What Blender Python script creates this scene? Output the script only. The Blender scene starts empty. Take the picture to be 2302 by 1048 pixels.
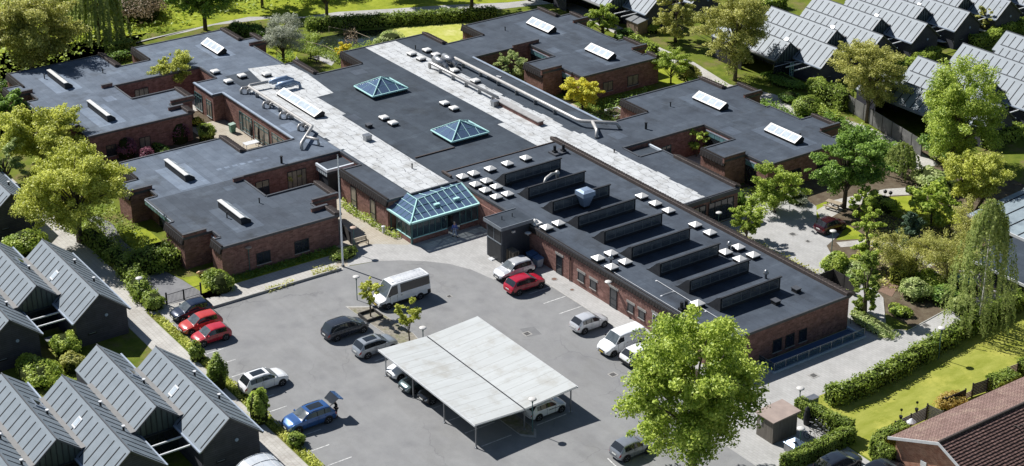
import bpy, math, random
import numpy as np
from mathutils import Vector, Matrix
S=bpy.context.scene; COL=S.collection
R=math.radians; PI=math.pi
rnd=random.Random(7)
# ------------------------------------------------ camera, world, sun, exposure
FPX,CX,CY=3861.29,1160.87,322.66; TH=0.395465759; RO=-3.74355383e-03; YA=-0.610403423+PI
CF=Vector((math.cos(YA)*math.cos(TH),math.sin(YA)*math.cos(TH),-math.sin(TH)))
CR=Vector((math.sin(YA),-math.cos(YA),0)); CU=CR.cross(CF)
CR,CU=CR*math.cos(RO)+CU*math.sin(RO),-CR*math.sin(RO)+CU*math.cos(RO)
CO=Vector((110,-90,80))
cam=bpy.data.cameras.new('camera'); camo=bpy.data.objects.new('camera',cam); COL.objects.link(camo); S.camera=camo
cam.sensor_width=36; cam.lens=36*FPX/2302; cam.shift_x=-(CX-1151)/2302; cam.shift_y=-(524-CY)/2302
cam.clip_start=1; cam.clip_end=3000
camo.matrix_world=Matrix(((CR.x,CU.x,-CF.x,CO.x),(CR.y,CU.y,-CF.y,CO.y),(CR.z,CU.z,-CF.z,CO.z),(0,0,0,1)))
def P(px,py,z=0.0):
    r=CF+CR*((px-CX)/FPX)-CU*((py-CY)/FPX); return CO+r*((z-CO.z)/r.z)
SAZ=18.0; SEL=46.0   # shadows fall towards azimuth 12 deg
sd=Vector((-math.cos(R(SAZ))*math.cos(R(SEL)),-math.sin(R(SAZ))*math.cos(R(SEL)),math.sin(R(SEL))))
w=bpy.data.worlds.new('World'); S.world=w; w.use_nodes=True
nt=w.node_tree; bg=nt.nodes['Background']; sky=nt.nodes.new('ShaderNodeTexSky'); sky.sky_type='NISHITA'
sky.sun_disc=False; sky.sun_elevation=R(SEL); sky.sun_rotation=math.atan2(sd.x,sd.y); sky.air_density=1.0; sky.dust_density=0.4; sky.ozone_density=.8
nt.links.new(sky.outputs[0],bg.inputs[0]); bg.inputs[1].default_value=0.052
sl=bpy.data.lights.new('sun','SUN'); so=bpy.data.objects.new('sun',sl); COL.objects.link(so)
sl.energy=5.0; sl.angle=R(0.53); sl.color=(1,0.975,0.94); so.rotation_euler=sd.to_track_quat('Z','Y').to_euler(); so.location=(-50,-20,120)
S.view_settings.view_transform='Standard'; S.view_settings.look='None'; S.view_settings.exposure=0.5; S.view_settings.gamma=1
S.render.engine='CYCLES'
try: S.cycles.max_bounces=6; S.cycles.transparent_max_bounces=8; S.cycles.use_denoising=True
except Exception: pass
# ------------------------------------------------ materials
MT={}
def hexc(h):
    c=[int(h[i:i+2],16)/255 for i in (0,2,4)]; return tuple(((x+.055)/1.055)**2.4 if x>.04 else x/12.92 for x in c)
def mat(name,c,c2=None,rough=.8,scale=1.0,metal=0,spec=.3,bump=0,bscale=None,stretch=None,detail=6,contrast=(.35,.65),c3=None,s3=.12,extra=None,coord='Object'):
    if name in MT: return MT[name]
    m=bpy.data.materials.new(name); m.use_nodes=True; n=m.node_tree.nodes; l=m.node_tree.links; b=n['Principled BSDF']
    b.inputs['Roughness'].default_value=rough; b.inputs['Metallic'].default_value=metal; b.inputs['Specular IOR Level'].default_value=spec
    b.inputs['Base Color'].default_value=(*c,1)
    tc=n.new('ShaderNodeTexCoord'); vec=tc.outputs[coord]
    if stretch:
        mp=n.new('ShaderNodeMapping'); mp.inputs['Scale'].default_value=stretch; l.new(vec,mp.inputs[0]); svec=mp.outputs[0]
    else: svec=vec
    out=None
    if c2:
        no=n.new('ShaderNodeTexNoise'); no.inputs['Scale'].default_value=scale; no.inputs['Detail'].default_value=detail; no.inputs['Roughness'].default_value=.65; l.new(svec,no.inputs['Vector'])
        cr=n.new('ShaderNodeMapRange'); cr.inputs['From Min'].default_value=contrast[0]; cr.inputs['From Max'].default_value=contrast[1]; l.new(no.outputs[0],cr.inputs[0])
        mx=n.new('ShaderNodeMix'); mx.data_type='RGBA'; mx.inputs[6].default_value=(*c,1); mx.inputs[7].default_value=(*c2,1); l.new(cr.outputs[0],mx.inputs[0]); out=mx.outputs[2]
        if c3:
            no2=n.new('ShaderNodeTexNoise'); no2.inputs['Scale'].default_value=s3; no2.inputs['Detail'].default_value=8; no2.inputs['Roughness'].default_value=.7; l.new(vec,no2.inputs['Vector'])
            cr2=n.new('ShaderNodeMapRange'); cr2.inputs['From Min'].default_value=.5; cr2.inputs['From Max'].default_value=.68; l.new(no2.outputs[0],cr2.inputs[0])
            mx2=n.new('ShaderNodeMix'); mx2.data_type='RGBA'; l.new(cr2.outputs[0],mx2.inputs[0]); l.new(out,mx2.inputs[6]); mx2.inputs[7].default_value=(*c3,1); out=mx2.outputs[2]
    if extra: out=extra(m,n,l,b,vec,out)
    if out is not None: l.new(out,b.inputs['Base Color'])
    if bump:
        nb=n.new('ShaderNodeTexNoise'); nb.inputs['Scale'].default_value=bscale or scale*4; nb.inputs['Detail'].default_value=5; l.new(svec,nb.inputs['Vector'])
        bp=n.new('ShaderNodeBump'); bp.inputs['Strength'].default_value=bump; bp.inputs['Distance'].default_value=.05; l.new(nb.outputs[0],bp.inputs['Height']); l.new(bp.outputs[0],b.inputs['Normal'])
    MT[name]=m; return m
def uvwall(n,l,vec):   # wall coordinates: along the wall, up
    s=n.new('ShaderNodeSeparateXYZ'); l.new(vec,s.inputs[0]); a=n.new('ShaderNodeMath'); a.operation='ADD'; l.new(s.outputs[0],a.inputs[0]); l.new(s.outputs[1],a.inputs[1])
    c=n.new('ShaderNodeCombineXYZ'); l.new(a.outputs[0],c.inputs[0]); l.new(s.outputs[2],c.inputs[1]); return c.outputs[0]
def brickx(w_,h_,mortar,cm,wall=True,f=.6,squash=1,off=.5,distort=0,amt=.35):
    def ex(m,n,l,b,vec,out):
        v=uvwall(n,l,vec) if wall else vec
        if distort:
            no=n.new('ShaderNodeTexNoise'); no.inputs['Scale'].default_value=.9; no.inputs['Detail'].default_value=3; l.new(vec,no.inputs['Vector'])
            mm=n.new('ShaderNodeVectorMath'); mm.operation='SCALE'; mm.inputs['Scale'].default_value=distort; l.new(no.outputs['Color'],mm.inputs[0])
            ad=n.new('ShaderNodeVectorMath'); l.new(v,ad.inputs[0]); l.new(mm.outputs[0],ad.inputs[1]); v=ad.outputs[0]
        br=n.new('ShaderNodeTexBrick'); br.inputs['Scale'].default_value=1; br.inputs['Brick Width'].default_value=w_; br.inputs['Row Height'].default_value=h_; br.inputs['Mortar Size'].default_value=mortar; br.offset=off
        br.inputs['Color1'].default_value=(1-amt,)*3+(1,); br.inputs['Color2'].default_value=(1+amt*.6,)*3+(1,); br.inputs['Mortar'].default_value=(*cm,1); l.new(v,br.inputs['Vector'])
        mx=n.new('ShaderNodeMix'); mx.data_type='RGBA'; mx.blend_type='MULTIPLY'; mx.inputs[0].default_value=1; l.new(out,mx.inputs[6]); l.new(br.outputs[0],mx.inputs[7]); return mx.outputs[2]
    return ex
def asphalt_x(m,n,l,b,vec,out):
    def mixin(out,fac,col):
        mx=n.new('ShaderNodeMix'); mx.data_type='RGBA'; mx.blend_type='MULTIPLY'; l.new(fac,mx.inputs[0]); l.new(out,mx.inputs[6]); mx.inputs[7].default_value=(*col,1); return mx.outputs[2]
    def rng(src,a,b_,inv=False):
        r=n.new('ShaderNodeMapRange'); r.inputs['From Min'].default_value=a; r.inputs['From Max'].default_value=b_; 
        if inv: r.inputs['To Min'].default_value=1; r.inputs['To Max'].default_value=0
        l.new(src,r.inputs[0]); return r.outputs[0]
    no=n.new('ShaderNodeTexNoise'); no.inputs['Scale'].default_value=.6; no.inputs['Detail'].default_value=6; l.new(vec,no.inputs['Vector'])
    sc=n.new('ShaderNodeVectorMath'); sc.operation='SCALE'; sc.inputs['Scale'].default_value=1.6; l.new(no.outputs['Color'],sc.inputs[0]); ad=n.new('ShaderNodeVectorMath'); l.new(vec,ad.inputs[0]); l.new(sc.outputs[0],ad.inputs[1])
    vo=n.new('ShaderNodeTexVoronoi'); vo.feature='DISTANCE_TO_EDGE'; vo.inputs['Scale'].default_value=.11; l.new(ad.outputs[0],vo.inputs['Vector'])
    no2=n.new('ShaderNodeTexNoise'); no2.inputs['Scale'].default_value=.09; l.new(vec,no2.inputs['Vector'])
    cr=n.new('ShaderNodeMath'); cr.operation='MULTIPLY'; l.new(rng(vo.outputs[0],0,.008,True),cr.inputs[0]); l.new(rng(no2.outputs[0],.45,.6),cr.inputs[1])
    out=mixin(out,cr.outputs[0],(.78,.78,.8))
    v2=n.new('ShaderNodeTexVoronoi'); v2.inputs['Scale'].default_value=.42; v2.inputs['Randomness'].default_value=1; l.new(vec,v2.inputs['Vector']); out=mixin(out,rng(v2.outputs[0],.05,.34,True),(.89,.89,.9))
    n3=n.new('ShaderNodeTexNoise'); n3.inputs['Scale'].default_value=9; n3.inputs['Detail'].default_value=8; l.new(vec,n3.inputs['Vector']); out=mixin(out,rng(n3.outputs[0],.56,.75),(.85,.85,.86))
    mp=n.new('ShaderNodeMapping'); mp.inputs['Scale'].default_value=(.14,.9,1); mp.inputs['Rotation'].default_value=(0,0,.12); l.new(vec,mp.inputs[0]); n4=n.new('ShaderNodeTexNoise'); n4.inputs['Scale'].default_value=.9; n4.inputs['Detail'].default_value=5; l.new(mp.outputs[0],n4.inputs['Vector']); return mixin(out,rng(n4.outputs[0],.5,.68),(.93,.925,.92))
def felt_x(m,n,l,b,vec,out):
    out=brickx(9,1.02,.014,(.62,.62,.64),wall=False,amt=.10)(m,n,l,b,vec,out)
    for sc,a,b_,col,st in ((.23,.54,.66,(.72,.70,.68),None),(.5,.56,.62,(1.22,1.22,1.2),(1,.35,1)),(2.6,.58,.74,(.80,.79,.78),None),(11,.6,.75,(1.35,1.33,1.3),None)):
        no=n.new('ShaderNodeTexNoise'); no.inputs['Scale'].default_value=sc; no.inputs['Detail'].default_value=9; no.inputs['Roughness'].default_value=.68
        if st: mp=n.new('ShaderNodeMapping'); mp.inputs['Scale'].default_value=st; l.new(vec,mp.inputs[0]); l.new(mp.outputs[0],no.inputs['Vector'])
        else: l.new(vec,no.inputs['Vector'])
        r=n.new('ShaderNodeMapRange'); r.inputs['From Min'].default_value=a; r.inputs['From Max'].default_value=b_; l.new(no.outputs[0],r.inputs[0])
        mx=n.new('ShaderNodeMix'); mx.data_type='RGBA'; mx.blend_type='MULTIPLY'; mx.clamp_result=False; l.new(r.outputs[0],mx.inputs[0]); l.new(out,mx.inputs[6]); mx.inputs[7].default_value=(*col,1); out=mx.outputs[2]
    return out
M_brick=mat('brick_red',(0.186,0.098,0.081),(0.275,0.158,0.134),rough=.9,scale=2.2,spec=.12,bump=.4,bscale=14,c3=(0.149,0.084,0.072),s3=.4,extra=brickx(.48,.16,.014,(1.2,1.25,1.3),amt=.3))
M_felt=mat('roof_felt',(0.035,0.046,0.062),(0.050,0.064,0.082),rough=.78,scale=.55,spec=.22,bump=.25,bscale=9,detail=8,c3=(0.026,0.035,0.047),s3=.16,extra=felt_x)
def feltvar(nm,k): return mat(nm,tuple(k*x for x in (.037,.047,.062)),tuple(k*x for x in (.052,.064,.082)),rough=.78,scale=.55,spec=.22,bump=.25,bscale=9,detail=8,c3=tuple(k*x for x in (.029,.036,.048)),s3=.16,extra=felt_x)
M_felt_mid=feltvar('roof_felt_weathered',1.3); M_felt_light=feltvar('roof_felt_faded',2.3); M_felt_pale2=feltvar('roof_felt_very_faded',2.4)
M_felt_pale=mat('roof_felt_pale',(0.271,0.329,0.358),(0.207,0.253,0.282),rough=.75,scale=.9,spec=.3,bump=.3,bscale=8,c3=(0.160,0.197,0.223),s3=.5)
M_felt_dark=mat('roof_felt_dark',(.022,.024,.029),(.036,.039,.045),rough=.8,scale=1.2,spec=.25,bump=.3,bscale=10)
M_white_felt=mat('roof_coating_white',(0.501,0.514,0.519),(0.428,0.440,0.444),rough=.75,scale=.8,spec=.25,bump=.3,bscale=6,c3=(0.323,0.321,0.310),s3=.8,extra=brickx(2.2,1.0,.03,(.42,.42,.44),wall=False,distort=1.1,amt=.06))
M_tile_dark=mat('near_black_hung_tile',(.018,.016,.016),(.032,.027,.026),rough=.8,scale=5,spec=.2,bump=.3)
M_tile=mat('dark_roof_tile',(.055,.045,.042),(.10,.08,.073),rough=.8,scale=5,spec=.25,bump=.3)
M_trim=mat('dark_metal_trim',(.05,.054,.062),(.07,.074,.084),rough=.5,scale=3,spec=.5)
M_coping=mat('pale_metal_coping',(.40,.46,.54),(.32,.37,.44),rough=.4,scale=2,metal=.3)
M_glassdark=mat('window_glass',(.012,.016,.022),(.03,.036,.044),rough=.08,scale=1.2,spec=.8)
M_frame_green=mat('pale_green_frame',(.46,.74,.71),(.40,.66,.63),rough=.45,scale=2)
M_frame_dgreen=mat('dark_green_frame',(.055,.12,.12),(.07,.15,.15),rough=.45,scale=2)
M_frame_dark=mat('dark_window_frame',(.022,.026,.032),(.032,.036,.042),rough=.5,scale=2)
M_frame_white=mat('white_frame',(.62,.63,.64),(.52,.53,.54),rough=.5,scale=3)
M_curtain=mat('curtained_window',(.30,.26,.20),(.16,.14,.12),rough=.35,scale=1.6,spec=.6)
M_dome=mat('opal_dome',(.70,.69,.66),(.58,.57,.55),rough=.35,scale=2.5,spec=.5)
M_concrete=mat('concrete',(.34,.33,.31),(.27,.26,.245),rough=.9,scale=2,bump=.2)
M_galv=mat('galvanised_steel',(.36,.37,.38),(.26,.27,.29),rough=.38,scale=2.5,metal=.75)
M_duct=mat('duct_cladding',(.50,.48,.46),(.38,.37,.355),rough=.45,scale=2,metal=.35)
M_bluegal=mat('blue_grey_metal',(.30,.38,.50),(.22,.29,.40),rough=.4,scale=2,metal=.35)
M_black=mat('black_paint',(.012,.013,.015),(.02,.021,.024),rough=.55,scale=4)
M_darkwood=mat('dark_stained_wood',(.028,.026,.025),(.05,.046,.042),rough=.85,scale=1.5,stretch=(1,1,.2))
M_slate=mat('dark_cladding',(0.048,0.049,0.060),(.036,.038,.043),rough=.85,scale=1.0,extra=brickx(3,.22,.02,(.45,.45,.45),amt=.12),c3=(.03,.032,.036))
M_houseroof=mat('grey_roofing_felt',(0.154,0.186,0.212),(0.185,0.219,0.249),rough=.55,scale=1.1,spec=.36,bump=.06,bscale=22,detail=8)
M_seam=mat('roof_batten_dark',(.006,.007,.009),(.01,.011,.014),rough=.7,scale=3)
M_valley=mat('valley_gutter_pale',(.21,.205,.20),(.17,.17,.165),rough=.6,scale=1)
M_cladglass=mat('aged_green_boarding',(.035,.055,.058),(.07,.095,.09),rough=.35,scale=1.3,spec=.5,stretch=(1,1,.3))
M_asphalt=mat('asphalt',(0.205,0.206,0.208),(0.252,0.253,0.251),rough=.9,scale=.35,spec=.2,bump=.25,bscale=30,detail=12,c3=(0.193,0.193,0.190),s3=.09,extra=asphalt_x)
M_asphalt_patch=mat('asphalt_patch',(.15,.152,.156),(.185,.186,.188),rough=.9,scale=1.2,bump=.25,bscale=20)
M_pathgrey=mat('grey_path_asphalt',(.16,.16,.168),(.205,.205,.21),rough=.9,scale=.8,bump=.2,bscale=20)
M_paver=mat('concrete_pavers',(0.396,0.380,0.352),(0.473,0.457,0.424),rough=.9,scale=.5,spec=.2,bump=.15,detail=8,c3=(0.319,0.297,0.270),s3=.3,extra=brickx(.42,.42,.02,(.75,.74,.7),wall=False,amt=.06))
M_paver_warm=mat('warm_brown_pavers',(0.347,0.306,0.244),(0.426,0.384,0.317),rough=.9,scale=.6,spec=.2,bump=.15,detail=8,c3=(0.392,0.372,0.323),s3=.15,extra=brickx(.3,.3,.02,(.8,.78,.74),wall=False,amt=.07))
M_paver_grey=mat('grey_pavers',(.40,.395,.385),(.33,.325,.315),rough=.9,scale=.5,spec=.2,bump=.15,detail=8,c3=(.44,.43,.42),s3=.12,extra=brickx(.55,.3,.02,(.82,.82,.8),wall=False,amt=.06))
M_kerb=mat('kerb_concrete',(.42,.41,.385),(.33,.32,.30),rough=.9,scale=3)
M_line=mat('white_road_paint',(.62,.62,.60),(.34,.34,.335),rough=.8,scale=3.5,contrast=(.42,.62))
M_grass=mat('grass',(.19,.235,.018),(.30,.33,.04),rough=.95,scale=.8,spec=.08,bump=.7,bscale=16,detail=12,c3=(.13,.18,.02),s3=.3)
M_lawn_dry=mat('dry_lawn',(.20,.225,.03),(.31,.32,.07),rough=.95,scale=.9,spec=.08,bump=.3,bscale=16,detail=12,c3=(.38,.37,.08),s3=.35,stretch=(1,.3,1))
M_lawn_pale=mat('sun_bleached_lawn',(.33,.36,.06),(.46,.46,.12),rough=.95,scale=1.2,spec=.08,bump=.3,bscale=16,detail=12,c3=(.52,.50,.20),s3=.4)
M_rough=mat('rough_ground',(0.077,0.111,0.014),(0.154,0.182,0.026),rough=.95,scale=.7,spec=.08,bump=.9,bscale=8,detail=10,c3=(0.182,0.137,0.072),s3=.3)
M_soil=mat('garden_soil',(.085,.062,.042),(.14,.115,.08),rough=.95,scale=1.2,spec=.1,bump=.6,bscale=9)
M_gravelsoil=mat('gravel_bed',(.30,.275,.23),(.17,.155,.125),rough=.95,scale=3,spec=.1,bump=.7,bscale=12,c3=(.16,.17,.06),s3=.5)
M_water=mat('pond_water',(.012,.017,.012),(.02,.028,.016),rough=.08,scale=1,spec=.6)
M_bark=mat('bark',(.075,.06,.045),(.13,.108,.085),rough=.95,scale=4,bump=.7,stretch=(1,1,.25))
M_birchbark=mat('birch_bark',(.60,.58,.54),(.06,.05,.045),rough=.8,scale=5,stretch=(1,1,2.5),contrast=(.52,.66))
M_wood=mat('weathered_wood',(.26,.21,.15),(.36,.30,.22),rough=.85,scale=3,stretch=(1,1,.3))
M_pallet=mat('pallet_wood',(.16,.135,.105),(.26,.22,.17),rough=.9,scale=4)
M_pallet_new=mat('new_pallet_wood',(.55,.40,.20),(.65,.50,.28),rough=.85,scale=4)
M_redroof=mat('red_brown_tile',(.20,.125,.105),(.28,.185,.16),rough=.75,scale=1.4,spec=.3,c3=(.33,.24,.19),s3=.5,extra=brickx(.30,.20,.03,(.42,.40,.40),wall=False,amt=.18))
M_redroof2=mat('red_brown_pantile',(.105,.062,.052),(.15,.09,.078),rough=.75,scale=1.2,spec=.3,extra=brickx(.34,.38,.05,(.35,.33,.33),wall=False,amt=.2))
M_tyre=mat('tyre_rubber',(.014,.014,.015),(.02,.02,.021),rough=.8,scale=4)
M_rim=mat('alloy_rim',(.42,.43,.45),(.34,.35,.37),rough=.3,metal=.8,scale=4)
M_carglass=mat('car_glass',(.012,.015,.018),(.02,.024,.028),rough=.04,spec=.9,scale=1)
M_windscreen=mat('windscreen_glass',(.045,.058,.066),(.11,.13,.14),rough=.07,spec=.9,scale=1.3)  # paler blue-grey base tones paint sky reflections into the windscreen
M_headlight=mat('headlight_lens',(.65,.68,.72),(.35,.37,.4),rough=.08,spec=.9,scale=8)
M_taillight=mat('taillight_lens',(.40,.012,.010),(.28,.01,.01),rough=.12,spec=.8,scale=6)
M_plate=mat('number_plate',(.75,.75,.72),(.66,.66,.63),rough=.5,scale=6)
M_plate_y=mat('yellow_number_plate',(.70,.52,.08),(.62,.46,.07),rough=.5,scale=6)
M_carport=mat('carport_sheeting',(0.490,0.508,0.504),(0.427,0.440,0.432),rough=.5,spec=.4,scale=.55,stretch=(2.5,.35,1),c3=(0.371,0.364,0.336),s3=.45,detail=8)
M_skin=mat('skin',(.50,.32,.24),(.44,.28,.21),rough=.6,scale=5)
M_hair=mat('hair_pale',(.42,.38,.32),(.34,.30,.25),rough=.7,scale=9)
M_hairdark=mat('hair_dark',(.03,.02,.016),(.05,.035,.028),rough=.6,scale=9)
M_bluecloth=mat('blue_cloth',(.08,.12,.36),(.11,.16,.44),rough=.85,scale=6)
M_paleblue=mat('pale_blue_cloth',(.35,.42,.55),(.28,.35,.48),rough=.85,scale=6)
M_blackcloth=mat('black_cloth',(.012,.012,.014),(.02,.02,.023),rough=.9,scale=6)
M_redcloth=mat('dark_red_cloth',(.16,.012,.02),(.11,.01,.016),rough=.9,scale=6)
M_lampshade=mat('lamp_shade_pale',(.62,.60,.57),(.50,.49,.47),rough=.4,scale=4)
M_lamprust=mat('lamp_shade_faded',(.50,.36,.27),(.40,.30,.24),rough=.6,scale=5)
M_poly=mat('polycarbonate_sheet',(.52,.55,.58),(.42,.45,.48),rough=.25,spec=.6,scale=1.2)
M_greenbin=mat('green_bin_plastic',(.10,.22,.16),(.14,.28,.20),rough=.5,scale=4)
M_bluebin=mat('blue_bin_plastic',(.05,.11,.22),(.07,.14,.27),rough=.5,scale=4)
M_orange=mat('pale_orange_plastic',(.72,.45,.25),(.66,.40,.22),rough=.5,scale=4)
def glassmat(name,c,tr,rough=.03):
    if name in MT: return MT[name]
    m=bpy.data.materials.new(name); m.use_nodes=True; n=m.node_tree.nodes; l=m.node_tree.links; b=n['Principled BSDF']
    b.inputs['Base Color'].default_value=(*c,1); b.inputs['Roughness'].default_value=rough; b.inputs['Specular IOR Level'].default_value=.7
    t=n.new('ShaderNodeBsdfTransparent'); t.inputs[0].default_value=(.75,.85,.9,1); mx=n.new('ShaderNodeMixShader'); mx.inputs[0].default_value=tr
    no=n.new('ShaderNodeTexNoise'); no.inputs['Scale'].default_value=.8; bp=n.new('ShaderNodeBump'); bp.inputs['Strength'].default_value=.06; l.new(no.outputs[0],bp.inputs['Height']); l.new(bp.outputs[0],b.inputs['Normal'])
    l.new(b.outputs[0],mx.inputs[1]); l.new(t.outputs[0],mx.inputs[2]); l.new(mx.outputs[0],n['Material Output'].inputs[0]); MT[name]=m; return m
M_glass=glassmat('sky_blue_roof_glass',(.11,.17,.28),.25)  # blue base colour stands in for sky mirrored in the roof panes
M_glass_rail=glassmat('clear_glass',(.06,.10,.12),.62)
def paint(name,c,flake=0,rough=.25):
    m=mat('car_paint_'+name,c,tuple(x*.88 for x in c),rough=rough,scale=2,spec=.6,metal=flake)
    m.node_tree.nodes['Principled BSDF'].inputs['Coat Weight'].default_value=.6; m.node_tree.nodes['Principled BSDF'].inputs['Coat Roughness'].default_value=.06; return m
def leafmat(name,c,c2,trans=.42):
    n_='leaf_'+name
    if n_ in MT: return MT[n_]
    m=bpy.data.materials.new(n_); m.use_nodes=True; n=m.node_tree.nodes; l=m.node_tree.links; b=n['Principled BSDF']
    at=n.new('ShaderNodeAttribute'); at.attribute_name='tint'; mx=n.new('ShaderNodeMix'); mx.data_type='RGBA'; mx.inputs[6].default_value=(*c,1); mx.inputs[7].default_value=(*c2,1); l.new(at.outputs['Fac'],mx.inputs[0])
    l.new(mx.outputs[2],b.inputs['Base Color']); b.inputs['Roughness'].default_value=.5; b.inputs['Specular IOR Level'].default_value=.35
    t=n.new('ShaderNodeBsdfTranslucent'); l.new(mx.outputs[2],t.inputs[0]); ms=n.new('ShaderNodeMixShader'); ms.inputs[0].default_value=trans
    l.new(b.outputs[0],ms.inputs[1]); l.new(t.outputs[0],ms.inputs[2]); l.new(ms.outputs[0],n['Material Output'].inputs[0]); MT[n_]=m; return m
L_lime=leafmat('yellow_green',(.30,.34,.03),(.80,.82,.20))
L_olive=leafmat('olive_gold',(.24,.26,.04),(.72,.70,.22))
L_mid=leafmat('fresh_green',(.18,.28,.025),(.62,.72,.14))
L_dark=leafmat('deep_green',(.07,.16,.02),(.38,.55,.11))
L_hedge=leafmat('hedge_green',(.13,.21,.02),(.48,.58,.12))
L_grey=leafmat('silver_green',(.26,.29,.19),(.62,.64,.52))
L_gold=leafmat('golden',(0.735,0.646,0.057),(0.800,0.800,0.152))
L_plum=leafmat('plum_red',(0.193,0.060,0.095),(0.420,0.170,0.228))
L_blossom=leafmat('yellow_flower',(0.800,0.612,0.038),(0.800,0.800,0.095))
L_pale=leafmat('pale_green',(.24,.34,.08),(.66,.72,.32))
L_birch=leafmat('birch_green',(.20,.27,.06),(.52,.58,.20))
L_brown=leafmat('dry_brown',(0.228,0.162,0.095),(0.420,0.323,0.209))
# ------------------------------------------------ mesh helpers
class MB:
    def __init__(s): s.v=[];s.f=[];s.m=[]
    def poly(s,pts,mi=0):
        b=len(s.v); s.v+= [tuple(p) for p in pts]; s.f.append(tuple(range(b,b+len(pts)))); s.m.append(mi); return s
    def box(s,x0,x1,y0,y1,z0,z1,mi=0):
        b=len(s.v); s.v+=[(x0,y0,z0),(x1,y0,z0),(x1,y1,z0),(x0,y1,z0),(x0,y0,z1),(x1,y0,z1),(x1,y1,z1),(x0,y1,z1)]
        for q in ((3,2,1,0),(4,5,6,7),(0,1,5,4),(1,2,6,5),(2,3,7,6),(3,0,4,7)): s.f.append(tuple(b+i for i in q)); s.m.append(mi)
        return s
    def prism(s,pts,z0,z1,mi=0,mside=None):
        a=sum(pts[i][0]*pts[(i+1)%len(pts)][1]-pts[(i+1)%len(pts)][0]*pts[i][1] for i in range(len(pts)))
        if a<0: pts=pts[::-1]
        n=len(pts); b=len(s.v); s.v+=[(p[0],p[1],z0) for p in pts]+[(p[0],p[1],z1) for p in pts]
        s.f.append(tuple(b+n-1-i for i in range(n))); s.m.append(mi); s.f.append(tuple(b+n+i for i in range(n))); s.m.append(mi)
        for i in range(n): j=(i+1)%n; s.f.append((b+i,b+j,b+n+j,b+n+i)); s.m.append(mi if mside is None else mside)
        return s
    def hull8(s,p,mi=0):   # 8 corners like box
        b=len(s.v); s.v+=[tuple(q) for q in p]
        for q in ((3,2,1,0),(4,5,6,7),(0,1,5,4),(1,2,6,5),(2,3,7,6),(3,0,4,7)): s.f.append(tuple(b+i for i in q)); s.m.append(mi)
        return s
    def tube(s,path,r,n=8,mi=0,cap=True):
        path=[Vector(p) for p in path]; rs=r if isinstance(r,(list,tuple)) else [r]*len(path); rings=[]
        pu=None
        for i,p in enumerate(path):
            d=(path[min(i+1,len(path)-1)]-path[max(i-1,0)]).normalized()
            u=d.cross(Vector((0,0,1))) if abs(d.z)<.95 else d.cross(Vector((1,0,0)))
            u.normalize()
            if pu is not None and u.dot(pu)<0: u=-u
            pu=u; v=d.cross(u); b=len(s.v); rings.append(b)
            for k in range(n): a=2*PI*k/n; q=p+u*math.cos(a)*rs[i]+v*math.sin(a)*rs[i]; s.v.append(tuple(q))
        for i in range(len(rings)-1):
            for k in range(n): a,b=rings[i],rings[i+1]; s.f.append((a+k,a+(k+1)%n,b+(k+1)%n,b+k)); s.m.append(mi)
        if cap:
            s.f.append(tuple(rings[0]+n-1-k for k in range(n))); s.m.append(mi); s.f.append(tuple(rings[-1]+k for k in range(n))); s.m.append(mi)
        return s
    def lathe(s,prof,n=16,c=(0,0,0),mi=0):
        b=len(s.v)
        for r,z in prof:
            for k in range(n): a=2*PI*k/n; s.v.append((c[0]+r*math.cos(a),c[1]+r*math.sin(a),c[2]+z))
        for i in range(len(prof)-1):
            for k in range(n): s.f.append((b+i*n+k,b+i*n+(k+1)%n,b+(i+1)*n+(k+1)%n,b+(i+1)*n+k)); s.m.append(mi)
        s.f.append(tuple(b+n-1-k for k in range(n))); s.m.append(mi); s.f.append(tuple(b+(len(prof)-1)*n+k for k in range(n))); s.m.append(mi)
        return s
    def build(s,name,mats,parent=None,off=None,smooth=False):
        me=bpy.data.meshes.new(name); me.from_pydata(s.v,[],s.f)
        for m in (mats if isinstance(mats,(list,tuple)) else [mats]): me.materials.append(m)
        me.polygons.foreach_set('material_index',s.m)
        if smooth: me.polygons.foreach_set('use_smooth',[True]*len(s.f))
        me.update(); o=bpy.data.objects.new(name,me); COL.objects.link(o)
        if parent: o.parent=parent
        if off is not None: o.location=(-off[0],-off[1],-(off[2] if len(off)>2 else 0))
        return o
def thing(name,label,cat,loc=(0,0,0),rz=0,group=None):
    o=bpy.data.objects.new(name,None); o.empty_display_size=.3; COL.objects.link(o); o.location=tuple(loc) if len(loc)>2 else (loc[0],loc[1],0); o.rotation_euler=(0,0,rz); o['label']=label; o['category']=cat
    if group: o['group']=group
    return o
def tag(o,label,cat,group=None):
    o['label']=label;o['category']=cat
    if group:o['group']=group
    return o
def struct(o,k='structure'): o['kind']=k; return o
def dup(root,loc,label,rz=None):
    r=root.copy(); COL.objects.link(r); r.location=tuple(loc) if len(loc)>2 else (loc[0],loc[1],0); r['label']=label
    if rz is not None: r.rotation_euler=(0,0,rz)
    for ch in list(root.children):
        c=ch.copy(); COL.objects.link(c); c.parent=r
        for g in ch.children: d=g.copy(); COL.objects.link(d); d.parent=c
    return r
def px(pts,z=0): return [(P(a,b,z).x,P(a,b,z).y) for a,b in pts]
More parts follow.
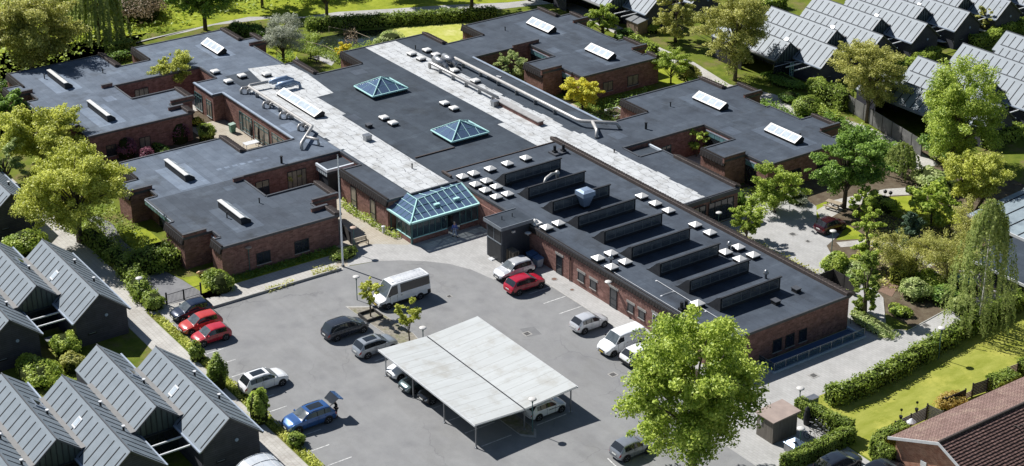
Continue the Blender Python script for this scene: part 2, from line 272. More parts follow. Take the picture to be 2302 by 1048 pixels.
#SECTION_GROUND
# ------------------------------------------------ the setting: ground sheets
def sheet(name,pts,z,m,kind='structure'):
    o=MB().poly([(x,y,z) for x,y in (pts if sum(pts[i][0]*pts[(i+1)%len(pts)][1]-pts[(i+1)%len(pts)][0]*pts[i][1] for i in range(len(pts)))>0 else pts[::-1])]).build(name,m); o['kind']=kind; return o
def rect(x0,x1,y0,y1): return [(x0,y0),(x1,y0),(x1,y1),(x0,y1)]
sheet('ground',rect(-700,300,-500,600),0,M_rough)
Z=.004
sheet('lawn',px([(0,330),(0,120),(280,95),(330,75),(560,48),(900,20),(1300,-5),(1300,-60),(0,-60)]),Z,M_grass)
sheet('lawn',px([(560,170),(600,80),(720,80),(720,190),(640,190)]),Z,M_grass)
sheet('lawn',px([(800,100),(830,72),(905,62),(1045,52),(1060,75),(1000,110),(900,110)]),Z+.008,M_lawn_pale)
sheet('garden_soil',px([(620,115),(660,80),(700,62),(870,52),(880,100),(860,118),(800,190),(620,200)]),Z+.006,M_rough)
sheet('lawn',px([(612,140),(640,120),(668,118),(660,150),(640,160)]),Z+.012,M_grass)
sheet('meadow',rect(20,70,4.5,60),Z,M_lawn_dry)
sheet('lawn',[(16.7,6),(18.4,6.5),(30,5),(30,60),(14,60),(15.2,38)],Z+.004,M_lawn_dry)
sheet('lawn',rect(-34.98,-33.4,-27.0,-11.8),Z,M_grass)
sheet('lawn',rect(-70,10,-34.9,-27),Z,M_rough)
sheet('lawn',px([(275,520),(330,515),(385,560),(330,580),(290,550)]),Z+.008,M_grass)
sheet('lawn',px([(408,625),(440,620),(500,665),(455,672),(440,650)]),Z+.008,M_grass)
sheet('garden_soil',rect(-22,16,24.5,60),Z,M_soil)
sheet('lawn',px([(1790,480),(1860,452),(1880,470),(1840,490)]),Z+.004,M_grass)
sheet('lawn',px([(1880,540),(1905,505),(1960,540),(1945,537)]),Z+.004,M_grass)
sheet('lawn',px([(1965,445),(2050,440),(2150,470),(2180,500),(2080,510),(1990,480)]),Z+.004,M_grass)
sheet('lawn',rect(-64,-20,47.5,52.3),Z,M_grass)
sheet('lawn',rect(-56,-32,27.5,33),Z,M_rough)
sheet('lawn',px([(1900,585),(1930,570),(1940,600),(1905,600)]),Z+.008,M_grass)
# paths
sheet('path',[(-73,-37),(60,-37),(60,-34.4),(-32.9,-34.4),(-33,-32.8),(-33.4,-33.2),(-73,-33.6)],Z+.008,M_paver)
sheet('path',px([(0,195),(120,165),(300,98),(420,72),(480,57),(560,48),(620,40),(700,41),(790,39),(900,29),(1000,26),(1130,20),(1240,8),(1290,-6),(1250,-6),(1140,6),(1000,12),(880,20),(760,27),(680,38),(560,38),(460,58),(330,88),(240,118),(0,185)]),Z+.008,M_paver_grey)
sheet('path',px([(1245,-5),(1310,15),(1440,85),(1490,110),(1560,140),(1640,190),(1740,212),(1800,240),(1860,255),(1950,285),(2050,330),(2110,370),(2060,385),(2040,352),(1940,305),(1850,268),(1780,258),(1700,222),(1600,200),(1520,150),(1460,112),(1400,85),(1270,18),(1200,-5)]),Z+.008,M_paver)
sheet('path',px([(330,590),(410,630),(450,655),(456,668),(375,685),(340,650),(310,628),(290,595),(262,560),(230,520),(195,490),(220,485),(255,505),(275,540)]),Z+.012,M_pathgrey)
sheet('path',px([(640,150),(660,118),(672,135),(690,160),(672,175),(650,170)]),Z+.008,M_paver)
sheet('path',px([(700,128),(740,120),(760,132),(745,148)]),Z+.012,M_paver_grey)
sheet('pavement',[(-33.4,-34.4),(-29.9,-33.2),(-29.9,-13.9),(-30.6,-11.6),(-33.4,-11.6)],Z+.008,M_paver)
# paved courts
PW=[(-46.5,-12.3),(-33.0,-12.3),(-30.8,-14.4),(-30.2,-13),(-29.6,-10.6),(-28.2,-8.1),(-26.4,-6),(-24.5,-4.45),(-22.1,-3.35),(-18.9,-2.7),(-18.9,3.6),(-34,3.6),(-35.1,-2),(-35.1,-5.3),(-46.5,-5.3)]
sheet('forecourt',PW,Z+.012,M_paver_warm)
sheet('forecourt',[(-30.3,-13.2),(-29.6,-10.6),(-28.2,-8.1),(-26.4,-6),(-24.5,-4.45),(-22.1,-3.35),(-18.9,-2.7),(-18.9,3.5),(-30.5,3.5),(-30.9,-5.6),(-33,-8.2),(-34,-11)],Z+.016,M_paver_grey)
sheet('patio',rect(-91,-56,-25,-5.3),Z,M_soil)
sheet('patio',rect(-75,-61.6,-10.4,-5.45),Z+.008,M_paver_warm)
sheet('patio',rect(-85,-79.4,-15.4,-3.8),Z+.008,M_paver)
sheet('patio',rect(-50,-43.7,-15.4,-2.9),Z+.008,M_paver)
sheet('patio',rect(-56,-38.9,27.2,33.3),Z+.008,M_paver_warm)
sheet('patio',rect(-31.8,-26.5,27.6,36.3),Z+.008,M_paver)
sheet('patio',rect(-53,-44.1,33.5,46),Z+.004,M_rough)
# parking
PA=[(-29.9,-33.3),(-29.9,-14.0),(-30.2,-13.6),(-29.5,-10.5),(-28.2,-8.1),(-26.4,-6),(-24.5,-4.4),(-22.1,-3.3),(-18.9,-2.65),(-18.9,1.25),(12,1.25),(13.5,-4),(60,-4),(60,-33.0),(-5,-33.3)]
sheet('car_park',PA,Z+.020,M_asphalt)
sheet('asphalt_patch',px([(1168,740),(1200,735),(1218,752),(1186,758)]),Z+.024,M_asphalt_patch)
sheet('pavement',[(-18.9,1.25),(12,1.25),(13.5,-4),(60,-4),(60,3),(22.5,4.4),(18,4.2),(16.6,8),(16.3,20),(15.2,30),(14.8,42),(12.1,42),(12,30.7),(12.9,23.5),(11.4,22.1),(6.8,26.5),(2.1,28.3),(-.2,28.8),(-3.5,29.5),(-5,30.4),(-6.2,33.5),(-8.8,34),(-10.0,33.8),(-12.8,36.5),(-15.3,37.0),(-16.5,35.0),(-21,35.5),(-21,29),(-15.8,28.0),(-15.8,19.5),(9.2,19.5),(9.2,3.5),(-18.9,3.5)],Z+.012,M_paver_grey)
sheet('path',px([(1835,473),(1875,450),(1990,425),(2070,420),(2080,436),(2000,440),(1900,470),(1850,500)]),Z+.008,M_paver)
sheet('path',px([(1880,545),(1950,538),(2030,550),(2110,590),(2090,602),(2010,565),(1950,552),(1890,556)]),Z+.008,M_paver)
# kerbs
def kerb(pts,w_=.12,h=.1,name='kerb'):
    m=MB()
    for a,b in zip(pts[:-1],pts[1:]):
        a=Vector(a);b=Vector(b);d=(b-a).normalized();n=Vector((-d.y,d.x))*w_/2
        m.prism([tuple(a-n),tuple(b-n),tuple(b+n),tuple(a+n)],0,h)
    return struct(m.build(name,M_kerb))
kerb([(-29.92,-29.0),(-29.88,-14.2)],.16,.27)
kerb([(-33.0,-33.25),(-5,-33.5),(24,-33.2)],.1,.07)
kerb([(-18.9,1.22),(12,1.22)],.10,.05); kerb([(-18.98,-2.7),(-18.98,1.2)],.1,.03)
kerb([(11.4,22.1),(6.8,26.5),(2.1,28.3)],.1,.08); kerb([(11.4,22.1),(12.9,23.5),(12,30.7)],.1,.08)
# planted islands
def island(pts,name='planting_island'):
    struct(MB().prism(pts,0,.07).build('kerb',M_kerb)); c=Vector((sum(p[0] for p in pts)/len(pts),sum(p[1] for p in pts)/len(pts)))
    sheet(name,[tuple(c+(Vector(p)-c)*.95) for p in pts],.075,M_gravelsoil)
island([(-22.6,-17.9),(-9.8,-17.3),(-9.6,-16.0),(-14,-15.3),(-21.2,-15.8)])
island([(-9.2,-17.5),(6.6,-17.3),(7.6,-16.4),(6.6,-15.7),(-9.2,-15.8)])
# painted markings
lines=MB()
def pline(x,y0,y1,w_=.1): lines.box(x-w_/2,x+w_/2,y0,y1,.024,.030)
for x in (-11.8,-9.2,-6.7,-14.3,-1.6,.9,3.4): pline(x,-1.6 if x<-5 else -1.9,1.15)
for x in (-16.8,-9.4,-6.9,-4.3,-1.75,1.0,-14.3,-11.8,-19.5,-22,-24.6,3.6): pline(x,-33.1,-31.4 if x not in(1.0,-4.3) else -30.8)
for x in (-6.7,-4.15,-1.6,.95,3.45,6.0,-9.2,-11.7): pline(x,-21.0,-17.9)
for x in (-6.7,-4.15,-1.6,.95,3.45,6.0,-9.2): pline(x,-15.2,-12.0)
a=P(1366,1031);b=P(1392,1056); d=(b-a).normalized(); n_=Vector((-d.y,d.x,0))*.06
lines.hull8([(*(a-n_).xy,.024),(*(b-n_).xy,.024),(*(b+n_).xy,.024),(*(a+n_).xy,.024),(*(a-n_).xy,.03),(*(b-n_).xy,.03),(*(b+n_).xy,.03),(*(a+n_).xy,.03)])
struct(lines.build('bay_markings',M_line))
# drains and covers
def drain(x,y,s=.28,rz=0,lab='',round_=False):
    m=MB()
    if round_: m.lathe([(s*1.35,0),(s*1.35,.012)],20,mi=1).lathe([(s,.012),(s,.018)],20)
    else:
        m.box(-s*1.5,s*1.5,-s*1.5,s*1.5,0,.010,1); 
        for k in range(5): m.box(-s+k*s*.42,-s+k*s*.42+s*.24,-s,s,.010,.018,0)
    o=m.build('drain_cover',[M_black if not round_ else M_rustc,M_concrete]); o.location=(x,y,.026); o.rotation_euler=(0,0,rz); return tag(o,lab,'drain cover')
M_rustc=mat('rusty_iron',(.13,.075,.055),(.18,.11,.08),rough=.8,scale=6)
for q,l_,rd in (((1185,751),'square black drain grate in the asphalt patch behind the carport',0),((1378,843),'black drain grate on the asphalt just left of the big front tree',0),((1010,667),'small drain grate on the asphalt right of the white minibus',0),
  ((1246,628),'round rusty manhole on the pale strip right of the red crossover, nearest the door',1),((1286,652),'round rusty manhole on the pale strip nearest the two small square windows',1),
  ((1782,527),'brown square drain grate on the pale yard by the maroon car, larger one',0),((1816,543),'smaller brown drain grate on the pale yard near the round lamp',0),
  ((1829,845),'drain grate on the paved drive below the long clipped hedge',0),((2081,732),'drain grate in the tree shadow by the birch and long hedge',0),((1253,607),'dark square grating at the foot of the kitchen wall behind the red crossover',0)):
    p=P(*q); drain(p.x,p.y,.26 if 'smaller' not in l_ and 'small ' not in l_ else .18,0,l_,bool(rd))
# ------------------------------------------------ the low brick centre
RZ=3.5
RECTS=[(-61.5,-50,-25,-11.9),(-56.3,-50,-11.9,-5.4),(-50,-43.6,-25,-15.4),(-50.6,-43.6,-26.35,-25),(-86,-79.3,-26.35,-25),(-56,-52.7,-27.2,-25),(-43.6,-39.2,-27.2,-9.3),(-39.2,-37.3,-24,-12.4),(-37.3,-35,-25,-11.5),
 (-97,-85,-25,-12.2),(-91.3,-85,-12.2,-7.9),(-97,-85,-7.9,5.5),(-92.1,-88.7,-27.2,-25),(-85,-79.3,-25,-15.4),(-79.3,-75,-27.2,-9.4),(-75,-73,-24,-12.4),(-73,-70.8,-25,-11.5),
 (-91.4,-88.6,5.5,7.8),(-85,-80,-3.7,5.8),(-88.6,-85,5.5,5.8),(-80,-74.6,-6.8,5.8),(-79.5,-74,5.8,7.4),(-74.6,-50,-5.4,7.4),(-73.8,-50,7.4,27.1),(-79.3,-73.8,14,27.1),
 (-50,-45.2,-2.8,27.1),(-45.2,-35.1,-5.4,3.5),(-45.2,-38,3.5,27.1),
 (-74,-67.4,27.1,46.8),(-79,-74,33.2,46.3),(-74.6,-71,46.3,48.7),(-67.4,-61.6,36.2,46.8),(-61.6,-57.4,31.3,48.1),(-57.4,-55.3,34.3,46),(-55.3,-53.2,34.4,47),
 (-38.9,-31.9,19.2,33.4),(-44,-31.9,33.4,46.4),(-39.6,-35.7,46.4,48.9),(-31.9,-26.5,36.4,46.9),(-26.5,-22.3,31.3,49),(-22.3,-20.3,34.3,46),(-20.3,-18.5,34.3,46.8),
 (-31.9,-28.8,19.2,24.2),(-28.8,-15.9,19.2,27.5),(-38,9.1,3.5,19.2)]
def union(rects,eps=1e-6):
    xs=sorted({r[0] for r in rects}|{r[1] for r in rects}); ys=sorted({r[2] for r in rects}|{r[3] for r in rects})
    g=[[any(r[0]-eps<=xs[i] and xs[i+1]<=r[1]+eps and r[2]-eps<=ys[j] and ys[j+1]<=r[3]+eps for r in rects) for j in range(len(ys)-1)] for i in range(len(xs)-1)]
    cells=[];H={};V={}
    nx,ny=len(xs)-1,len(ys)-1
    G=lambda i,j: 0<=i<nx and 0<=j<ny and g[i][j]
    for i in range(nx):
        j=0
        while j<ny:
            if g[i][j]:
                k=j
                while k<ny and g[i][k]: k+=1
                cells.append((xs[i],xs[i+1],ys[j],ys[k])); j=k
            else: j+=1
    E_=[]
    for i in range(nx+1):   # walls on x=xs[i]
        j=0
        while j<ny:
            a,b=G(i-1,j),G(i,j)
            if a!=b:
                k=j
                while k<ny and (G(i-1,k),G(i,k))==(a,b): k+=1
                E_.append(('x',xs[i],ys[j],ys[k],1 if a else -1)); j=k
            else: j+=1
    for j in range(ny+1):
        i=0
        while i<nx:
            a,b=G(i,j-1),G(i,j)
            if a!=b:
                k=i
                while k<nx and (G(k,j-1),G(k,j))==(a,b): k+=1
                E_.append(('y',ys[j],xs[i],xs[k],1 if a else -1)); i=k
            else: i+=1
    return cells,E_
cells,edges=union(RECTS)
BC=(-45,5,0)
B=thing('community_centre','low flat-roofed red brick community centre with dark felt roofs, skylights and white roof strips','building',BC)
roof=MB()
def fk0(x,y): return 3 if (x<-70.8 and y<-2.5) or x<-80 else 2 if (y<-2.5 and x<-50) else 1 if y>27.1 or (x>-38 and y>3.5) or y<-2.5 else 0
CUTX=(-80,-70.8,-61.5,-50,-45.2,-38.0); CUTY=(-2.5,3.5,27.1)
def cuts(a,b,cs): v=[a]+[c for c in cs if a<c<b]+[b]; return list(zip(v[:-1],v[1:]))
for X0_,X1_,Y0_,Y1_ in cells:
    for x0,x1 in cuts(X0_,X1_,CUTX):
        for y0,y1 in cuts(Y0_,Y1_,CUTY):
            xc,yc=(x0+x1)/2,(y0+y1)/2
            mi=fk0(xc,yc)
            roof.poly([(x0,y0,RZ),(x1,y0,RZ),(x1,y1,RZ),(x0,y1,RZ)],mi)
ROOF=roof.build('roof',[M_felt,M_felt_mid,M_felt_light,M_felt_pale2],B,BC)
wall=MB(); trim=MB()
for ax,c,a,b,s in edges:
    over=(ax=='y' and abs(c+26.35)<.01) or (ax=='x' and abs(a+26.35)<.01 and b<=-24.9)
    if over:
        if ax=='y': trim.box(a,b,c-.05,c+.16,RZ-.163,RZ+.087); wall.poly([(a,c+.05,RZ-.25),(b,c+.05,RZ-.25),(b,-25.05,RZ-.25),(a,-25.05,RZ-.25)][::-1])
        else: trim.box(min(c-.16*s,c+.05*s),max(c-.16*s,c+.05*s),a,b,RZ-.16,RZ+.09)
        continue
    if ax=='x':
        pts=[(c,a,0),(c,b,0),(c,b,RZ-.02),(c,a,RZ-.02)]; wall.poly(pts if s>0 else pts[::-1])
        trim.box(min(c-.16*s,c+.05*s),max(c-.16*s,c+.05*s),a-.05,b+.05,RZ-.16,RZ+.09)
    else:
        pts=[(b,c,0),(a,c,0),(a,c,RZ-.02),(b,c,RZ-.02)]; wall.poly(pts if s>0 else pts[::-1])
        trim.box(a+.16,b-.16,min(c-.16*s,c+.05*s),max(c-.16*s,c+.05*s),RZ-.163,RZ+.087)
WALL=wall.build('brick_wall',[M_brick],B,BC); trim.build('roof_edge_trim',[M_trim],B,BC)
def bpart(mb,name,mats,parent=None,smooth=False,label=None):
    o=mb.build(name,mats,parent or B,BC if parent is None else None,smooth)
    if label: o['label']=label
    return o
def rpart(mb,name,mats,smooth=False): return mb.build(name,mats,ROOF,None,smooth)   # roof local frame = world coordinates
# tile-hung parapets on walls that run along x; s = side they face
def mansard(x0,x1,y,s,drop=.62,top=.20,out=.24):
    m=MB()
    if s<0: prof=[(y-s*.22,RZ+.004),(y-s*.22,RZ+top),(y-s*.02,RZ+top+.03),(y+s*out,RZ-drop+.02),(y+s*(out-.03),RZ-drop-.05),(y,RZ-drop-.05)]; A=(y-s*.04,RZ+top+.06); Bq=(y+s*(out+.03),RZ-drop+.03)
    else: prof=[(y-.40,RZ+.004),(y-.40,RZ+.36),(y-.30,RZ+.42),(y+.50,RZ+.10),(y+.50,RZ-.05),(y,RZ-.3)]; A=(y-.34,RZ+.47); Bq=(y+.54,RZ+.15)
    for X in (x0,x1): m.poly([(X,p[0],p[1]) for p in prof])
    for i in range(len(prof)):
        p,q=prof[i],prof[(i+1)%len(prof)]; m.poly([(x0,p[0],p[1]),(x1,p[0],p[1]),(x1,q[0],q[1]),(x0,q[0],q[1])])
    n=max(2,int((x1-x0)/.42))
    for k in range(n):
        xx=x0+(k+.2)*(x1-x0)/n; ww=.17
        m.hull8([(xx,A[0],A[1]-.1),(xx+ww,A[0],A[1]-.1),(xx+ww,Bq[0],Bq[1]-.1),(xx,Bq[0],Bq[1]-.1),(xx,A[0],A[1]),(xx+ww,A[0],A[1]),(xx+ww,Bq[0],Bq[1]),(xx,Bq[0],Bq[1])])
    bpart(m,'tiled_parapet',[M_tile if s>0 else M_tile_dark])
for q in ((-61.5,-56,-25,-1),(-56,-52.7,-27.2,-1),(-43.7,-39.2,-27.2,-1),(-37.3,-35,-25,-1),(-43.6,-39.3,-9.3,1),(-37.3,-35,-11.5,1),(-61.6,-56.2,-11.9,1),
 (-97,-91,-25,-1),(-92.1,-88.7,-27.2,-1),(-79.3,-75,-27.2,-1),(-73,-70.8,-25,-1),(-79.3,-75.1,-9.4,1),(-73,-70.8,-11.5,1),(-97,-91.3,-12.2,1),(-97,-91.3,-7.9,-1),(-97,-91.4,5.5,1),(-92.6,-88.6,7.8,1),
 (-79.5,-74,7.4,1),(-79.3,-73.8,14,-1),(-79.2,-74.1,27.1,1),(-79.2,-73.9,33.2,-1),(-79,-74.6,46.3,1),(-74.6,-71,48.7,1),(-61.6,-57.4,31.3,-1),(-61.6,-57.4,48.1,1),(-55.3,-53.2,47,1),
 (-44,-38.9,33.4,-1),(-44,-39.6,46.4,1),(-39.6,-35.7,48.9,1),(-26.5,-22.3,49,1),(-26.5,-22.3,31.3,-1),(-26.4,-16,27.5,1),(-45.2,-35.1,-5.4,-1)): mansard(*q)
mansard(-24.1,9.1,3.5,-1,.5,.08,.16); mansard(-38.8,9.1,19.25,1)
# inner upstand behind the long tiled ridge and short raised gable walls facing +x
for x,y0,y1 in ((-52.7,-27.2,-24.6),(-39.2,-27.2,-24.6),(-37.2,-13.4,-11.5),(-39.2,-12.2,-9.1),(-88.7,-27.2,-24.6),(-75,-12.2,-9.2),(-73,-13.4,-11.5),(-88.6,5.4,8.0),(-71,46.4,48.9),(-57.4,46,48.4),(-57.4,31.1,34.3),(-67.3,33.6,37.8),(-35.7,46.3,49.1),(-22.3,46.2,49.2),(-22.3,31.1,34.3),(-49.1,-16.6,-15.4),(-85,-17.0,-15.6)):
    o=bpart(MB().box(x-.24,x+.012,y0,y1,RZ-.3,RZ+.40),'raised_wall_end',[M_brick]); MB().box(x-.28,x+.05,y0-.03,y1+.03,RZ+.40,RZ+.46).build('coping',[M_trim],o)
for q in ((-38.0,-37.86,3.62,19,RZ+.004,RZ+.10),(-43.3,-43.15,3.2,8.5,RZ+.004,RZ+.14),(-38,-36.2,3.35,3.6,RZ+.09,RZ+.3)): rpart(MB().box(*q),'roof_upstand',[M_tile])
# pale metal gutters / copings
for q in ((-80,-74.6,-6.95,-6.66),(-74.62,-56.3,-5.56,-5.26),(-67.4,-39.2,27.0,27.3),(-74.8,-74.62,-6.6,-5.3)): rpart(MB().box(*q,RZ+.02,RZ+.16),'gutter_coping',[M_coping])
# white coated strips and pale patches, laid on the felt
def rsheet(name,pts,z,mt):
    mb=MB().poly([(x,y,z) for x,y in pts]); return rpart(mb,name,[mt])
def jag(x0,x1,y,amp,rev=False,seed=1):
    rr=random.Random(seed); pts=[];x=x0
    while x<x1-.3:
        xx=min(x1,x+rr.choice((1.1,1.6,2.2,2.2,.8))); o=rr.choice((0,0,amp,-amp*.6,amp*.4)); pts+= [(x,y+o),(xx,y+o)]; x=xx
    return pts[::-1] if rev else pts
z1=RZ+.004
rsheet('white_roof_strip',[(-79.2,17.7)]+[(-46.3,17.6),(-46.3,16.6),(-38.2,16.6),(-38.2,18.95),(-38.2,22.6)]+jag(-69,-38.2,22.6,.35,True,3)+[(-69.3,22.5),(-79.2,22.4)],z1,M_white_felt)
rsheet('white_roof_strip',[(-38.2,19.55)]+[(-16.1,19.5),(-16.1,22.9)]+jag(-38.2,-16.1,23,.18,True,5)+[(-38.2,22.6)],z1,M_white_felt)
rsheet('white_roof_strip',[(-80.9,1.2),(-74.9,.3)]+jag(-74.9,-50,-2.3,.25,False,8)+[(-50,-2.3),(-35.3,-2.3),(-35.3,2.7),(-46.1,2.8),(-59.7,3.0),(-59.7,3.6),(-66.7,3.5),(-66.8,5.9),(-74.7,6.6),(-79.6,6.3)],z1,M_white_felt)
FV=[feltvar('patch_felt_a',1.4),feltvar('patch_felt_b',1.85),feltvar('patch_felt_c',3.5),feltvar('patch_felt_d',3.6)]
def fk(x,y): return 3 if (x<-70.8 and y<-2.5) or x<-80 else 2 if (y<-2.5 and x<-50) else 1 if y>27.1 or (x>-38 and y>3.5) or y<-2.5 else 0
for i,q in enumerate(((-57.2,-50.4,-22.3,-18.7),(-44,-37.3,-22.1,-18.9),(-93.1,-86.6,-22.3,-18.9),(-79.8,-72.9,-22.3,-18.9),(-93.2,-86.6,-.5,2.4),(-75.8,-68.2,39.6,43.2),(-61.8,-54.8,39.6,43.2),(-40.6,-33.2,39.6,43.2),(-27.5,-20,39.8,43.4),(-51.5,-50.1,37.8,39.5)
  ,(-91,-89.3,-4.3,-2.6),(-82,-80.2,-18.3,-17),(-48.6,-47.4,-18.2,-17),(-64.5,-62.6,36.9,38.3),(-59,-57.2,3.2,4.4),(-29.8,-27.5,37.0,38.6),(-36.2,-34.3,25.2,26.9),(-66.5,-63,-3.4,-2.8),(-61.2,-58.5,-4.6,-3),(-55.4,-53.4,-4.6,-3.1),(-72.3,-70.6,11.3,13.2))):
    if -52<q[0]<-51 and q[2]>30: continue
    rsheet('roof_patch',rect(*q),z1+.0005*(i%3),FV[fk(q[0]+.3,q[2]+.3)])
for k in range(7): rsheet('roof_patch',rect(-53.6+.03*k,-53.1+.03*k,-16.6+k*.95,-16.0+k*.95),z1+.001,FV[3])
# ---- ridge skylights
def lean_sky(x0,x1,y0,y1,h=.95):
    m=MB(); z0=RZ; yt=y0+.42
    m.box(x0,x1,y0,y1,z0,z0+.3,1); m.poly([(x0,y0,z0+.3),(x1,y0,z0+.3),(x1,y0,z0+h-.06),(x0,y0,z0+h-.06)],1)
    m.box(x0-.05,x1+.05,y0-.07,yt,z0+h-.06,z0+h+.02,0)
    m.poly([(x0,yt,z0+h-.02),(x1,yt,z0+h-.02),(x1,y1+.05,z0+.32),(x0,y1+.05,z0+.32)],2)
    for X,sg in ((x0,-1),(x1,1)):
        p=[(X,y0,z0+.3),(X,y1,z0+.3),(X,yt,z0+h-.06),(X,y0,z0+h-.06)]; m.poly(p if sg>0 else p[::-1],1)
    for k in range(5): X=x0+k*(x1-x0)/4; m.hull8([(X-.04,yt,z0+h-.02),(X+.04,yt,z0+h-.02),(X+.04,y1+.05,z0+.32),(X-.04,y1+.05,z0+.32),(X-.04,yt,z0+h+.02),(X+.04,yt,z0+h+.02),(X+.04,y1+.05,z0+.36),(X-.04,y1+.05,z0+.36)],0)
    rpart(m,'lean_to_skylight',[M_dome,M_felt_dark,M_skyglass])
def ridge_sky(x0,x1,y0,y1,h=.95,steep=False):
    m=MB(); yc=(y0+y1)/2; z0=RZ
    m.box(x0,x1,y0,y1,z0,z0+.3,1)
    yr=yc+(.35 if not steep else .30)
    A=[(x0-.05,y0-.06,z0+.32),(x1+.05,y0-.06,z0+.32),(x1+.05,yr,z0+h),(x0-.05,yr,z0+h)]
    m.poly(A,0); m.poly([(x0-.05,yr,z0+h),(x1+.05,yr,z0+h),(x1+.05,y1+.06,z0+.55),(x0-.05,y1+.06,z0+.55)],0)
    m.poly([(x0-.05,y1+.06,z0+.55),(x1+.05,y1+.06,z0+.55),(x1+.05,y1,z0+.3),(x0-.05,y1,z0+.3)],0)
    for X,sg in ((x0-.03,-1),(x1+.03,1)):
        p=[(X,y0,z0+.3),(X,y1,z0+.3),(X,y1,z0+.53),(X,yr,z0+h-.03)]; m.poly(p if sg>0 else p[::-1],1)
    n=4; L=(x1-x0-.3)/n
    fr=lambda t: (y0-.06+(yr-y0+.06)*t, z0+.32+(h-.32)*t)
    for k in range(n):
        xa=x0+.15+k*L+.08; xb=xa+L-.16; (ya,za),(yb,zb)=fr(.16),fr(.86)
        off=Vector((0,-.6,.8))*.012
        m.poly([(xa,ya+off.y,za+off.z),(xb,ya+off.y,za+off.z),(xb,yb+off.y,zb+off.z),(xa,yb+off.y,zb+off.z)],2)
    rpart(m,'ridge_skylight',[M_dome,M_black,M_skyglass])
M_skyglass=mat('skylight_pane',(.50,.56,.60),(.36,.42,.47),rough=.15,spec=.7,scale=1.4)
for q in ((-57.6,-52.2,-20.9,-20.0),(-44.1,-38.7,-20.9,-20.0),(-93.3,-87.4,-20.9,-20.1),(-80.1,-73.9,-20.9,-20.1)): lean_sky(q[0],q[1],q[2],q[3]+.25,h=.85)
for q in ((-92.6,-87.6,.2,1.5),(-74.3,-69.2,40.7,42.1),(-60.9,-56.0,40.7,42.1),(-39.0,-34.0,40.7,42.1),(-26.1,-21.0,40.7,42.1)): ridge_sky(*q,h=.95)
ridge_sky(-70,-60.4,-.3,1.1,h=.85)
# ---- glazed pyramids
def pyramid(x0,x1,y0,y1):
    fr=MB(); gl=MB(); z0=RZ+.45; cx=(x0+x1)/2; ya=y0+ (x1-x0)*.62; yb=y1-(x1-x0)*.62; zt=z0+1.35
    if ya>yb: ya=yb=(y0+y1)/2
    curb=MB().box(x0,x1,y0,y1,RZ,z0-.06); rpart(curb,'skylight_kerb',[M_felt_dark])
    a,b,c,d=(x0-.1,y0-.1,z0),(x1+.1,y0-.1,z0),(x1+.1,y1+.1,z0),(x0-.1,y1+.1,z0); t=(cx,ya,zt);u=(cx,yb,zt)
    for F in ((a,b,t),(b,c,u,t),(c,d,u),(d,a,t,u)): gl.poly(F)
    for L in ((a,b),(b,c),(c,d),(d,a)): fr.tube(L,.10,6)
    for L in ((a,t),(b,t),(c,u),(d,u),(t,u)): fr.tube([(p[0],p[1],p[2]+.03) for p in L],.075,6)
    lerp=lambda p,q,k: tuple(p[i]+(q[i]-p[i])*k for i in range(3))
    for (p,q,r_,s_) in ((b,c,t,u),(d,a,u,t)):
        for k in (.25,.5,.75):
            bp=lerp(p,q,k); tt=lerp(r_,s_,max(0,min(1,(bp[1]-min(ya,yb))/max(.01,yb-ya)))) if ya<=bp[1]<=yb else None
            if tt is None:
                if bp[1]<ya: f=(bp[1]-(y0-.1))/(ya-y0+.1); e=lerp(b if p is b else a,t,f)
                else: f=((y1+.1)-bp[1])/(y1+.1-yb); e=lerp(c if p is b else d,u,f)
            else: e=tt
            fr.tube([(bp[0],bp[1],bp[2]+.02),(e[0],e[1],e[2]+.02)],.035,4)
        fr.tube([lerp(p,r_,.5),lerp(q,s_,.5)],.03,4)
    for (p,q,r_) in ((a,b,t),(c,d,u)):
        for k in (.33,.67):
            bp=lerp(p,q,k); f=1-abs(k-.5)*2; e=lerp(bp,(r_[0]+(bp[0]-r_[0])*(1-f),r_[1]+(bp[1]-r_[1])*(1-f),z0+(zt-z0)*f),1); fr.tube([bp,e],.03,4)
        fr.tube([lerp(p,r_,.5),lerp(q,r_,.5)],.03,4)
    rpart(gl,'pyramid_skylight',[M_glass]); rpart(fr,'skylight_frame',[M_frame_green])
    v=MB(); v.hull8([(x0+.5,y0+.9,z0+.42),(x0+1.3,y0+.9,z0+.92),(x0+1.3,y0+1.6,z0+.92),(x0+.5,y0+1.6,z0+.42),(x0+.45,y0+.9,z0+.52),(x0+1.25,y0+.9,z0+1.02),(x0+1.25,y0+1.6,z0+1.02),(x0+.45,y0+1.6,z0+.52)])
pyramid(-66.2,-61.8,8.7,13.6); pyramid(-48.3,-44,8.7,13.7)
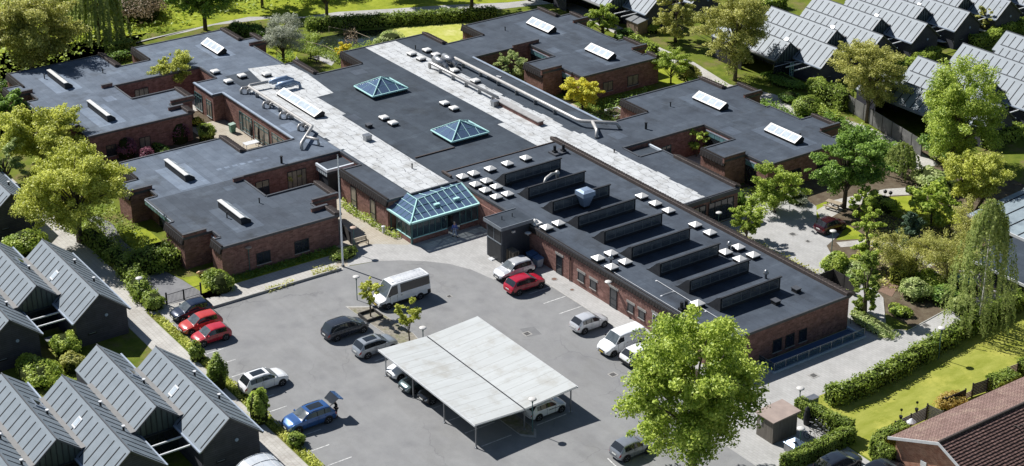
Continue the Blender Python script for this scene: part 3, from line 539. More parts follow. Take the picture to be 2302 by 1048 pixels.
# no room modelled below the pyramids; the glass shows the solid dark kerb top
# ---- dome skylights
def dome(x,y,s=.5,soft=False):
    m=MB(); z=RZ; m.box(x-s,x+s,y-s,y+s,z,z+.28,1)
    k=s*1.08
    if soft:
        prof=[(1,.28),(.95,.40),(.75,.47),(.4,.50)]
    else: prof=[(1,.28),(1,.36),(.93,.385),(.02,.66)]
    b=[[(x+sx*k*r,y+sy*k*r,z+h) for sx,sy in ((-1,-1),(1,-1),(1,1),(-1,1))] for r,h in prof]
    for A,Bq in zip(b[:-1],b[1:]):
        for i in range(4): j=(i+1)%4; m.poly([A[i],A[j],Bq[j],Bq[i]],0)
    m.poly(b[-1],0); rpart(m,'dome_skylight',[M_dome,M_black])
for q in ((-35.4,10.5),(-35.5,13.1),(-28.6,5.8),(-19.4,4.3),(-19.5,5.9),(-19.8,17.2),(-17.5,17.2),(-15.3,17.2),(-11,17.2),(-8.7,17.2),(-4.5,17.3),(-4.4,15.5),(-2.3,17.3),(-2.4,15.6),(-10.8,6),(-10.7,4.3),(-8.5,6),(-8.4,4.2),(2.3,6.1),
  (-35.3,4.4),(-35.3,5.9),(-35.3,8.1),(-32.7,4.4),(-32.8,5.9),(-30.8,4.4),(-30.9,5.9),(-28.7,4.4)): dome(*q)
for q in ((-81.7,-3.0),(-77.5,-3.2),(-77,1.9),(-78.3,-0.9),(-72.8,21.1),(-70.5,21.1),(-72.8,23.5),(-70.6,23.5),(-64.2,22.2),(-59.5,22.3),(-55.4,6.4),(-53.3,6.4),(-55.2,14.9),(-53.1,14.9)): dome(*q,s=.48,soft=True)
for q in ((6.2,12.4),(5.5,15.7),(-54.4,3.7)): rpart(MB().box(q[0]-.35,q[0]+.35,q[1]-.3,q[1]+.3,RZ,RZ+.35,0).box(q[0]-.4,q[0]+.4,q[1]-.35,q[1]+.35,RZ+.35,RZ+.42,1),'roof_hatch',[M_black,M_trim])
M_rlglass=mat('rooflight_glass',(.045,.055,.068),(.09,.105,.12),rough=.12,spec=.8,scale=.8)
M_rlframe=mat('rooflight_frame',(.105,.118,.128),(.14,.155,.165),rough=.5,scale=2)
# ---- sawtooth rooflights of the kitchen wing
for k in range(9):
    X=-30.95+4.42*k; ya,yb=7.0,14.6; m=MB()
    prof=[(X-2.15,RZ+.0),(X-1.65,RZ+.22),(X-1.0,RZ+.78),(X-.5,RZ+1.26),(X-.2,RZ+1.44),(X+.02,RZ+1.5)]
    for p,q in zip(prof[:-1],prof[1:]): m.poly([(p[0],ya,p[1]),(q[0],ya,q[1]),(q[0],yb,q[1]),(p[0],yb,p[1])],0)
    for y_,fl in ((ya,0),(yb,1)):
        pts=[(p[0],y_,p[1]) for p in prof]+[(X+.02,y_,RZ)]; m.poly(pts if fl else pts[::-1],1)
    m.poly([(X,ya,RZ),(X,yb,RZ),(X,yb,RZ+1.5),(X,ya,RZ+1.5)],1); m.box(X-.06,X+.16,ya-.08,yb+.08,RZ+1.42,RZ+1.54,1)
    rpart(m,'sawtooth_rooflight',[M_felt_mid,M_felt_dark])
    g_=MB().box(X+.005,X+.05,ya+.2,yb-.2,RZ+.36,RZ+1.36,1)
    for i in range(6):
        y0=ya+.28+i*(yb-ya-.5)/6; y1=y0+(yb-ya-.5)/6-.10; g_.poly([(X+.055,y0,RZ+.46),(X+.055,y1,RZ+.46),(X+.055,y1,RZ+1.28),(X+.055,y0,RZ+1.28)],0)
        g_.box(X+.05,X+.075,y0+.1,y1-.1,RZ+.84,RZ+.87,1)
    rpart(g_,'rooflight_window',[M_rlglass,M_rlframe])
# ---- ducts, fans, pipes, vents
def ducttube(name,path,r,m_=None,n=10,ends=True): rpart(MB().tube(path,r,n),name,[m_ or M_duct],True)
zd=RZ+.72
ducttube('ventilation_duct',[(-73.3,.2,zd),(-73.5,-2.2,zd),(-73.2,-2.5,zd),(-56.9,-2.5,zd),(-56.6,-2.8,zd),(-53.1,-6.0,zd),(-52.9,-6.1,RZ+.1)],.20)
ducttube('ventilation_duct',[(-54.6,-4.7,zd),(-53.0,-3.9,zd),(-52.8,-3.9,RZ+.1)],.17)
for x in (-73.2,-67.2,-62.9,-58.3): ducttube('duct_branch',[(x,-2.6,zd-.05),(x,-3.45,zd-.05),(x,-3.6,zd-.2),(x,-3.6,RZ+.05)],.17); ducttube('duct_branch',[(x+.55,-2.55,zd-.1),(x+.55,-2.95,zd-.2),(x+.55,-2.95,RZ+.05)],.15)
for y0 in (.6,1.9):
    X=-72.9+ (1.7 if y0>1 else 0); rpart(MB().tube([(X,.2,RZ+.75),(X,.5,RZ+.78),(X,.55,RZ+.78),(X,2.7,RZ+.78),(X,2.8,RZ+.78),(X+.35,3.3,RZ+.6),(X+.4,3.4,RZ+.1)],[.2,.22,.40,.40,.24,.22,.22],12),'duct_silencer',[M_bluegal],True)
ducttube('ventilation_duct',[(-67.3,20.4,RZ+.1),(-67.3,20.4,zd),(-67.0,20.55,zd),(-52,20.55,zd)],.21)
ducttube('ventilation_duct',[(-67.0,24.1,zd),(-40.6,24.1,zd),(-39.9,24.3,zd),(-37.0,27.2,zd),(-36.7,27.5,RZ+.1)],.21)
ducttube('ventilation_duct',[(-39.0,25.2,zd),(-36.6,24.0,zd),(-36.0,23.5,RZ+.1)],.2)
for y_ in (21.6,23.0): rpart(MB().tube([(-68.2,y_,RZ+.85),(-68.0,y_,RZ+.85),(-67.9,y_,RZ+.85),(-66.0,y_,RZ+.85),(-65.9,y_,RZ+.85),(-65.2,y_,RZ+.75),(-64.9,y_,RZ+.1)],[.25,.3,.52,.52,.3,.28,.28],14),'duct_silencer',[M_galv],True)
def dsup(*q): rpart(MB().box(*q),'duct_support',[M_galv])
for x in range(-65,-52,3): dsup(x-.05,x+.05,20.3,20.8,RZ,RZ+.55)
for x in range(-65,-41,4): dsup(x-.05,x+.05,23.85,24.35,RZ,RZ+.55)
for x in range(-71,-57,3): dsup(x-.05,x+.05,-2.75,-2.25,RZ,RZ+.55)
rpart(MB().box(-52,-43,20.2,20.95,RZ,RZ+.5,0).box(-52.1,-42.9,20.1,21.05,RZ+.5,RZ+.6,1),'raised_duct_box',[M_brick,M_duct])
rpart(MB().box(-60,-57.6,24.4,24.8,RZ,RZ+.3).tube([(-58.5,24.9,RZ+.1),(-58.5,24.9,RZ+.6),(-57.8,25.1,RZ+.6)],.13,8),'pump_fittings',[M_galv])
def box_fan(x,y,s=.4,m_=None): rpart(MB().box(x-s,x+s,y-s,y+s,RZ,RZ+.5).box(x-s*1.12,x+s*1.12,y-s*1.12,y+s*1.12,RZ+.5,RZ+.72),'roof_fan',[m_ or M_galv])
box_fan(-51.4,19.7,.36); box_fan(-51,1.5,.38)
rpart(MB().box(-21.9,-21.1,10.4,11.2,RZ,RZ+.5,1).hull8([(-21.8,10.4,RZ+.3),(-21.1,10.4,RZ+.3),(-21.1,11.1,RZ+.3),(-21.8,11.1,RZ+.3),(-22.1,10.1,RZ+1.5),(-20.8,10.1,RZ+1.5),(-20.8,11.5,RZ+1.5),(-22.1,11.5,RZ+1.5)]).box(-22.2,-20.7,10.0,11.6,RZ+1.5,RZ+2.0).hull8([(-22.15,10.05,RZ+2.0),(-20.75,10.05,RZ+2.0),(-20.75,11.55,RZ+2.0),(-22.15,11.55,RZ+2.0),(-21.8,10.4,RZ+2.14),(-21.1,10.4,RZ+2.14),(-21.1,11.2,RZ+2.14),(-21.8,11.2,RZ+2.14)]),'extract_cowl',[M_bluegal,M_black])
rpart(MB().tube([(-26.5,9.0,RZ+1.35),(-26.9,9.6,RZ+1.7),(-27.2,10.6,RZ+1.9),(-27.4,11.3,RZ+1.75)],[.10,.17,.17,.15],8).lathe([(.2,0),(.22,.4),(.3,.45),(.3,.6),(.12,.8),(.0,.82)],10,(-27.4,11.5,RZ+1.2)),'bent_extract_pipe',[M_duct],True)
def cowl(x,y,mt): rpart(MB().lathe([(.12,0),(.12,.5),(.26,.52),(.28,.62),(.2,.72),(.2,.85),(.05,.95)],10,(x,y,RZ)),'vent_cowl',[mt],True)
for x,y in ((-9.5,4.95),(-5.0,16.5),(1.8,15.2)): cowl(x,y,M_galv)
rpart(MB().box(-21.8,-20.7,3.65,4.7,RZ,RZ+.22,0).lathe([(.30,.2),(.34,.35),(.2,.5),(.02,.6)],12,(-21.25,4.1,RZ),0),'dome_vent',[M_dome])
for q in ((-38.8,37,.5),(-34.9,30,.75),(-74,36.9,.45),(-74.6,22.8,.5),(-50.8,-9.8,.8),(-42.6,-16.8,.5),(-90.3,-14.7,.45),(-92.6,-21.6,.5),(-88.9,-5.5,.5),(-41.2,-21.3,.6),(-14.5,22.3,.6),(-41.0,1.4,.5),(-31.5,22.6,.3),(-22.5,43,.4),(-30.6,7.6,.5)):
    rpart(MB().tube([(q[0],q[1],RZ),(q[0],q[1],RZ+q[2])],.07 if q[2]<.7 else .14,8).tube([(q[0],q[1],RZ+q[2]),(q[0],q[1],RZ+q[2]+.08)],.11 if q[2]<.7 else .19,8),'vent_pipe',[M_black])
for x,y in ((2.2,4.2),(2.2,4.75),(-35.2,16.9),(-34.9,17.9)): rpart(MB().box(x-.25,x+.25,y-.25,y+.25,RZ,RZ+.35).tube([(x,y,RZ+.3),(x,y,RZ+.95)],.17,10),'black_flue',[M_black])
rpart(MB().box(-35.8,-34.4,16.4,18.3,RZ,RZ+.18),'flue_base',[M_trim])
rpart(MB().tube([(-3.9,6.2,RZ+.1),(9,5.9,RZ+.1)],.028,5).tube([(-1.2,6.1,RZ+.1),(-1.2,4.7,RZ+.1)],.025,5).tube([(-9,3.9,RZ+.1),(9,3.9,RZ+.1)],.02,4),'lightning_conductor',[M_frame_white])
for x,y in ((-3.9,6.2),(-1.2,6.1),(-1.2,4.6),(3.6,6.0),(9,5.8)): rpart(MB().lathe([(.13,0),(.12,.06),(.04,.1)],8,(x,y,RZ)),'conductor_block',[M_frame_white])
M_coping2=mat('pale_coping',(.62,.66,.70),(.52,.56,.60),rough=.45,scale=2)
# ---- low link canopies
bpart(MB().box(-49.2,-46.8,-6.2,-2.82,2.55,3.05,0).box(-49.1,-46.9,-6.1,-2.85,0,2.55,3),'link_lobby',[M_felt,M_coping,M_felt,M_frame_dark])
bpart(MB().box(-49.3,-46.66,-6.34,-6.12,2.9,3.2),'lobby_coping',[M_coping2]); bpart(MB().box(-46.9,-46.66,-6.12,-2.0,2.9,3.2),'lobby_coping',[M_coping2])
m=MB(); 
for k in range(6): m.box(-49.25+.42*k,-48.95+.42*k,-6.26,-6.21,2.3,2.85)
bpart(m,'lobby_glazing',[M_skyglass])
bpart(MB().box(-31.6,-29.2,24.2,27.75,0,2.95,1).box(-31.6,-29.15,24.22,27.9,2.95,3.0,0),'link_lobby',[M_felt,M_brick])
bpart(MB().box(-31.7,-29.1,27.75,27.97,2.95,3.25),'lobby_coping',[M_coping2]); bpart(MB().box(-29.3,-29.05,24.0,27.75,2.95,3.25),'lobby_coping',[M_coping2])
# overhanging glazed canopies over west / east patios
def canopy(x0,x1,y,s,w_=1.35):
    ya,yb=sorted((y,y+s*w_))
    yy=y+s*w_; g_=MB(); n=int((x1-x0)/.7)
    for k in range(n): xa=x0+k*(x1-x0)/n+.04; xb=xa+(x1-x0)/n-.08; g_.box(xa,xb,*sorted((yy+s*.03,yy+s*.09)),RZ-.55,RZ-.17)
    bpart(g_,'canopy_glazing',[M_skyglass2]); bpart(MB().box(x0,x1,*sorted((yy+s*.0,yy+s*.12)),RZ-.14,RZ-.02),'canopy_fascia',[M_coping])
    bpart(MB().box(x0+.1,x1-.1,*sorted((y+s*.005,y+s*.05)),0.02,3.2),'patio_glazing',[M_glassdark])
M_skyglass2=mat('canopy_glass',(.16,.30,.32),(.10,.2,.22),rough=.15,spec=.7,scale=1.4)
canopy(-50.6,-43.75,-25,-1); canopy(-86,-79.4,-25,-1)
for (x0,x1,y,s) in ((-66.9,-61.8,36.2,-1),(-31.5,-26.6,36.4,-1),(-39.1,-37.4,-24.1,-1),(-57.3,-55.4,34.3,-1),(-22.2,-20.4,34.3,-1)):
    m=MB(); n=max(2,int((x1-x0)/.7)); yy=y+s*.06
    m.box(x0,x1,min(y+s*.02,y+s*.09),max(y+s*.02,y+s*.09),2.95,3.08,1)
    for k in range(n): xa=x0+k*(x1-x0)/n+.04; m.box(xa,xa+(x1-x0)/n-.08,min(y+s*.02,yy),max(y+s*.02,yy),2.4,2.93,0)
    m.box(x0,x1,min(y+s*.01,y+s*.03),max(y+s*.01,y+s*.03),.1,2.4,2)
    bpart(m,'clerestory_glazing',[M_skyglass2,M_coping,M_glassdark])
for q in ((-43.68,-43.5,-15.4,-9.9),(-79.42,-79.22,-15.5,-9.6)): rpart(MB().box(*q,RZ+.01,RZ+.16),'courtyard_coping',[M_trim])
# ---- windows and doors
def win(ax,c,s,a0,a1,z0,z1,panes=2,fm=None,gm=None,sill=True,lintel=None,name='window',horiz=None):
    fm=fm or M_frame_dark; gm=gm or M_glassdark
    def bx(m,a,b,d0,d1,z0,z1,mi): 
        lo,hi=sorted((c+s*d0,c+s*d1))
        m.box(lo,hi,a,b,z0,z1,mi) if ax=='x' else m.box(a,b,lo,hi,z0,z1,mi)
    f=MB(); t=.07
    bx(f,a0,a1,.004,.03,z0,z1,1)
    for a,b in ((a0,a0+t),(a1-t,a1)): bx(f,a,b,.03,.07,z0,z1,0)
    for z_a,z_b in ((z0,z0+t),(z1-t,z1)): bx(f,a0+t,a1-t,.03,.069,z_a,z_b,0)
    for k in range(1,panes): xx=a0+(a1-a0)*k/panes; bx(f,xx-.035,xx+.035,.03,.068,z0+t,z1-t,0)
    if horiz:
        for hz in horiz: bx(f,a0+t,a1-t,.03,.066,hz-.035,hz+.035,0)
    o=bpart(f,name,[fm,gm])
    if sill: q=MB(); bx(q,a0-.05,a1+.05,.0,.13,z0-.08,z0-.003,0); q.build('sill',[M_concrete],o)
    if lintel: q=MB(); bx(q,a0-.2,a1+.2,.0,.035,z1+.003,z1+.26,0); q.build('lintel',[M_concrete],o)
    return o
win('x',-35,1,-21.2,-19.6,.5,1.8,2); win('x',-35,1,-16.8,-15.1,.5,1.9,2)
win('x',-53.2,1,37.8,39.4,.7,2.0,2,gm=M_curtain); win('x',-53.2,1,41.8,43.6,.6,2.0,2,gm=M_curtain)
win('y',-5.4,-1,-43.0,-41.8,.25,2.5,1,gm=M_curtain,horiz=(.9,)); win('y',-5.4,-1,-38.8,-37.7,.25,2.5,1,gm=M_curtain,horiz=(.9,))
for y0,y1 in ((9.5,10.6),(11.1,12.2),(12.8,13.8)): win('x',9.1,1,y0,y1,.5,1.8,1)
win('y',3.5,-1,-12.9,-11.9,.75,1.65,1,lintel=True); win('y',3.5,-1,-10.9,-9.9,.75,1.65,1,lintel=True); win('y',3.5,-1,-4.9,-4.0,.75,1.6,1,lintel=True); win('y',3.5,-1,-3.2,-2.3,.75,1.6,1,lintel=True)
for x0,x1 in ((-16.6,-15.6),(-7.7,-6.6)): win('y',3.5,-1,x0,x1,.02,2.1,1,sill=False,lintel=True,name='door',horiz=(.35,1.0),gm=M_glassdark)
win('y',3.5,-1,-1.1,-.1,.02,2.1,2,sill=False,lintel=True,name='door',fm=M_frame_white)
win('y',3.5,-1,-24.7,-23.6,.02,2.1,1,sill=False,lintel=True,name='door')
win('y',-5.4,-1,-70.3,-69.6,.05,2.6,1,fm=M_frame_dgreen,sill=False,name='door',horiz=(1.1,)); 
for x0,x1 in ((-69.4,-66.9),(-66.3,-62.5),(-61.7,-57.4)): win('y',-5.4,-1,x0,x1,.25,2.6,3,fm=M_frame_dgreen,gm=M_curtain,horiz=(2.1,.7))
win('y',-6.8,-1,-76.6,-75.2,.3,2.5,2,fm=M_frame_dgreen,gm=M_curtain,horiz=(2.0,)); win('y',-6.8,-1,-80,-77.9,.3,2.5,3,fm=M_frame_dgreen,gm=M_glassdark,horiz=(2.0,))
win('x',-50,1,-13.6,-11.9,.6,2.4,2); win('x',-50,1,-9.6,-7.2,.3,2.6,4,gm=M_curtain); win('x',-85,1,-12.8,-10.9,.6,2.4,3)
win('x',-70.8,1,-18.4,-17.0,.4,1.9,2,gm=M_curtain); win('x',-70.8,1,-22.6,-21.3,.5,1.9,2)
win('x',-15.9,1,20.2,22.9,.2,2.7,3); win('x',-15.9,1,23.3,26.9,.2,2.7,4); win('x',-31.9,1,30.0,31.4,.02,2.2,2,name='door',sill=False,fm=M_frame_dgreen)
win('x',-18.5,1,37.5,39.4,.6,2.0,2); win('x',-18.5,1,42,43.9,.6,2.0,2)
for x,y in ((-14.2,3.4),): bpart(MB().tube([(x,3.42,0),(x,3.42,RZ-.8)],.05,6),'downpipe',[M_black])
bpart(MB().box(-15.96,-15.7,19.2,27.6,RZ-.45,RZ+.02),'fascia_board',[M_trim])
# wall lamps on the kitchen front
def walllamp(x): bpart(MB().tube([(x,3.5,2.75),(x,2.95,2.9),(x,2.85,3.0)],.03,5,1).lathe([(.06,-.25),(.09,0),(.36,.03),(.34,.08),(.12,.14),(.02,.15)],16,(x,2.85,3.0)),'wall_lamp',[M_lampshade,M_black],None,True)
for x in (-24.6,-20.7,-7.2): walllamp(x)
# ---- entrance conservatory (local parts of the building)
gx0,gx1,gy0,gy1,ge=-35.1,-30.7,-5.15,3.3,2.65
lo=MB(); lo.box(gx1-.12,gx1,gy0,gy0+4.6,0,.6); lo.box(gx0+1.4,gx1-.12,gy0,gy0+.12,0,.6); lo.box(gx1-.12,gx1,1.0,gy1,0,.6); bpart(lo,'plinth_wall',[M_brick])
fr=MB(); gl=MB(); top=3.75
E1_=(gx0,gy0-.25,ge);E2_=(gx1+.3,gy0-.25,ge);E3_=(gx1+.3,gy1,ge);Tn=(-33.1,-2.9,top);Tf=(-33.9,gy1,top+.05); W1_=(gx0,-2.9,top-.3)
gl.poly([E2_,E3_,Tf,Tn]); gl.poly([E1_,E2_,Tn,(gx0,-2.9,top)]) ; gl.poly([Tn,Tf,(gx0,gy1,RZ-.15),(gx0,-2.9,RZ-.15)])
fr.box(gx1+.18,gx1+.42,gy0-.3,gy1,ge-.12,ge+.06).box(gx0,gx1+.42,gy0-.42,gy0-.22,ge-.12,ge+.06)
fr.tube([E2_,Tn],.09,6).tube([Tn,Tf],.06,6).tube([E3_,Tf],.09,6)
for k in range(1,10):
    y=gy0-.25+(gy1-gy0+.25)*k/10; e=(gx1+.3,y,ge+.02)
    if y<-2.9: f=(y-(gy0-.25))/(-2.9-gy0+.25); t=tuple(E2_[i]+(Tn[i]-E2_[i])*f for i in range(3))
    else: f=(y+2.9)/(gy1+2.9); t=tuple(Tn[i]+(Tf[i]-Tn[i])*f for i in range(3))
    fr.tube([e,(t[0],t[1],t[2]+.02)],.04,4)
for t in (.36,.68):
    a=tuple(E2_[i]+(Tn[i]-E2_[i])*t for i in range(3)); b=tuple(E3_[i]+(Tf[i]-E3_[i])*t for i in range(3)); fr.tube([(a[0],a[1],a[2]+.02),(b[0],b[1],b[2]+.02)],.035,4)
for k in range(1,6):
    x=gx0+(gx1+.3-gx0)*k/6; e=(x,gy0-.25,ge+.02)
    if x>Tn[0]: f=(E2_[0]-x)/(E2_[0]-Tn[0]); t=tuple(E2_[i]+(Tn[i]-E2_[i])*f for i in range(3))
    else: t=(x,-2.9,top)
    fr.tube([e,(t[0],t[1],t[2]+.03)],.04,4)
for t in (.36,.68):
    a=tuple(E1_[i]+((gx0,-2.9,top)[i]-E1_[i])*t for i in range(3)); b=tuple(E2_[i]+(Tn[i]-E2_[i])*t for i in range(3)); fr.tube([(a[0],a[1],a[2]+.03),(b[0],b[1],b[2]+.03)],.035,4)
fr.tube([(gx0,-2.9,top+.02),(Tn[0],Tn[1],Tn[2]+.02)],.05,5)
for y in (-1.5,-.1,1.3,2.5): fr.tube([(gx0,y,RZ-.12),(Tn[0]-.35,y,top+.03)],.035,4)
for (ya_,yb_) in ((-1.6,-.9),(.9,1.6)): fr.box(-31.95,-31.6,ya_,yb_,3.16,3.34)
bpart(gl,'conservatory_roof',[M_glass]); bpart(fr,'conservatory_roof_frame',[M_frame_green])
fs=MB(); gs=MB()
ys=[gy0+k*(4.5)/6 for k in range(7)]+[1.0,1.75,2.5,gy1]
for y in ys: fs.box(gx1-.1,gx1-.0,y-.04,y+.04,.6 if y not in(0,) else 0,ge-.1)
bpart(MB().box(gx1-.1,gx1+.03,gy0,-.65,.6,.68),'window_sill',[M_frame_green]); bpart(MB().box(gx1-.1,gx1+.03,1.0,gy1,.6,.68),'window_sill',[M_frame_green]); bpart(MB().box(gx0+1.4,gx1-.1,gy0-.04,gy0+.1,.605,.69),'window_sill',[M_frame_green]); bpart(MB().box(-33.2,-33.15,-4.6,-1.2,.5,2.3),'interior_blind',[M_curtain])
fs.box(gx1-.09,gx1+.01,gy0,gy1,2.2,2.27).box(gx1-.14,gx1+.04,gy0-.04,gy0+.14,0,ge-.1)
for x in (gx0+1.4,gx0+2.3,gx0+3.2): fs.box(x-.04,x+.04,gy0-.01,gy0+.09,.6,ge-.1)
fs.box(gx0+.1,gx0+.18,gy0,gy0+.1,0,ge-.1)
gs.box(gx1-.07,gx1-.05,gy0,-.65,.68,ge-.1).box(gx1-.07,gx1-.05,1.0,gy1,.68,ge-.1).box(gx0+1.4,gx1-.1,gy0+.03,gy0+.05,.68,ge-.1)
bpart(fs,'conservatory_frame',[M_frame_dgreen]); bpart(gs,'conservatory_glazing',[M_glass_rail])
bpart(MB().box(-32.2,-32.1,-.6,1.0,0,2.4,0).box(-32.08,-32.05,-.5,.9,.05,2.3,1),'entrance_door',[M_frame_dark,M_glassdark])
sheet('entrance_floor',rect(gx0,gx1,gy0,gy1),.03,M_paver_grey)
# brick strip between the conservatory and the kitchen corner, tiled kerb roof edge
bpart(MB().box(-30.9,-24.2,3.35,3.5,0,2.6),'side_wall',[M_brick])
# ---- dark lift tower / bin store
T=[-24.1,-21.3,0.0,3.5]
M_slate2=mat('dark_blue_panel',(.035,.042,.055),(.05,.058,.074),rough=.45,scale=.8,spec=.5)
bpart(MB().box(T[0],T[1],T[2],T[3]-.02,0,3.95),'tower_wall',[M_slate2])
bpart(MB().box(T[0]-.2,T[1]+.2,T[2]-.2,T[3]+.3,3.95,4.2),'tower_roof',[M_felt])
M_fasc=mat('grey_fascia',(.16,.18,.20),(.20,.22,.25),rough=.5,scale=2)
bpart(MB().box(T[0]-.26,T[0]-.2,T[2]-.26,T[3]+.3,3.9,4.28).box(T[1]+.2,T[1]+.28,T[2]-.26,T[3]+.3,3.9,4.28).box(T[0]-.2,T[1]+.2,T[2]-.28,T[2]-.2,3.9,4.28),'tower_fascia',[M_fasc])
bpart(MB().box(T[0]+.25,T[1]-.15,T[2]-.05,T[2]-.005,.1,2.1).box(T[0]+.1,T[1]-.1,T[2]-.07,T[2]-.002,2.18,2.3,1).box(T[0]+.2,T[1]-.2,T[2]-.045,T[2]-.004,2.4,3.7,0).box(-22.75,-22.68,T[2]-.07,T[2]-.04,2.4,3.7,1),'roller_door',[mat('dark_door_panel',(.012,.014,.018),(.02,.023,.028),rough=.35,scale=2),M_fasc])
for x,y in ((-22.9,1.1),(-22.9,2.4)): bpart(MB().tube([(x,y,4.2),(x,y,4.6)],.05,6),'vent_pipe',[M_black])
# wall-hung lamp, alarm box
bpart(MB().box(-21.3,-21.1,1.2,1.55,3.3,3.5),'floodlight',[M_lampshade])
# ---- basement light well with glass railing at the kitchen end
sheet('light_well_floor',rect(9.3,11.3,7.7,19.1),.03,mat('light_well_blue',(.05,.10,.20),(.07,.13,.25),rough=.5,scale=1))
wl=MB().box(11.2,11.5,7.5,19.3,0,.22).box(9.15,11.2,7.5,7.75,0,.22).box(9.15,11.2,19.1,19.35,0,.22)
t=thing('light_well_railing','glass railing on a blue kerb round the basement well at the brick kitchen end','railing',(11.35,13,0))
wl.build('kerb',[mat('blue_grey_kerb',(.38,.46,.56),(.30,.38,.48),rough=.6,scale=2)],t,(11.35,13))
g_=MB().box(11.33,11.36,7.6,19.2,.22,1.0); g_.box(9.3,11.33,7.62,7.65,.22,1.0); g_.build('glass_panel',[M_glass_rail],t,(11.35,13))
g_=MB().tube([(9.3,7.63,1.03),(11.35,7.63,1.03),(11.35,19.2,1.03)],.03,6)
for k in range(9): g_.tube([(11.35,7.63+k*1.45,.2),(11.35,7.63+k*1.45,1.03)],.025,5)
g_.build('handrail',[M_galv],t,(11.35,13))
# ------------------------------------------------ dark gabled terrace houses
EA,RI=2.75,5.05; SL=(RI-EA)/2.75
def gable(parent,x0,x1,y,yl,yr,zl,zr,front='board',back=True,ww=.22):
    # roof over ridge y between yl (lit side) and yr; zl, zr = eave heights
    m=MB(); t=.12
    for (ye,ze,s) in ((yl,zl,-1),(yr,zr,1)):
        a=[(x0,y,RI),(x1,y,RI),(x1,ye,ze),(x0,ye,ze)]; b=[(p[0],p[1],p[2]-t) for p in a]
        if s<0: m.hull8([b[3],b[2],b[1],b[0],a[3],a[2],a[1],a[0]],0)
        else: m.hull8([b[0],b[1],b[2],b[3],a[0],a[1],a[2],a[3]],0)
        n=round((x1-x0)/1.13); L=math.hypot(ye-y,RI-ze)
        for k in range(1,n+1):
            X=x0+(k-.35)*(x1-x0)/n-.03
            p=lambda f: (y+(ye-y)*f, RI+(ze-RI)*f+.003)
            (ya,za),(yb,zb)=p(.42/L),p(1-.16/L)
            m.hull8([(X,ya,za),(X+.11,ya,za),(X+.11,yb,zb),(X,yb,zb),(X,ya,za+.03),(X+.11,ya,za+.03),(X+.11,yb,zb+.03),(X,yb,zb+.03)],1)
    m.tube([(x0-.02,y,RI+.0),(x1+.02,y,RI+.0)],.07,6,2)
    m.hull8([(x1-.02,yl,zl-.16),(x1+.06,yl,zl-.16),(x1+.06,y,RI-.16),(x1-.02,y,RI-.16),(x1-.02,yl,zl+.03),(x1+.06,yl,zl+.03),(x1+.06,y,RI+.03),(x1-.02,y,RI+.03)],2)
    m.hull8([(x1-.02,y,RI-.16),(x1+.06,y,RI-.16),(x1+.06,yr,zr-.16),(x1-.02,yr,zr-.16),(x1-.02,y,RI+.03),(x1+.06,y,RI+.03),(x1+.06,yr,zr+.03),(x1-.02,yr,zr+.03)],2)
    return m.build('roof',[M_houseroof,M_seam,M_trim],parent)
M_gable=mat('dark_grey_boarding',(0.055,0.057,0.072),(0.084,0.084,0.104),rough=.8,scale=.9,c3=(0.069,0.070,0.086),extra=brickx(3,.2,.02,(.6,.6,.6),amt=.10))
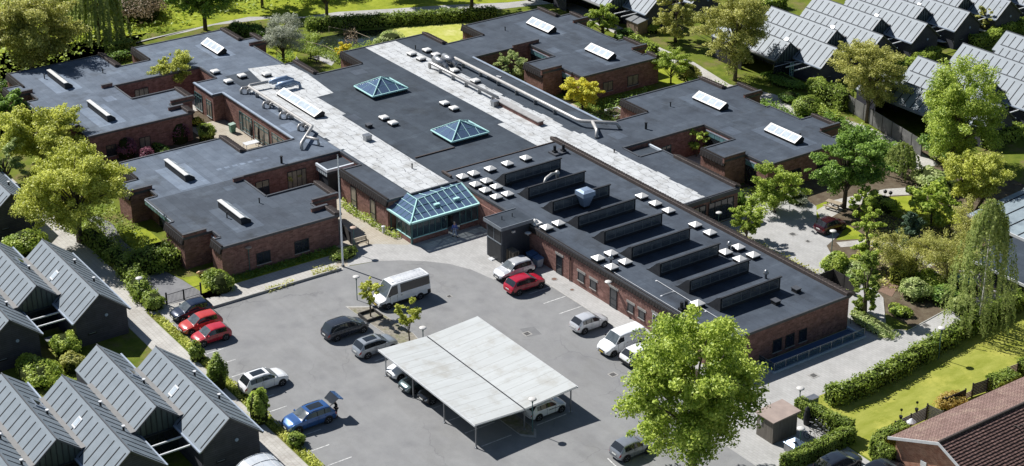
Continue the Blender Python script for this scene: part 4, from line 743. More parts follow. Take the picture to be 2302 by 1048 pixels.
def house(dL,name='terrace_house'):
    t=thing(name,'x','house',(0,0,0))
    # long wing (R): x -14.5..0, ridge y 0 ; short wing (L): x -17.8..-5.1, ridge y -dL
    r1=gable(t,-14.5,.1,0,-2.75,2.85,EA,RI-2.85*SL); yv=-dL/2; per=8.6; yv2=-(dL+per)/2
    zv=RI+SL*yv; zv2=RI-SL*(per-dL)/2
    r2=gable(t,-17.8,-5.05,-dL,yv2+.0,yv,zv2,zv)
    w_=MB(); 
    w_.poly([(-.12,-2.5,0),(-.12,2.6,0),(-.12,2.6,RI-2.6*SL-.1),(-.12,0,RI-.1),(-.12,-2.5,RI-2.5*SL-.1)])
    w_.poly([(-14.3,2.6,0),(-14.3,-2.5,0),(-14.3,-2.5,RI-2.5*SL-.1),(-14.3,0,RI-.1),(-14.3,2.6,RI-2.6*SL-.1)])
    w_.poly([(-14.3,2.6,0),(-14.3,2.6,2.85),(-.12,2.6,2.85),(-.12,2.6,0)]); w_.poly([(-.12,-2.5,0),(-.12,-2.5,2.95),(-5.2,-2.5,2.95),(-5.2,-2.5,0)])
    w_.poly([(-17.6,yv2,0),(-17.6,yv2,zv2-.1),(-17.6,-dL,RI-.1),(-17.6,yv,zv-.1),(-17.6,yv,0)]); w_.poly([(-17.6,yv,0),(-17.6,yv,zv-.1),(-14.3,yv,zv-.1),(-14.3,yv,0)])
    w_.poly([(-17.6,yv2,0),(-14.3,yv2,0),(-14.3,yv2,zv2-.1),(-17.6,yv2,zv2-.1)]); w_.build('wall',[M_gable],t)
    g_=MB(); g_.poly([(-5.2,yv2+.1,2.45),(-5.2,yv,2.45),(-5.2,yv,zv-.1),(-5.2,-dL,RI-.1),(-5.2,yv2+.1,zv2-.1)],0)
    n=8
    for k in range(n+1):
        y=yv2+.2+(yv-yv2-.4)*k/n; zt=RI-SL*abs(y+dL)-.2; 
        if zt>2.6: g_.box(-5.19,-5.13,y-.03,y+.03,2.46,zt,1)
    g_.box(-5.2,-5.05,yv2,yv,2.38,2.5,1); g_.build('gable_boarding',[M_cladglass,M_frame_dark],t)
    MB().box(-5.35,-5.25,yv2,yv,0,2.4,0).build('patio_window',[M_glassdark],t)
    for y,z,xa in ((yv,zv,-14.5),(yv2,zv2,-14.5)): MB().hull8([(xa,y-.30,z+.12),(-5.0,y-.30,z+.12),(-5.0,y+.26,z+.14),(xa,y+.26,z+.14),(xa,y-.30,z+.17),(-5.0,y-.30,z+.17),(-5.0,y+.26,z+.19),(xa,y+.26,z+.19)]).build('valley_gutter',[M_valley],t)
    for q in ((-5.0,.12,-2.92,-2.76,EA-.12,EA+.02),(-14.5,.12,2.86,2.98,RI-2.85*SL-.1,RI-2.85*SL+.03),(-17.9,-14.6,yv,yv+.14,zv-.05,zv+.08)): MB().box(*q).build('gutter',[M_coping],t)
    MB().box(-3.35,-3.22,-5.75,-2.9,2.5,2.62).build('pergola_beam',[M_frame_white],t); MB().box(-1.75,-1.62,-5.75,-2.9,2.5,2.62).build('pergola_beam',[M_frame_white],t)
    # skylight on the lit slope, hatch on the shaded one
    def onslope(xa,xb,f0,f1,y,s,h=.06): 
        q=lambda f:(y+s*2.75*f,RI-2.3*f)
        (ya,za),(yb,zb)=q(f0),q(f1); return [(xa,ya,za),(xb,ya,za),(xb,yb,zb),(xa,yb,zb),(xa,ya,za+h),(xb,ya,za+h),(xb,yb,zb+h),(xa,yb,zb+h)]
    MB().hull8(onslope(-8.5,-7.8,.34,.62,0,-1,.09),0).hull8(onslope(-8.4,-7.9,.38,.58,0,-1,.11),1).build('skylight',[M_frame_white,M_skyglass],t)
    MB().hull8(onslope(-13.4,-12.0,.30,.62,-dL,1,.14),0).hull8(onslope(-13.2,-12.2,.36,.56,-dL,1,.16),1).build('roof_window',[M_coping,M_glassdark],t)
    for x,y in ((-9.6,1.35),(-5.0,1.45),(-10.9,-dL+1.35)): z=RI-abs(y if y>0 else y+dL)*SL; MB().tube([(x,y,z-.1),(x,y,z+.38)],.10,8,0).tube([(x,y,z+.38),(x,y,z+.46)],.16,8,1).build('vent_pipe',[M_black,M_frame_white],t)
    MB().tube([(-.12,.55,2.62),(-.06,.55,2.62)],.16,12).build('wall_lamp',[M_paleblue],t)
    MB().box(-.12,-.06,-1.4,-.6,1.0,1.22,0).box(-.06,-.04,-1.35,-.65,1.17,1.21,1).build('window',[M_black,M_coping],t)
    return t
HG='dark terrace houses with grey felt gable roofs'
def label_house(o,s): o['label']=s; o['group']=HG
hA=house(4.15); hA.location=(-3.1,-39.75,0); label_house(hA,'dark gabled house at the bottom left whose gable end stands beside the curved glass shelter')
hs=[((-3.1,-48.4),'dark gabled house at the bottom edge, second from the footpath in the nearest row'),((-3.1,-57.05),'dark gabled house cut by the bottom left corner of the photo'),
 ((-29.9,-40.0),'dark gabled house across the footpath from the black entrance fence, second row'),((-29.9,-48.65),'dark gabled house cut by the left edge, level with the three parked cars'),
 ((-57.0,-38.7),'dark gabled house at the left edge under the big yellow-green trees'),((-57.0,-47.3),'mostly hidden dark gabled house beyond the left edge behind the yellow-green trees')]
for (x,y),l_ in hs: label_house(dup(hA,(x,y),l_),l_)
hB=house(3.5); hB.location=(-39.4,65.6,0); label_house(hB,'upper right gabled house nearest the path, a thin pergola on posts in front')
ups=[((-39.4,74.1),'gabled house second in its upper right row, its front hidden by the round olive tree'),((-39.4,82.6),'gabled house third in its upper right row, behind the top of the olive tree'),((-39.4,91.1),'gabled house fourth in its upper right row, right of the brightest roof'),((-39.4,99.6),'gabled house near the top right corner with a small tree at its gable'),((-39.4,108.1),'gabled house in the extreme top right corner of the photo'),
 ((-13.3,66.9),'gabled house behind the tall bright green tree, its dark gable showing to the right'),((-13.3,75.4),'gabled house at the right edge with a white square skylight above the tall green tree'),((-13.3,83.9),'gabled house at the right edge, its roof starting behind the clipped garden hedge'),((-13.3,92.4),'gabled house glimpsed at the right edge below the top corner hedge'),
 ((-69.9,61.0),'gabled house at the top edge with a small wooden shed against its white-guttered side'),((-69.9,69.6),'gabled house at the top edge hidden behind the two large olive trees')]
for (x,y),l_ in ups: label_house(dup(hB,(x,y),l_),l_)
# dark patio and side fence next to the nearest upper right house
def fence(pts,h,name,label,mt,post=2.0,cat='fence',group=None,slats=True):
    c=Vector(pts[0]); t=thing(name,label,cat,(c.x,c.y,0),0,group); pan=MB(); po=[]
    for a,b in zip(pts[:-1],pts[1:]):
        a=Vector(a)-c;b=Vector(b)-c;d=(b-a);L=d.length;d.normalize();n=Vector((-d.y,d.x))
        if slats:
            k=int(h/.16)
            for i in range(k):
                z=.08+i*.16; q=n*.02; pan.prism([tuple(a-q),tuple(b-q),tuple(b+q),tuple(a+q)],z,z+.125)
        else: q=n*.025; pan.prism([tuple(a-q),tuple(b-q),tuple(b+q),tuple(a+q)],.05,h)
        m_=max(1,round(L/post))
        for i in range(m_+1): p=a+d*L*i/m_; po.append((p.x-.05,p.x+.05,p.y-.05,p.y+.05,0,h+.08))
    pan.build('fence_panel',[mt],t); 
    for q in dict.fromkeys(po): MB().box(*q).build('fence_post',[M_darkwood],t)
    return t
M_greywall=mat('grey_plank_wall',(.10,.098,.095),(.15,.148,.14),rough=.85,scale=.9,stretch=(1,1,.3),c3=(.20,.195,.185),s3=.5)
fence([tuple(P(1690,128).xy),tuple(P(1745,150).xy)],2.2,'garden_fence','tall grey plank fence behind the olive tree beside the nearest upper right house',M_greywall,slats=False)
fence([tuple(P(1900,245).xy),tuple(P(2070,352).xy)],2.1,'garden_fence','long grey plank fence by the path between the olive tree and tall green tree',M_greywall,slats=False)
fence([(-55,59.2),(-50.5,59.2)],2.1,'garden_fence','dark plank fence behind the big olive tree by the upper path',M_darkwood,slats=False)
t=thing('clothes_pergola','thin pale metal pergola frame on lattice posts in front of the nearest upper right house','pergola',tuple(P(1778,182).xy)+(0,)); m=MB()
for x,y in ((-.15,-.15),(.15,-.15),(.15,.15),(-.15,.15)): m.tube([(x,y,0),(x,y,2.6)],.03,5)
for k in range(6): m.tube([(-.15,-.15,.3+k*.4),(.15,.15,.5+k*.4)],.018,4)
m.build('lattice_post',[M_frame_green],t); MB().tube([(-.1,-3,2.6),(0,3.4,2.6)],.05,6).tube([(-.7,-.8,2.62),(.6,1.0,2.66)],.04,6).build('beam',[M_galv],t)
# wooden garden shed at the top house
def shed(loc,sx,sy,h0,h1,name,label,rm,wm,rz=0,door=True):
    t=thing(name,label,'shed',loc,rz); m=MB(); m.poly([(-sx,-sy,0),(sx,-sy,0),(sx,-sy,h0),(-sx,-sy,h0)]).poly([(sx,sy,0),(-sx,sy,0),(-sx,sy,h1),(sx,sy,h1)]).poly([(sx,-sy,0),(sx,sy,0),(sx,sy,h1),(sx,-sy,h0)]).poly([(-sx,sy,0),(-sx,-sy,0),(-sx,-sy,h0),(-sx,sy,h1)]); m.build('shed_wall',[wm],t)
    e=.14; MB().hull8([(-sx-e,-sy-e,h0),(sx+e,-sy-e,h0),(sx+e,sy+e,h1),(-sx-e,sy+e,h1),(-sx-e,-sy-e,h0+.08),(sx+e,-sy-e,h0+.08),(sx+e,sy+e,h1+.08),(-sx-e,sy+e,h1+.08)]).build('shed_roof',[rm],t)
    if door: MB().box(-.45,.45,-sy-.03,-sy-.002,.05,min(1.9,h0-.1)).build('door',[M_wood2],t)
    return t
M_wood2=mat('brown_shed_boards',(.17,.125,.085),(.25,.19,.135),rough=.85,scale=2,stretch=(3,3,.4))
p=P(1432,72); shed((p.x,p.y,0),1.25,.9,1.7,2.1,'garden_shed','small brown wooden shed with a pale felt roof against the top edge house',mat('pale_shed_felt',(.20,.21,.215),(.16,.17,.175),rough=.8,scale=2),M_wood2)
# ---- red tiled house, lower right
t=thing('red_tiled_house','brick house with a red-brown tiled gable roof and white bargeboards in the lower right corner','house',(33,12,0)); O=(33,12)
X0,XR,X1=27.75,32.9,38.5; ze,zr=2.6,4.75; ya,yb=5.1,48
def slope(xa,za,xb,zb,mt,name):
    m=MB().hull8([(xa,ya,za-.12),(xb,ya,zb-.12),(xb,yb,zb-.12),(xa,yb,za-.12),(xa,ya,za),(xb,ya,zb),(xb,yb,zb),(xa,yb,za)]); return m
m=slope(X0,ze,XR,zr,0,''); n=24
for k in range(n):
    f=k/n; x=X0+(XR-X0)*f; z=ze+(zr-ze)*f; f2=(k+.92)/n; x2=X0+(XR-X0)*f2; z2=ze+(zr-ze)*f2
    m.hull8([(x,ya,z-.01),(x2,ya,z2-.01),(x2,yb,z2-.01),(x,yb,z-.01),(x,ya,z+.045),(x2,ya,z2+.004),(x2,yb,z2+.004),(x,yb,z+.045)])
m.build('roof',[M_redroof],t,O)
m=slope(XR,zr,X1,ze-.3,0,'')
n=22
for k in range(n):
    f=k/n; x=XR+(X1-XR)*f; z=zr+(ze-.3-zr)*f; x2=XR+(X1-XR)*(f+.8/n); z2=zr+(ze-.3-zr)*(f+.8/n)
    m.hull8([(x,ya,z-.01),(x2,ya,z2-.01),(x2,yb,z2-.01),(x,yb,z-.01),(x,ya,z+.0),(x2,ya,z2+.07),(x2,yb,z2+.07),(x,yb,z+.0)])
R2=m.build('roof',[M_redroof2],t,O)
m=MB()
for k in range(int((yb-ya)/.38)): y=ya+k*.38; m.tube([(XR,y,zr+.03),(XR,y+.40,zr+.06)],.13,8)
m.build('ridge_tiles',[M_tile],t,O)
MB().poly([(28.2,5.5,0),(36.9,5.5,0),(37.4,5.5,2.75),(32.9,5.5,4.6),(28.2,5.5,2.65)]).poly([(28.2,47,0),(28.2,5.5,0),(28.2,5.5,2.7),(28.2,47,2.7)]).build('brick_wall',[mat('warm_brick',(.30,.14,.095),(.42,.24,.17),rough=.9,scale=1.5,extra=brickx(.3,.1,.014,(1.3,1.3,1.3),amt=.3))],t,O)
MB().hull8([(X0-.1,ya-.06,ze-.22),(X0-.1,ya+.0,ze-.22),(XR,ya+.0,zr-.22),(XR,ya-.06,zr-.22),(X0-.1,ya-.06,ze+.05),(X0-.1,ya,ze+.05),(XR,ya,zr+.05),(XR,ya-.06,zr+.05)]).hull8([(XR,ya-.06,zr-.22),(XR,ya,zr-.22),(X1,ya,ze-.52),(X1,ya-.06,ze-.52),(XR,ya-.06,zr+.05),(XR,ya,zr+.05),(X1,ya,ze-.25),(X1,ya-.06,ze-.25)]).build('bargeboard',[M_frame_white],t,O)
m=MB()
for (a,b) in (((2188,1000),(2198,1035)),((2278,965),(2290,985)),((2296,962),(2306,980))):
    q=P(*a,3.9); m.tube([(q.x,q.y,3.3),(q.x,q.y,4.2),(q.x+.2,q.y+.1,4.3),(q.x+.5,q.y+.1,4.2)],.06,8)
m.build('roof_vent',[M_tile],t,O)
MB().box(31.0,31.6,5.42,5.5,1.5,2.0).build('window',[M_frame_white],t,O)
# ---- dark roofed building at the right edge
t=thing('side_building','long low building with dark battened roof and white verge behind the weeping birch','building',(10,45,0)); O=(10,45)
def rp(z,*q): v=P(q[0],q[1],z); return (v.x,v.y)
m=MB(); xa=2.05; 
top=[(2.03,44.2,2.6),(2.03,53.6,2.6),(40,53.0,2.6),(40,43.9,2.6)]
m.hull8([(1.9,44.1,2.45),(40,44.1,2.45),(40,53,2.45),(1.9,53,2.45),(1.9,44.1,2.6),(40,44.1,2.6),(40,53,3.2),(1.9,53,3.2)],0)
for k in range(20): x=2.7+k*1.9; m.hull8([(x,44.2,2.6),(x+.1,44.2,2.6),(x+.1,52.9,3.2),(x,52.9,3.2),(x,44.2,2.66),(x+.1,44.2,2.66),(x+.1,52.9,3.26),(x,52.9,3.26)],1)
m.build('roof',[M_felt_pale,M_seam],t,O)
MB().box(1.8,40,43.98,44.09,2.4,2.7).box(1.8,40,53.0,53.1,3.0,3.28).build('verge_trim',[M_frame_white],t,O)
MB().box(2.2,40,44.4,52.8,0,2.45).build('wall',[M_slate],t,O)
MB().box(8.5,40,36.9,43.9,0,2.1,1).hull8([(8.2,36.7,2.1),(40,36.7,2.1),(40,43.97,2.1),(8.2,43.97,2.1),(8.2,36.7,2.2),(40,36.7,2.2),(40,43.97,2.38),(8.2,43.97,2.38)],0).build('lower_roof',[M_felt,M_slate],t,O)
MB().box(8.1,40,36.6,36.7,2.0,2.26).build('verge_trim',[M_frame_white],t,O)
# ---- carport
t=thing('carport','large open carport with a butterfly roof of stained white sheets on thin steel posts','carport',(-2,-16.5,0)); O=(-2,-16.5)
for (y0,z0,y1,z1_) in ((-21.8,2.55,-16.72,2.28),(-16.58,2.28,-11.0,2.60)):
    m=MB(); n=14
    for k in range(n):
        xa=-9.45+k*15.65/n; xb=xa+15.65/n-.03
        m.hull8([(xa,y0,z0-.05),(xb,y0,z0-.05),(xb,y1,z1_-.05),(xa,y1,z1_-.05),(xa,y0,z0),(xb,y0,z0),(xb,y1,z1_),(xa,y1,z1_)],0)
        m.hull8([(xb-.03,y0,z0-.04),(xb+.05,y0,z0-.04),(xb+.05,y1,z1_-.04),(xb-.03,y1,z1_-.04),(xb-.01,y0,z0+.004),(xb+.03,y0,z0+.004),(xb+.03,y1,z1_+.004),(xb-.01,y1,z1_+.004)],1)
    m.build('roof_sheet',[M_carport,mat('sheet_joint',(.33,.33,.32),(.4,.4,.39),rough=.6,scale=3)],t,O)
MB().box(-9.45,6.25,-16.73,-16.57,2.1,2.262).build('valley_gutter',[M_black],t,O)
m=MB()
for y,z in ((-21.82,2.5),(-11.0,2.55)): m.box(-9.5,6.3,y-.05,y+.03,z-.12,z+.04)
for x in (-9.47,6.22): m.hull8([(x-.04,-21.8,2.42),(x+.04,-21.8,2.42),(x+.04,-16.6,2.14),(x-.04,-16.6,2.14),(x-.04,-21.8,2.52),(x+.04,-21.8,2.52),(x+.04,-16.6,2.24),(x-.04,-16.6,2.24)]); m.hull8([(x-.04,-16.6,2.14),(x+.04,-16.6,2.14),(x+.04,-11,2.46),(x-.04,-11,2.46),(x-.04,-16.6,2.24),(x+.04,-16.6,2.24),(x+.04,-11,2.56),(x-.04,-11,2.56)])
m.build('roof_edge',[M_frame_white],t,O)
for x in (-8.8,-4.1,1.0,5.95):
    for y,h in ((-21.5,2.45),(-16.5,2.12),(-11.5,2.48)): MB().box(x-.05,x+.05,y-.05,y+.05,0,h).lathe([(.16,0),(.16,.06)],8,(x,y,.02)).build('post',[M_galv],t,O)
    MB().hull8([(x-.05,-21.6,2.3),(x+.05,-21.6,2.3),(x+.05,-16.5,2.04),(x-.05,-16.5,2.04),(x-.05,-21.6,2.44),(x+.05,-21.6,2.44),(x+.05,-16.5,2.18),(x-.05,-16.5,2.18)]).hull8([(x-.05,-16.5,2.04),(x+.05,-16.5,2.04),(x+.05,-11.2,2.36),(x-.05,-11.2,2.36),(x-.05,-16.5,2.18),(x+.05,-16.5,2.18),(x+.05,-11.2,2.5),(x-.05,-11.2,2.5)]).build('rafter',[M_galv],t,O)
# ---- curved glass bike shelter, bottom edge
t=thing('curved_shelter','curved pale polycarbonate shelter roof on the footpath at the bottom edge','shelter',(2,-38.5,0)); O=(2,-38.5)
g_=MB(); f=MB(); R_=4.3; N=10; cy=-39.0
pts=[(cy+1.75*math.sin(a),1.55+.85*math.cos(a)) for a in [(-1.35+2.7*i/N) for i in range(N+1)]]
for (p,q) in zip(pts[:-1],pts[1:]): g_.poly([(-.6,p[0],p[1]),(6,p[0],p[1]),(6,q[0],q[1]),(-.6,q[0],q[1])])
for x in (-.6,.6,1.8,3.0,4.2,5.4): f.tube([(x,p[0],p[1]+.02) for p in pts],.035,5)
for i in (0,3,5,7,10): f.tube([(-.6,pts[i][0],pts[i][1]+.02),(6,pts[i][0],pts[i][1]+.02)],.025,4)
for x in (-.5,2.5,5.5):
    for i in (0,N): f.tube([(x,pts[i][0],0),(x,pts[i][0],pts[i][1])],.04,6)
g_.build('roof_panel',[M_poly],t,O); f.build('frame',[M_frame_white],t,O)
# ------------------------------------------------ vehicles
def lerpt(tab,t):
    for (a,va),(b,vb) in zip(tab[:-1],tab[1:]):
        if t<=b: 
            f=(t-a)/(b-a) if b>a else 0; f=f*f*(3-2*f)*.35+f*.65; return va+(vb-va)*f
    return tab[-1][1]
def vehicle(name,label,cat,x,y,face,L,W,H,pt,cfg='hatch',plate='w',group=None,sun=False,dark_low=False,open_gate=False,wr=.33,rimdark=False,rear_trim=None):
    T=thing(name,label,cat,(x,y,.022),0 if face>0 else PI,group)
    C=dict(hatch=dict(cowl=.25,ws=.43,rr=.84,rb=.955,hood=.92,front=.70,wb=(.18,.80),belt=.62),
           suv=dict(cowl=.26,ws=.42,rr=.86,rb=.95,hood=1.06,front=.78,wb=(.18,.80),belt=.64),
           mpv=dict(cowl=.20,ws=.42,rr=.88,rb=.955,hood=1.0,front=.72,wb=(.17,.80),belt=.60),
           van=dict(cowl=.21,ws=.345,rr=.965,rb=.985,hood=1.12,front=.78,wb=(.17,.80),belt=.62),
           bus=dict(cowl=.125,ws=.25,rr=.975,rb=.988,hood=1.22,front=.95,wb=(.155,.78),belt=.52))[cfg]
    big=cfg in('van','bus')
    cowlz=C['hood']+.06
    top=[(0,.50),(.012,C['front']-.04),(.05,C['front']+.07),(.11,C['hood']-.05),(C['cowl'],cowlz),(C['ws'],H-.06),(C['ws']+.12,H),(C['rr']-.12,H-.01 if not cfg=='hatch' else H-.03),(C['rr'],H-.07 if not big else H-.02),(C['rb'],(1.02 if not big else H-.25)),(.988,.82 if not big else 1.1),(1,.52)]
    belt=H*C['belt']
    wid=[(0,.60),(.02,.80),(.07,.93),(.16,1.0),(.86,1.0),(.95,.95),(.985,.88),(1,.74)] if not big else [(0,.72),(.02,.86),(.07,.96),(.14,1.0),(.97,1.0),(.99,.97),(1,.93)]
    ts=sorted(set([0,.006,.014,.03,.05,.08,.11,.14,.18,.22]+[C['cowl']+d for d in (0,.002)]+[C['cowl']+(C['ws']-C['cowl'])*k for k in (.33,.66,1)]+[C['ws']+k*(C['rr']-C['ws'])/14 for k in range(1,14)]+[C['rr'],(C['rr']+C['rb'])/2,C['rb'],.975 if not big else .991,.988 if not big else .995,.995 if not big else .998,1]))
    ts=[t for t in ts if 0<=t<=1]
    rows=[]   # ring params
    def ring(t):
        zt=lerpt(top,t); w_=W/2*lerpt(wid,t); zl=.24 if .03<t<.97 else .33
        cab=max(0,min(1,(zt-cowlz)/(H-.06-cowlz))); zb=min(zt-.05,C['hood']-.04+(belt-C['hood']+.04)*min(1,t/.5)) if zt>cowlz+.02 else zt-.06
        tumble=.155 if not big else .09
        wr_=w_*(.93-(.93-(1-tumble*1.0))*0)-cab*(tumble*W/2) if True else 0
        p=[(0,zl),(w_*.7,zl),(w_*.95,zl+.05),(w_,.42+.08),(w_*1.0,(zb+.42)/2+.03),(w_*.975,zb)]
        a=(w_*.975,zb); b=(wr_ if cab>0 else w_*.90,zt-.045)
        for k in (.12,.5,.9,1.0): p.append((a[0]+(b[0]-a[0])*k,a[1]+(b[1]-a[1])*k))
        p+= [(b[0]*.93,zt-.012),(b[0]*.6,zt+.008),(b[0]*.25,zt+.018),(0,zt+.02)]
        return p
    grid=[ring(t) for t in ts]; nr=len(grid[0])
    parts={}
    def put(key,quad): parts.setdefault(key,MB()).poly(quad,0)
    yy=lambda t:L/2-t*L
    for i in range(len(ts)-1):
        t0,t1=ts[i],ts[i+1]; tm=(t0+t1)/2; cabm=lerpt(top,tm)>cowlz+.05
        for j in range(nr-1):
            A,Bq,Cq,D=grid[i][j],grid[i+1][j],grid[i+1][j+1],grid[i][j+1]
            key='body'
            if 6<=j<8 and C['cowl']+.035<tm<C['rr']+.02 and cabm:
                f=(tm-C['ws'])/(C['rr']-C['ws'])
                if cfg=='van': key='side' if tm<.43 else 'body'
                elif cfg=='bus': key='side' if (tm<.34 or .385<tm<.955) else 'body'
                else: key='side'
            elif j>=10 and C['cowl']+.004<tm<C['ws']-.0: key='windscreen'
            elif j>=10 and C['rr']<tm<C['rb'] and not big: key='rear_window'
            elif j>=11 and sun and C['ws']+.06<tm<C['rr']-.10: key='sunroof'
            elif j in (4,) and tm<.055 : key='headlight'
            elif j in (3,) and tm<.03: key='headlight'
            elif j in (4,5) and ((.955<tm<.995) if not big else tm>.992): key='taillight'
            elif j<=2 and (dark_low or j<=1): key='sill_trim'
            elif dark_low and j==3 and (tm<.10 or tm>.93): key='sill_trim'
            for s in (1,-1):
                q=[(s*A[0],yy(t0),A[1]),(s*Bq[0],yy(t1),Bq[1]),(s*Cq[0],yy(t1),Cq[1]),(s*D[0],yy(t0),D[1])]
                put((key,s) if key in('side','headlight','taillight') else key,q if s<0 else q[::-1])
    # end caps
    for i,s in ((0,1),(-1,-1)):
        g0=grid[i]; y_=yy(ts[i]); pts=[(p[0],y_,p[1]) for p in g0]+[(-p[0],y_,p[1]) for p in g0[::-1]]; pts=pts if s>0 else pts[::-1]; put('body' if s>0 else 'body',pts)
    mats={'body':pt,'side':M_carglass,'windscreen':M_windscreen,'rear_window':M_carglass,'sunroof':M_carglass,'headlight':M_headlight,'taillight':M_taillight,'sill_trim':M_black}
    nm={'side':'side_window'}
    BODY=None
    for k,mb in parts.items():
        k=k[0] if isinstance(k,tuple) else k
        o=mb.build(nm.get(k,k),[mats[k]],T,None,True)
        if k=='body': BODY=o
        # weld for smooth shading
        import bmesh
        bm=bmesh.new(); bm.from_mesh(o.data); bmesh.ops.remove_doubles(bm,verts=bm.verts,dist=.0008); 
        bmesh.ops.recalc_face_normals(bm,faces=bm.faces) if k=='body' else None
        bm.to_mesh(o.data); bm.free()
        try: o.data.set_sharp_from_angle(angle=R(50))
        except Exception: pass
    # pillars, trim, wheels, mirrors, plates, seams
    for t in C['wb']:
        for s in (1,-1):
            y0=yy(t); w_=W/2
            MB().tube([(s*(w_-.32),y0,wr+.02),(s*(w_+.006),y0,wr+.02)],wr+.07,22).build('wheel_arch',[M_black],T)
            o=MB().tube([(s*(w_-.2),y0,wr),(s*(w_-.03),y0,wr),(s*(w_+.016),y0,wr)],[wr,wr,wr-.02],22).build('wheel',[M_tyre],T,None,False)
            r=MB().tube([(s*(w_+.0),y0,wr),(s*(w_+.022),y0,wr)],wr*.66,18,0)
            for k in range(5):
                a=2*PI*k/5; r.hull8([(s*(w_+.022),y0+math.cos(a+d)*rr*wr,wr+math.sin(a+d)*rr*wr) for d,rr in ((-.28,.25),(.28,.25),(.16,.62),(-.16,.62))]+[(s*(w_+.034),y0+math.cos(a+d)*rr*wr,wr+math.sin(a+d)*rr*wr) for d,rr in ((-.28,.25),(.28,.25),(.16,.62),(-.16,.62))],1)
            r.build('rim',[M_black if not rimdark else M_black,M_rim],o)
    ym=yy(C['cowl']+(C['ws']-C['cowl'])*.42); zm=belt+.08 if not big else C['hood']+.25
    for s in (1,-1):
        xm=W/2*.97; MB().hull8([(s*xm,ym-.06,zm-.05),(s*(xm+.2),ym-.07,zm-.04),(s*(xm+.2),ym+.06,zm-.03),(s*xm,ym+.04,zm-.04),(s*xm,ym-.06,zm+.08),(s*(xm+.19),ym-.07,zm+.11),(s*(xm+.18),ym+.06,zm+.09),(s*xm,ym+.04,zm+.07)] if s>0 else [(s*(xm+.2),ym-.07,zm-.04),(s*xm,ym-.06,zm-.05),(s*xm,ym+.04,zm-.04),(s*(xm+.2),ym+.06,zm-.03),(s*(xm+.19),ym-.07,zm+.11),(s*xm,ym-.06,zm+.08),(s*xm,ym+.04,zm+.07),(s*(xm+.18),ym+.06,zm+.09)]).build('wing_mirror',[pt if not big else M_black],T)
        # door seams and handles
        ws=[C['cowl']+.10,C['cowl']+.33] if not big else [C['cowl']+.07,C['cowl']+.21]
        for t in ws+([.62] if cfg in('suv','mpv') else []): MB().box(*sorted((s*(W/2-.02),s*(W/2+.004))),yy(t)-.008,yy(t)+.008,.34,belt-.02).build('door_seam',[M_black],T)
        for t in (C['cowl']+.29,)+((C['cowl']+.49,) if cfg in('suv','mpv','hatch') else ()): MB().box(*sorted((s*(W/2-.01),s*(W/2+.03))),yy(t)-.09,yy(t)+.07,belt-.13,belt-.10).build('door_handle',[pt if not big else M_black],T)
        if not big:  # pillars over the glass
            for f in (.42,.80 if cfg!='hatch' else .84):
                m=MB(); t=C['ws']+(C['rr']-C['ws'])*f*.9; g0=ring(t); a=g0[6];b=g0[8]; m.hull8([(s*(a[0]+.004),yy(t)-.035,a[1]),(s*(a[0]+.004),yy(t)+.035,a[1]),(s*(b[0]+.004),yy(t)+.035,b[1]),(s*(b[0]+.004),yy(t)-.035,b[1]),(s*(a[0]+.012),yy(t)-.035,a[1]),(s*(a[0]+.012),yy(t)+.035,a[1]),(s*(b[0]+.012),yy(t)+.035,b[1]),(s*(b[0]+.012),yy(t)-.035,b[1])])
                m.build('window_pillar',[M_black],T)
            if cfg in('suv','mpv'):
                g1=[ring(C['ws']+(C['rr']-C['ws'])*f) for f in (.06,.5,.9)]; MB().tube([(s*g[9][0]*.95,yy(C['ws']+(C['rr']-C['ws'])*f),g[9][1]+.07) for g,f in zip(g1,(.06,.5,.9))],.018,5).build('roof_rail',[M_galv if rear_trim!='b' else M_black],T)
    pm=M_plate_y if plate=='y' else M_plate
    MB().box(-.26,.26,L/2+.0,L/2+.02,.42,.53).build('number_plate',[pm],T); MB().box(-.26,.26,-L/2-.02,-L/2-.0,.62 if not big else .7,.73 if not big else .81).build('number_plate',[pm],T)
    MB().box(-.45,.45,L/2-.02,L/2+.012,.56,.66).build('grille',[M_black],T); MB().box(-.55,.55,L/2-.02,L/2+.010,.34,.41).build('air_intake',[M_black],T)
    # wipers and interior hints
    zc=cowlz+.03; MB().tube([(-.05,yy(C['cowl'])-.02,zc),(-.55*W/1.8,yy(C['cowl'])-.16,zc+.09)],.012,4).build('wiper',[M_black],T); MB().tube([(.35,yy(C['cowl'])-.02,zc),(-.1,yy(C['cowl'])-.16,zc+.09)],.012,4).build('wiper',[M_black],T)
    if open_gate:
        yb=-L/2+.42; zt=H-.05
        m=MB(); a=(yb,zt); b=(yb-.62,zt+.42); c_=(yb-1.05,zt+.22)
        ww=W/2*.74
        m.hull8([(-ww,a[0],a[1]),(-ww-.05,b[0],b[1]),(ww+.05,b[0],b[1]),(ww,a[0],a[1]),(-ww,a[0]-.04,a[1]+.06),(-ww-.05,b[0]-.02,b[1]+.07),(ww+.05,b[0]-.02,b[1]+.07),(ww,a[0]-.04,a[1]+.06)],1)
        m.hull8([(-ww-.05,b[0],b[1]),(-ww-.08,c_[0],c_[1]),(ww+.08,c_[0],c_[1]),(ww+.05,b[0],b[1]),(-ww-.05,b[0]-.04,b[1]+.08),(-ww-.08,c_[0]-.06,c_[1]+.07),(ww+.08,c_[0]-.06,c_[1]+.07),(ww+.05,b[0]-.04,b[1]+.08)],0)
        m.build('open_tailgate',[pt,M_carglass],T)
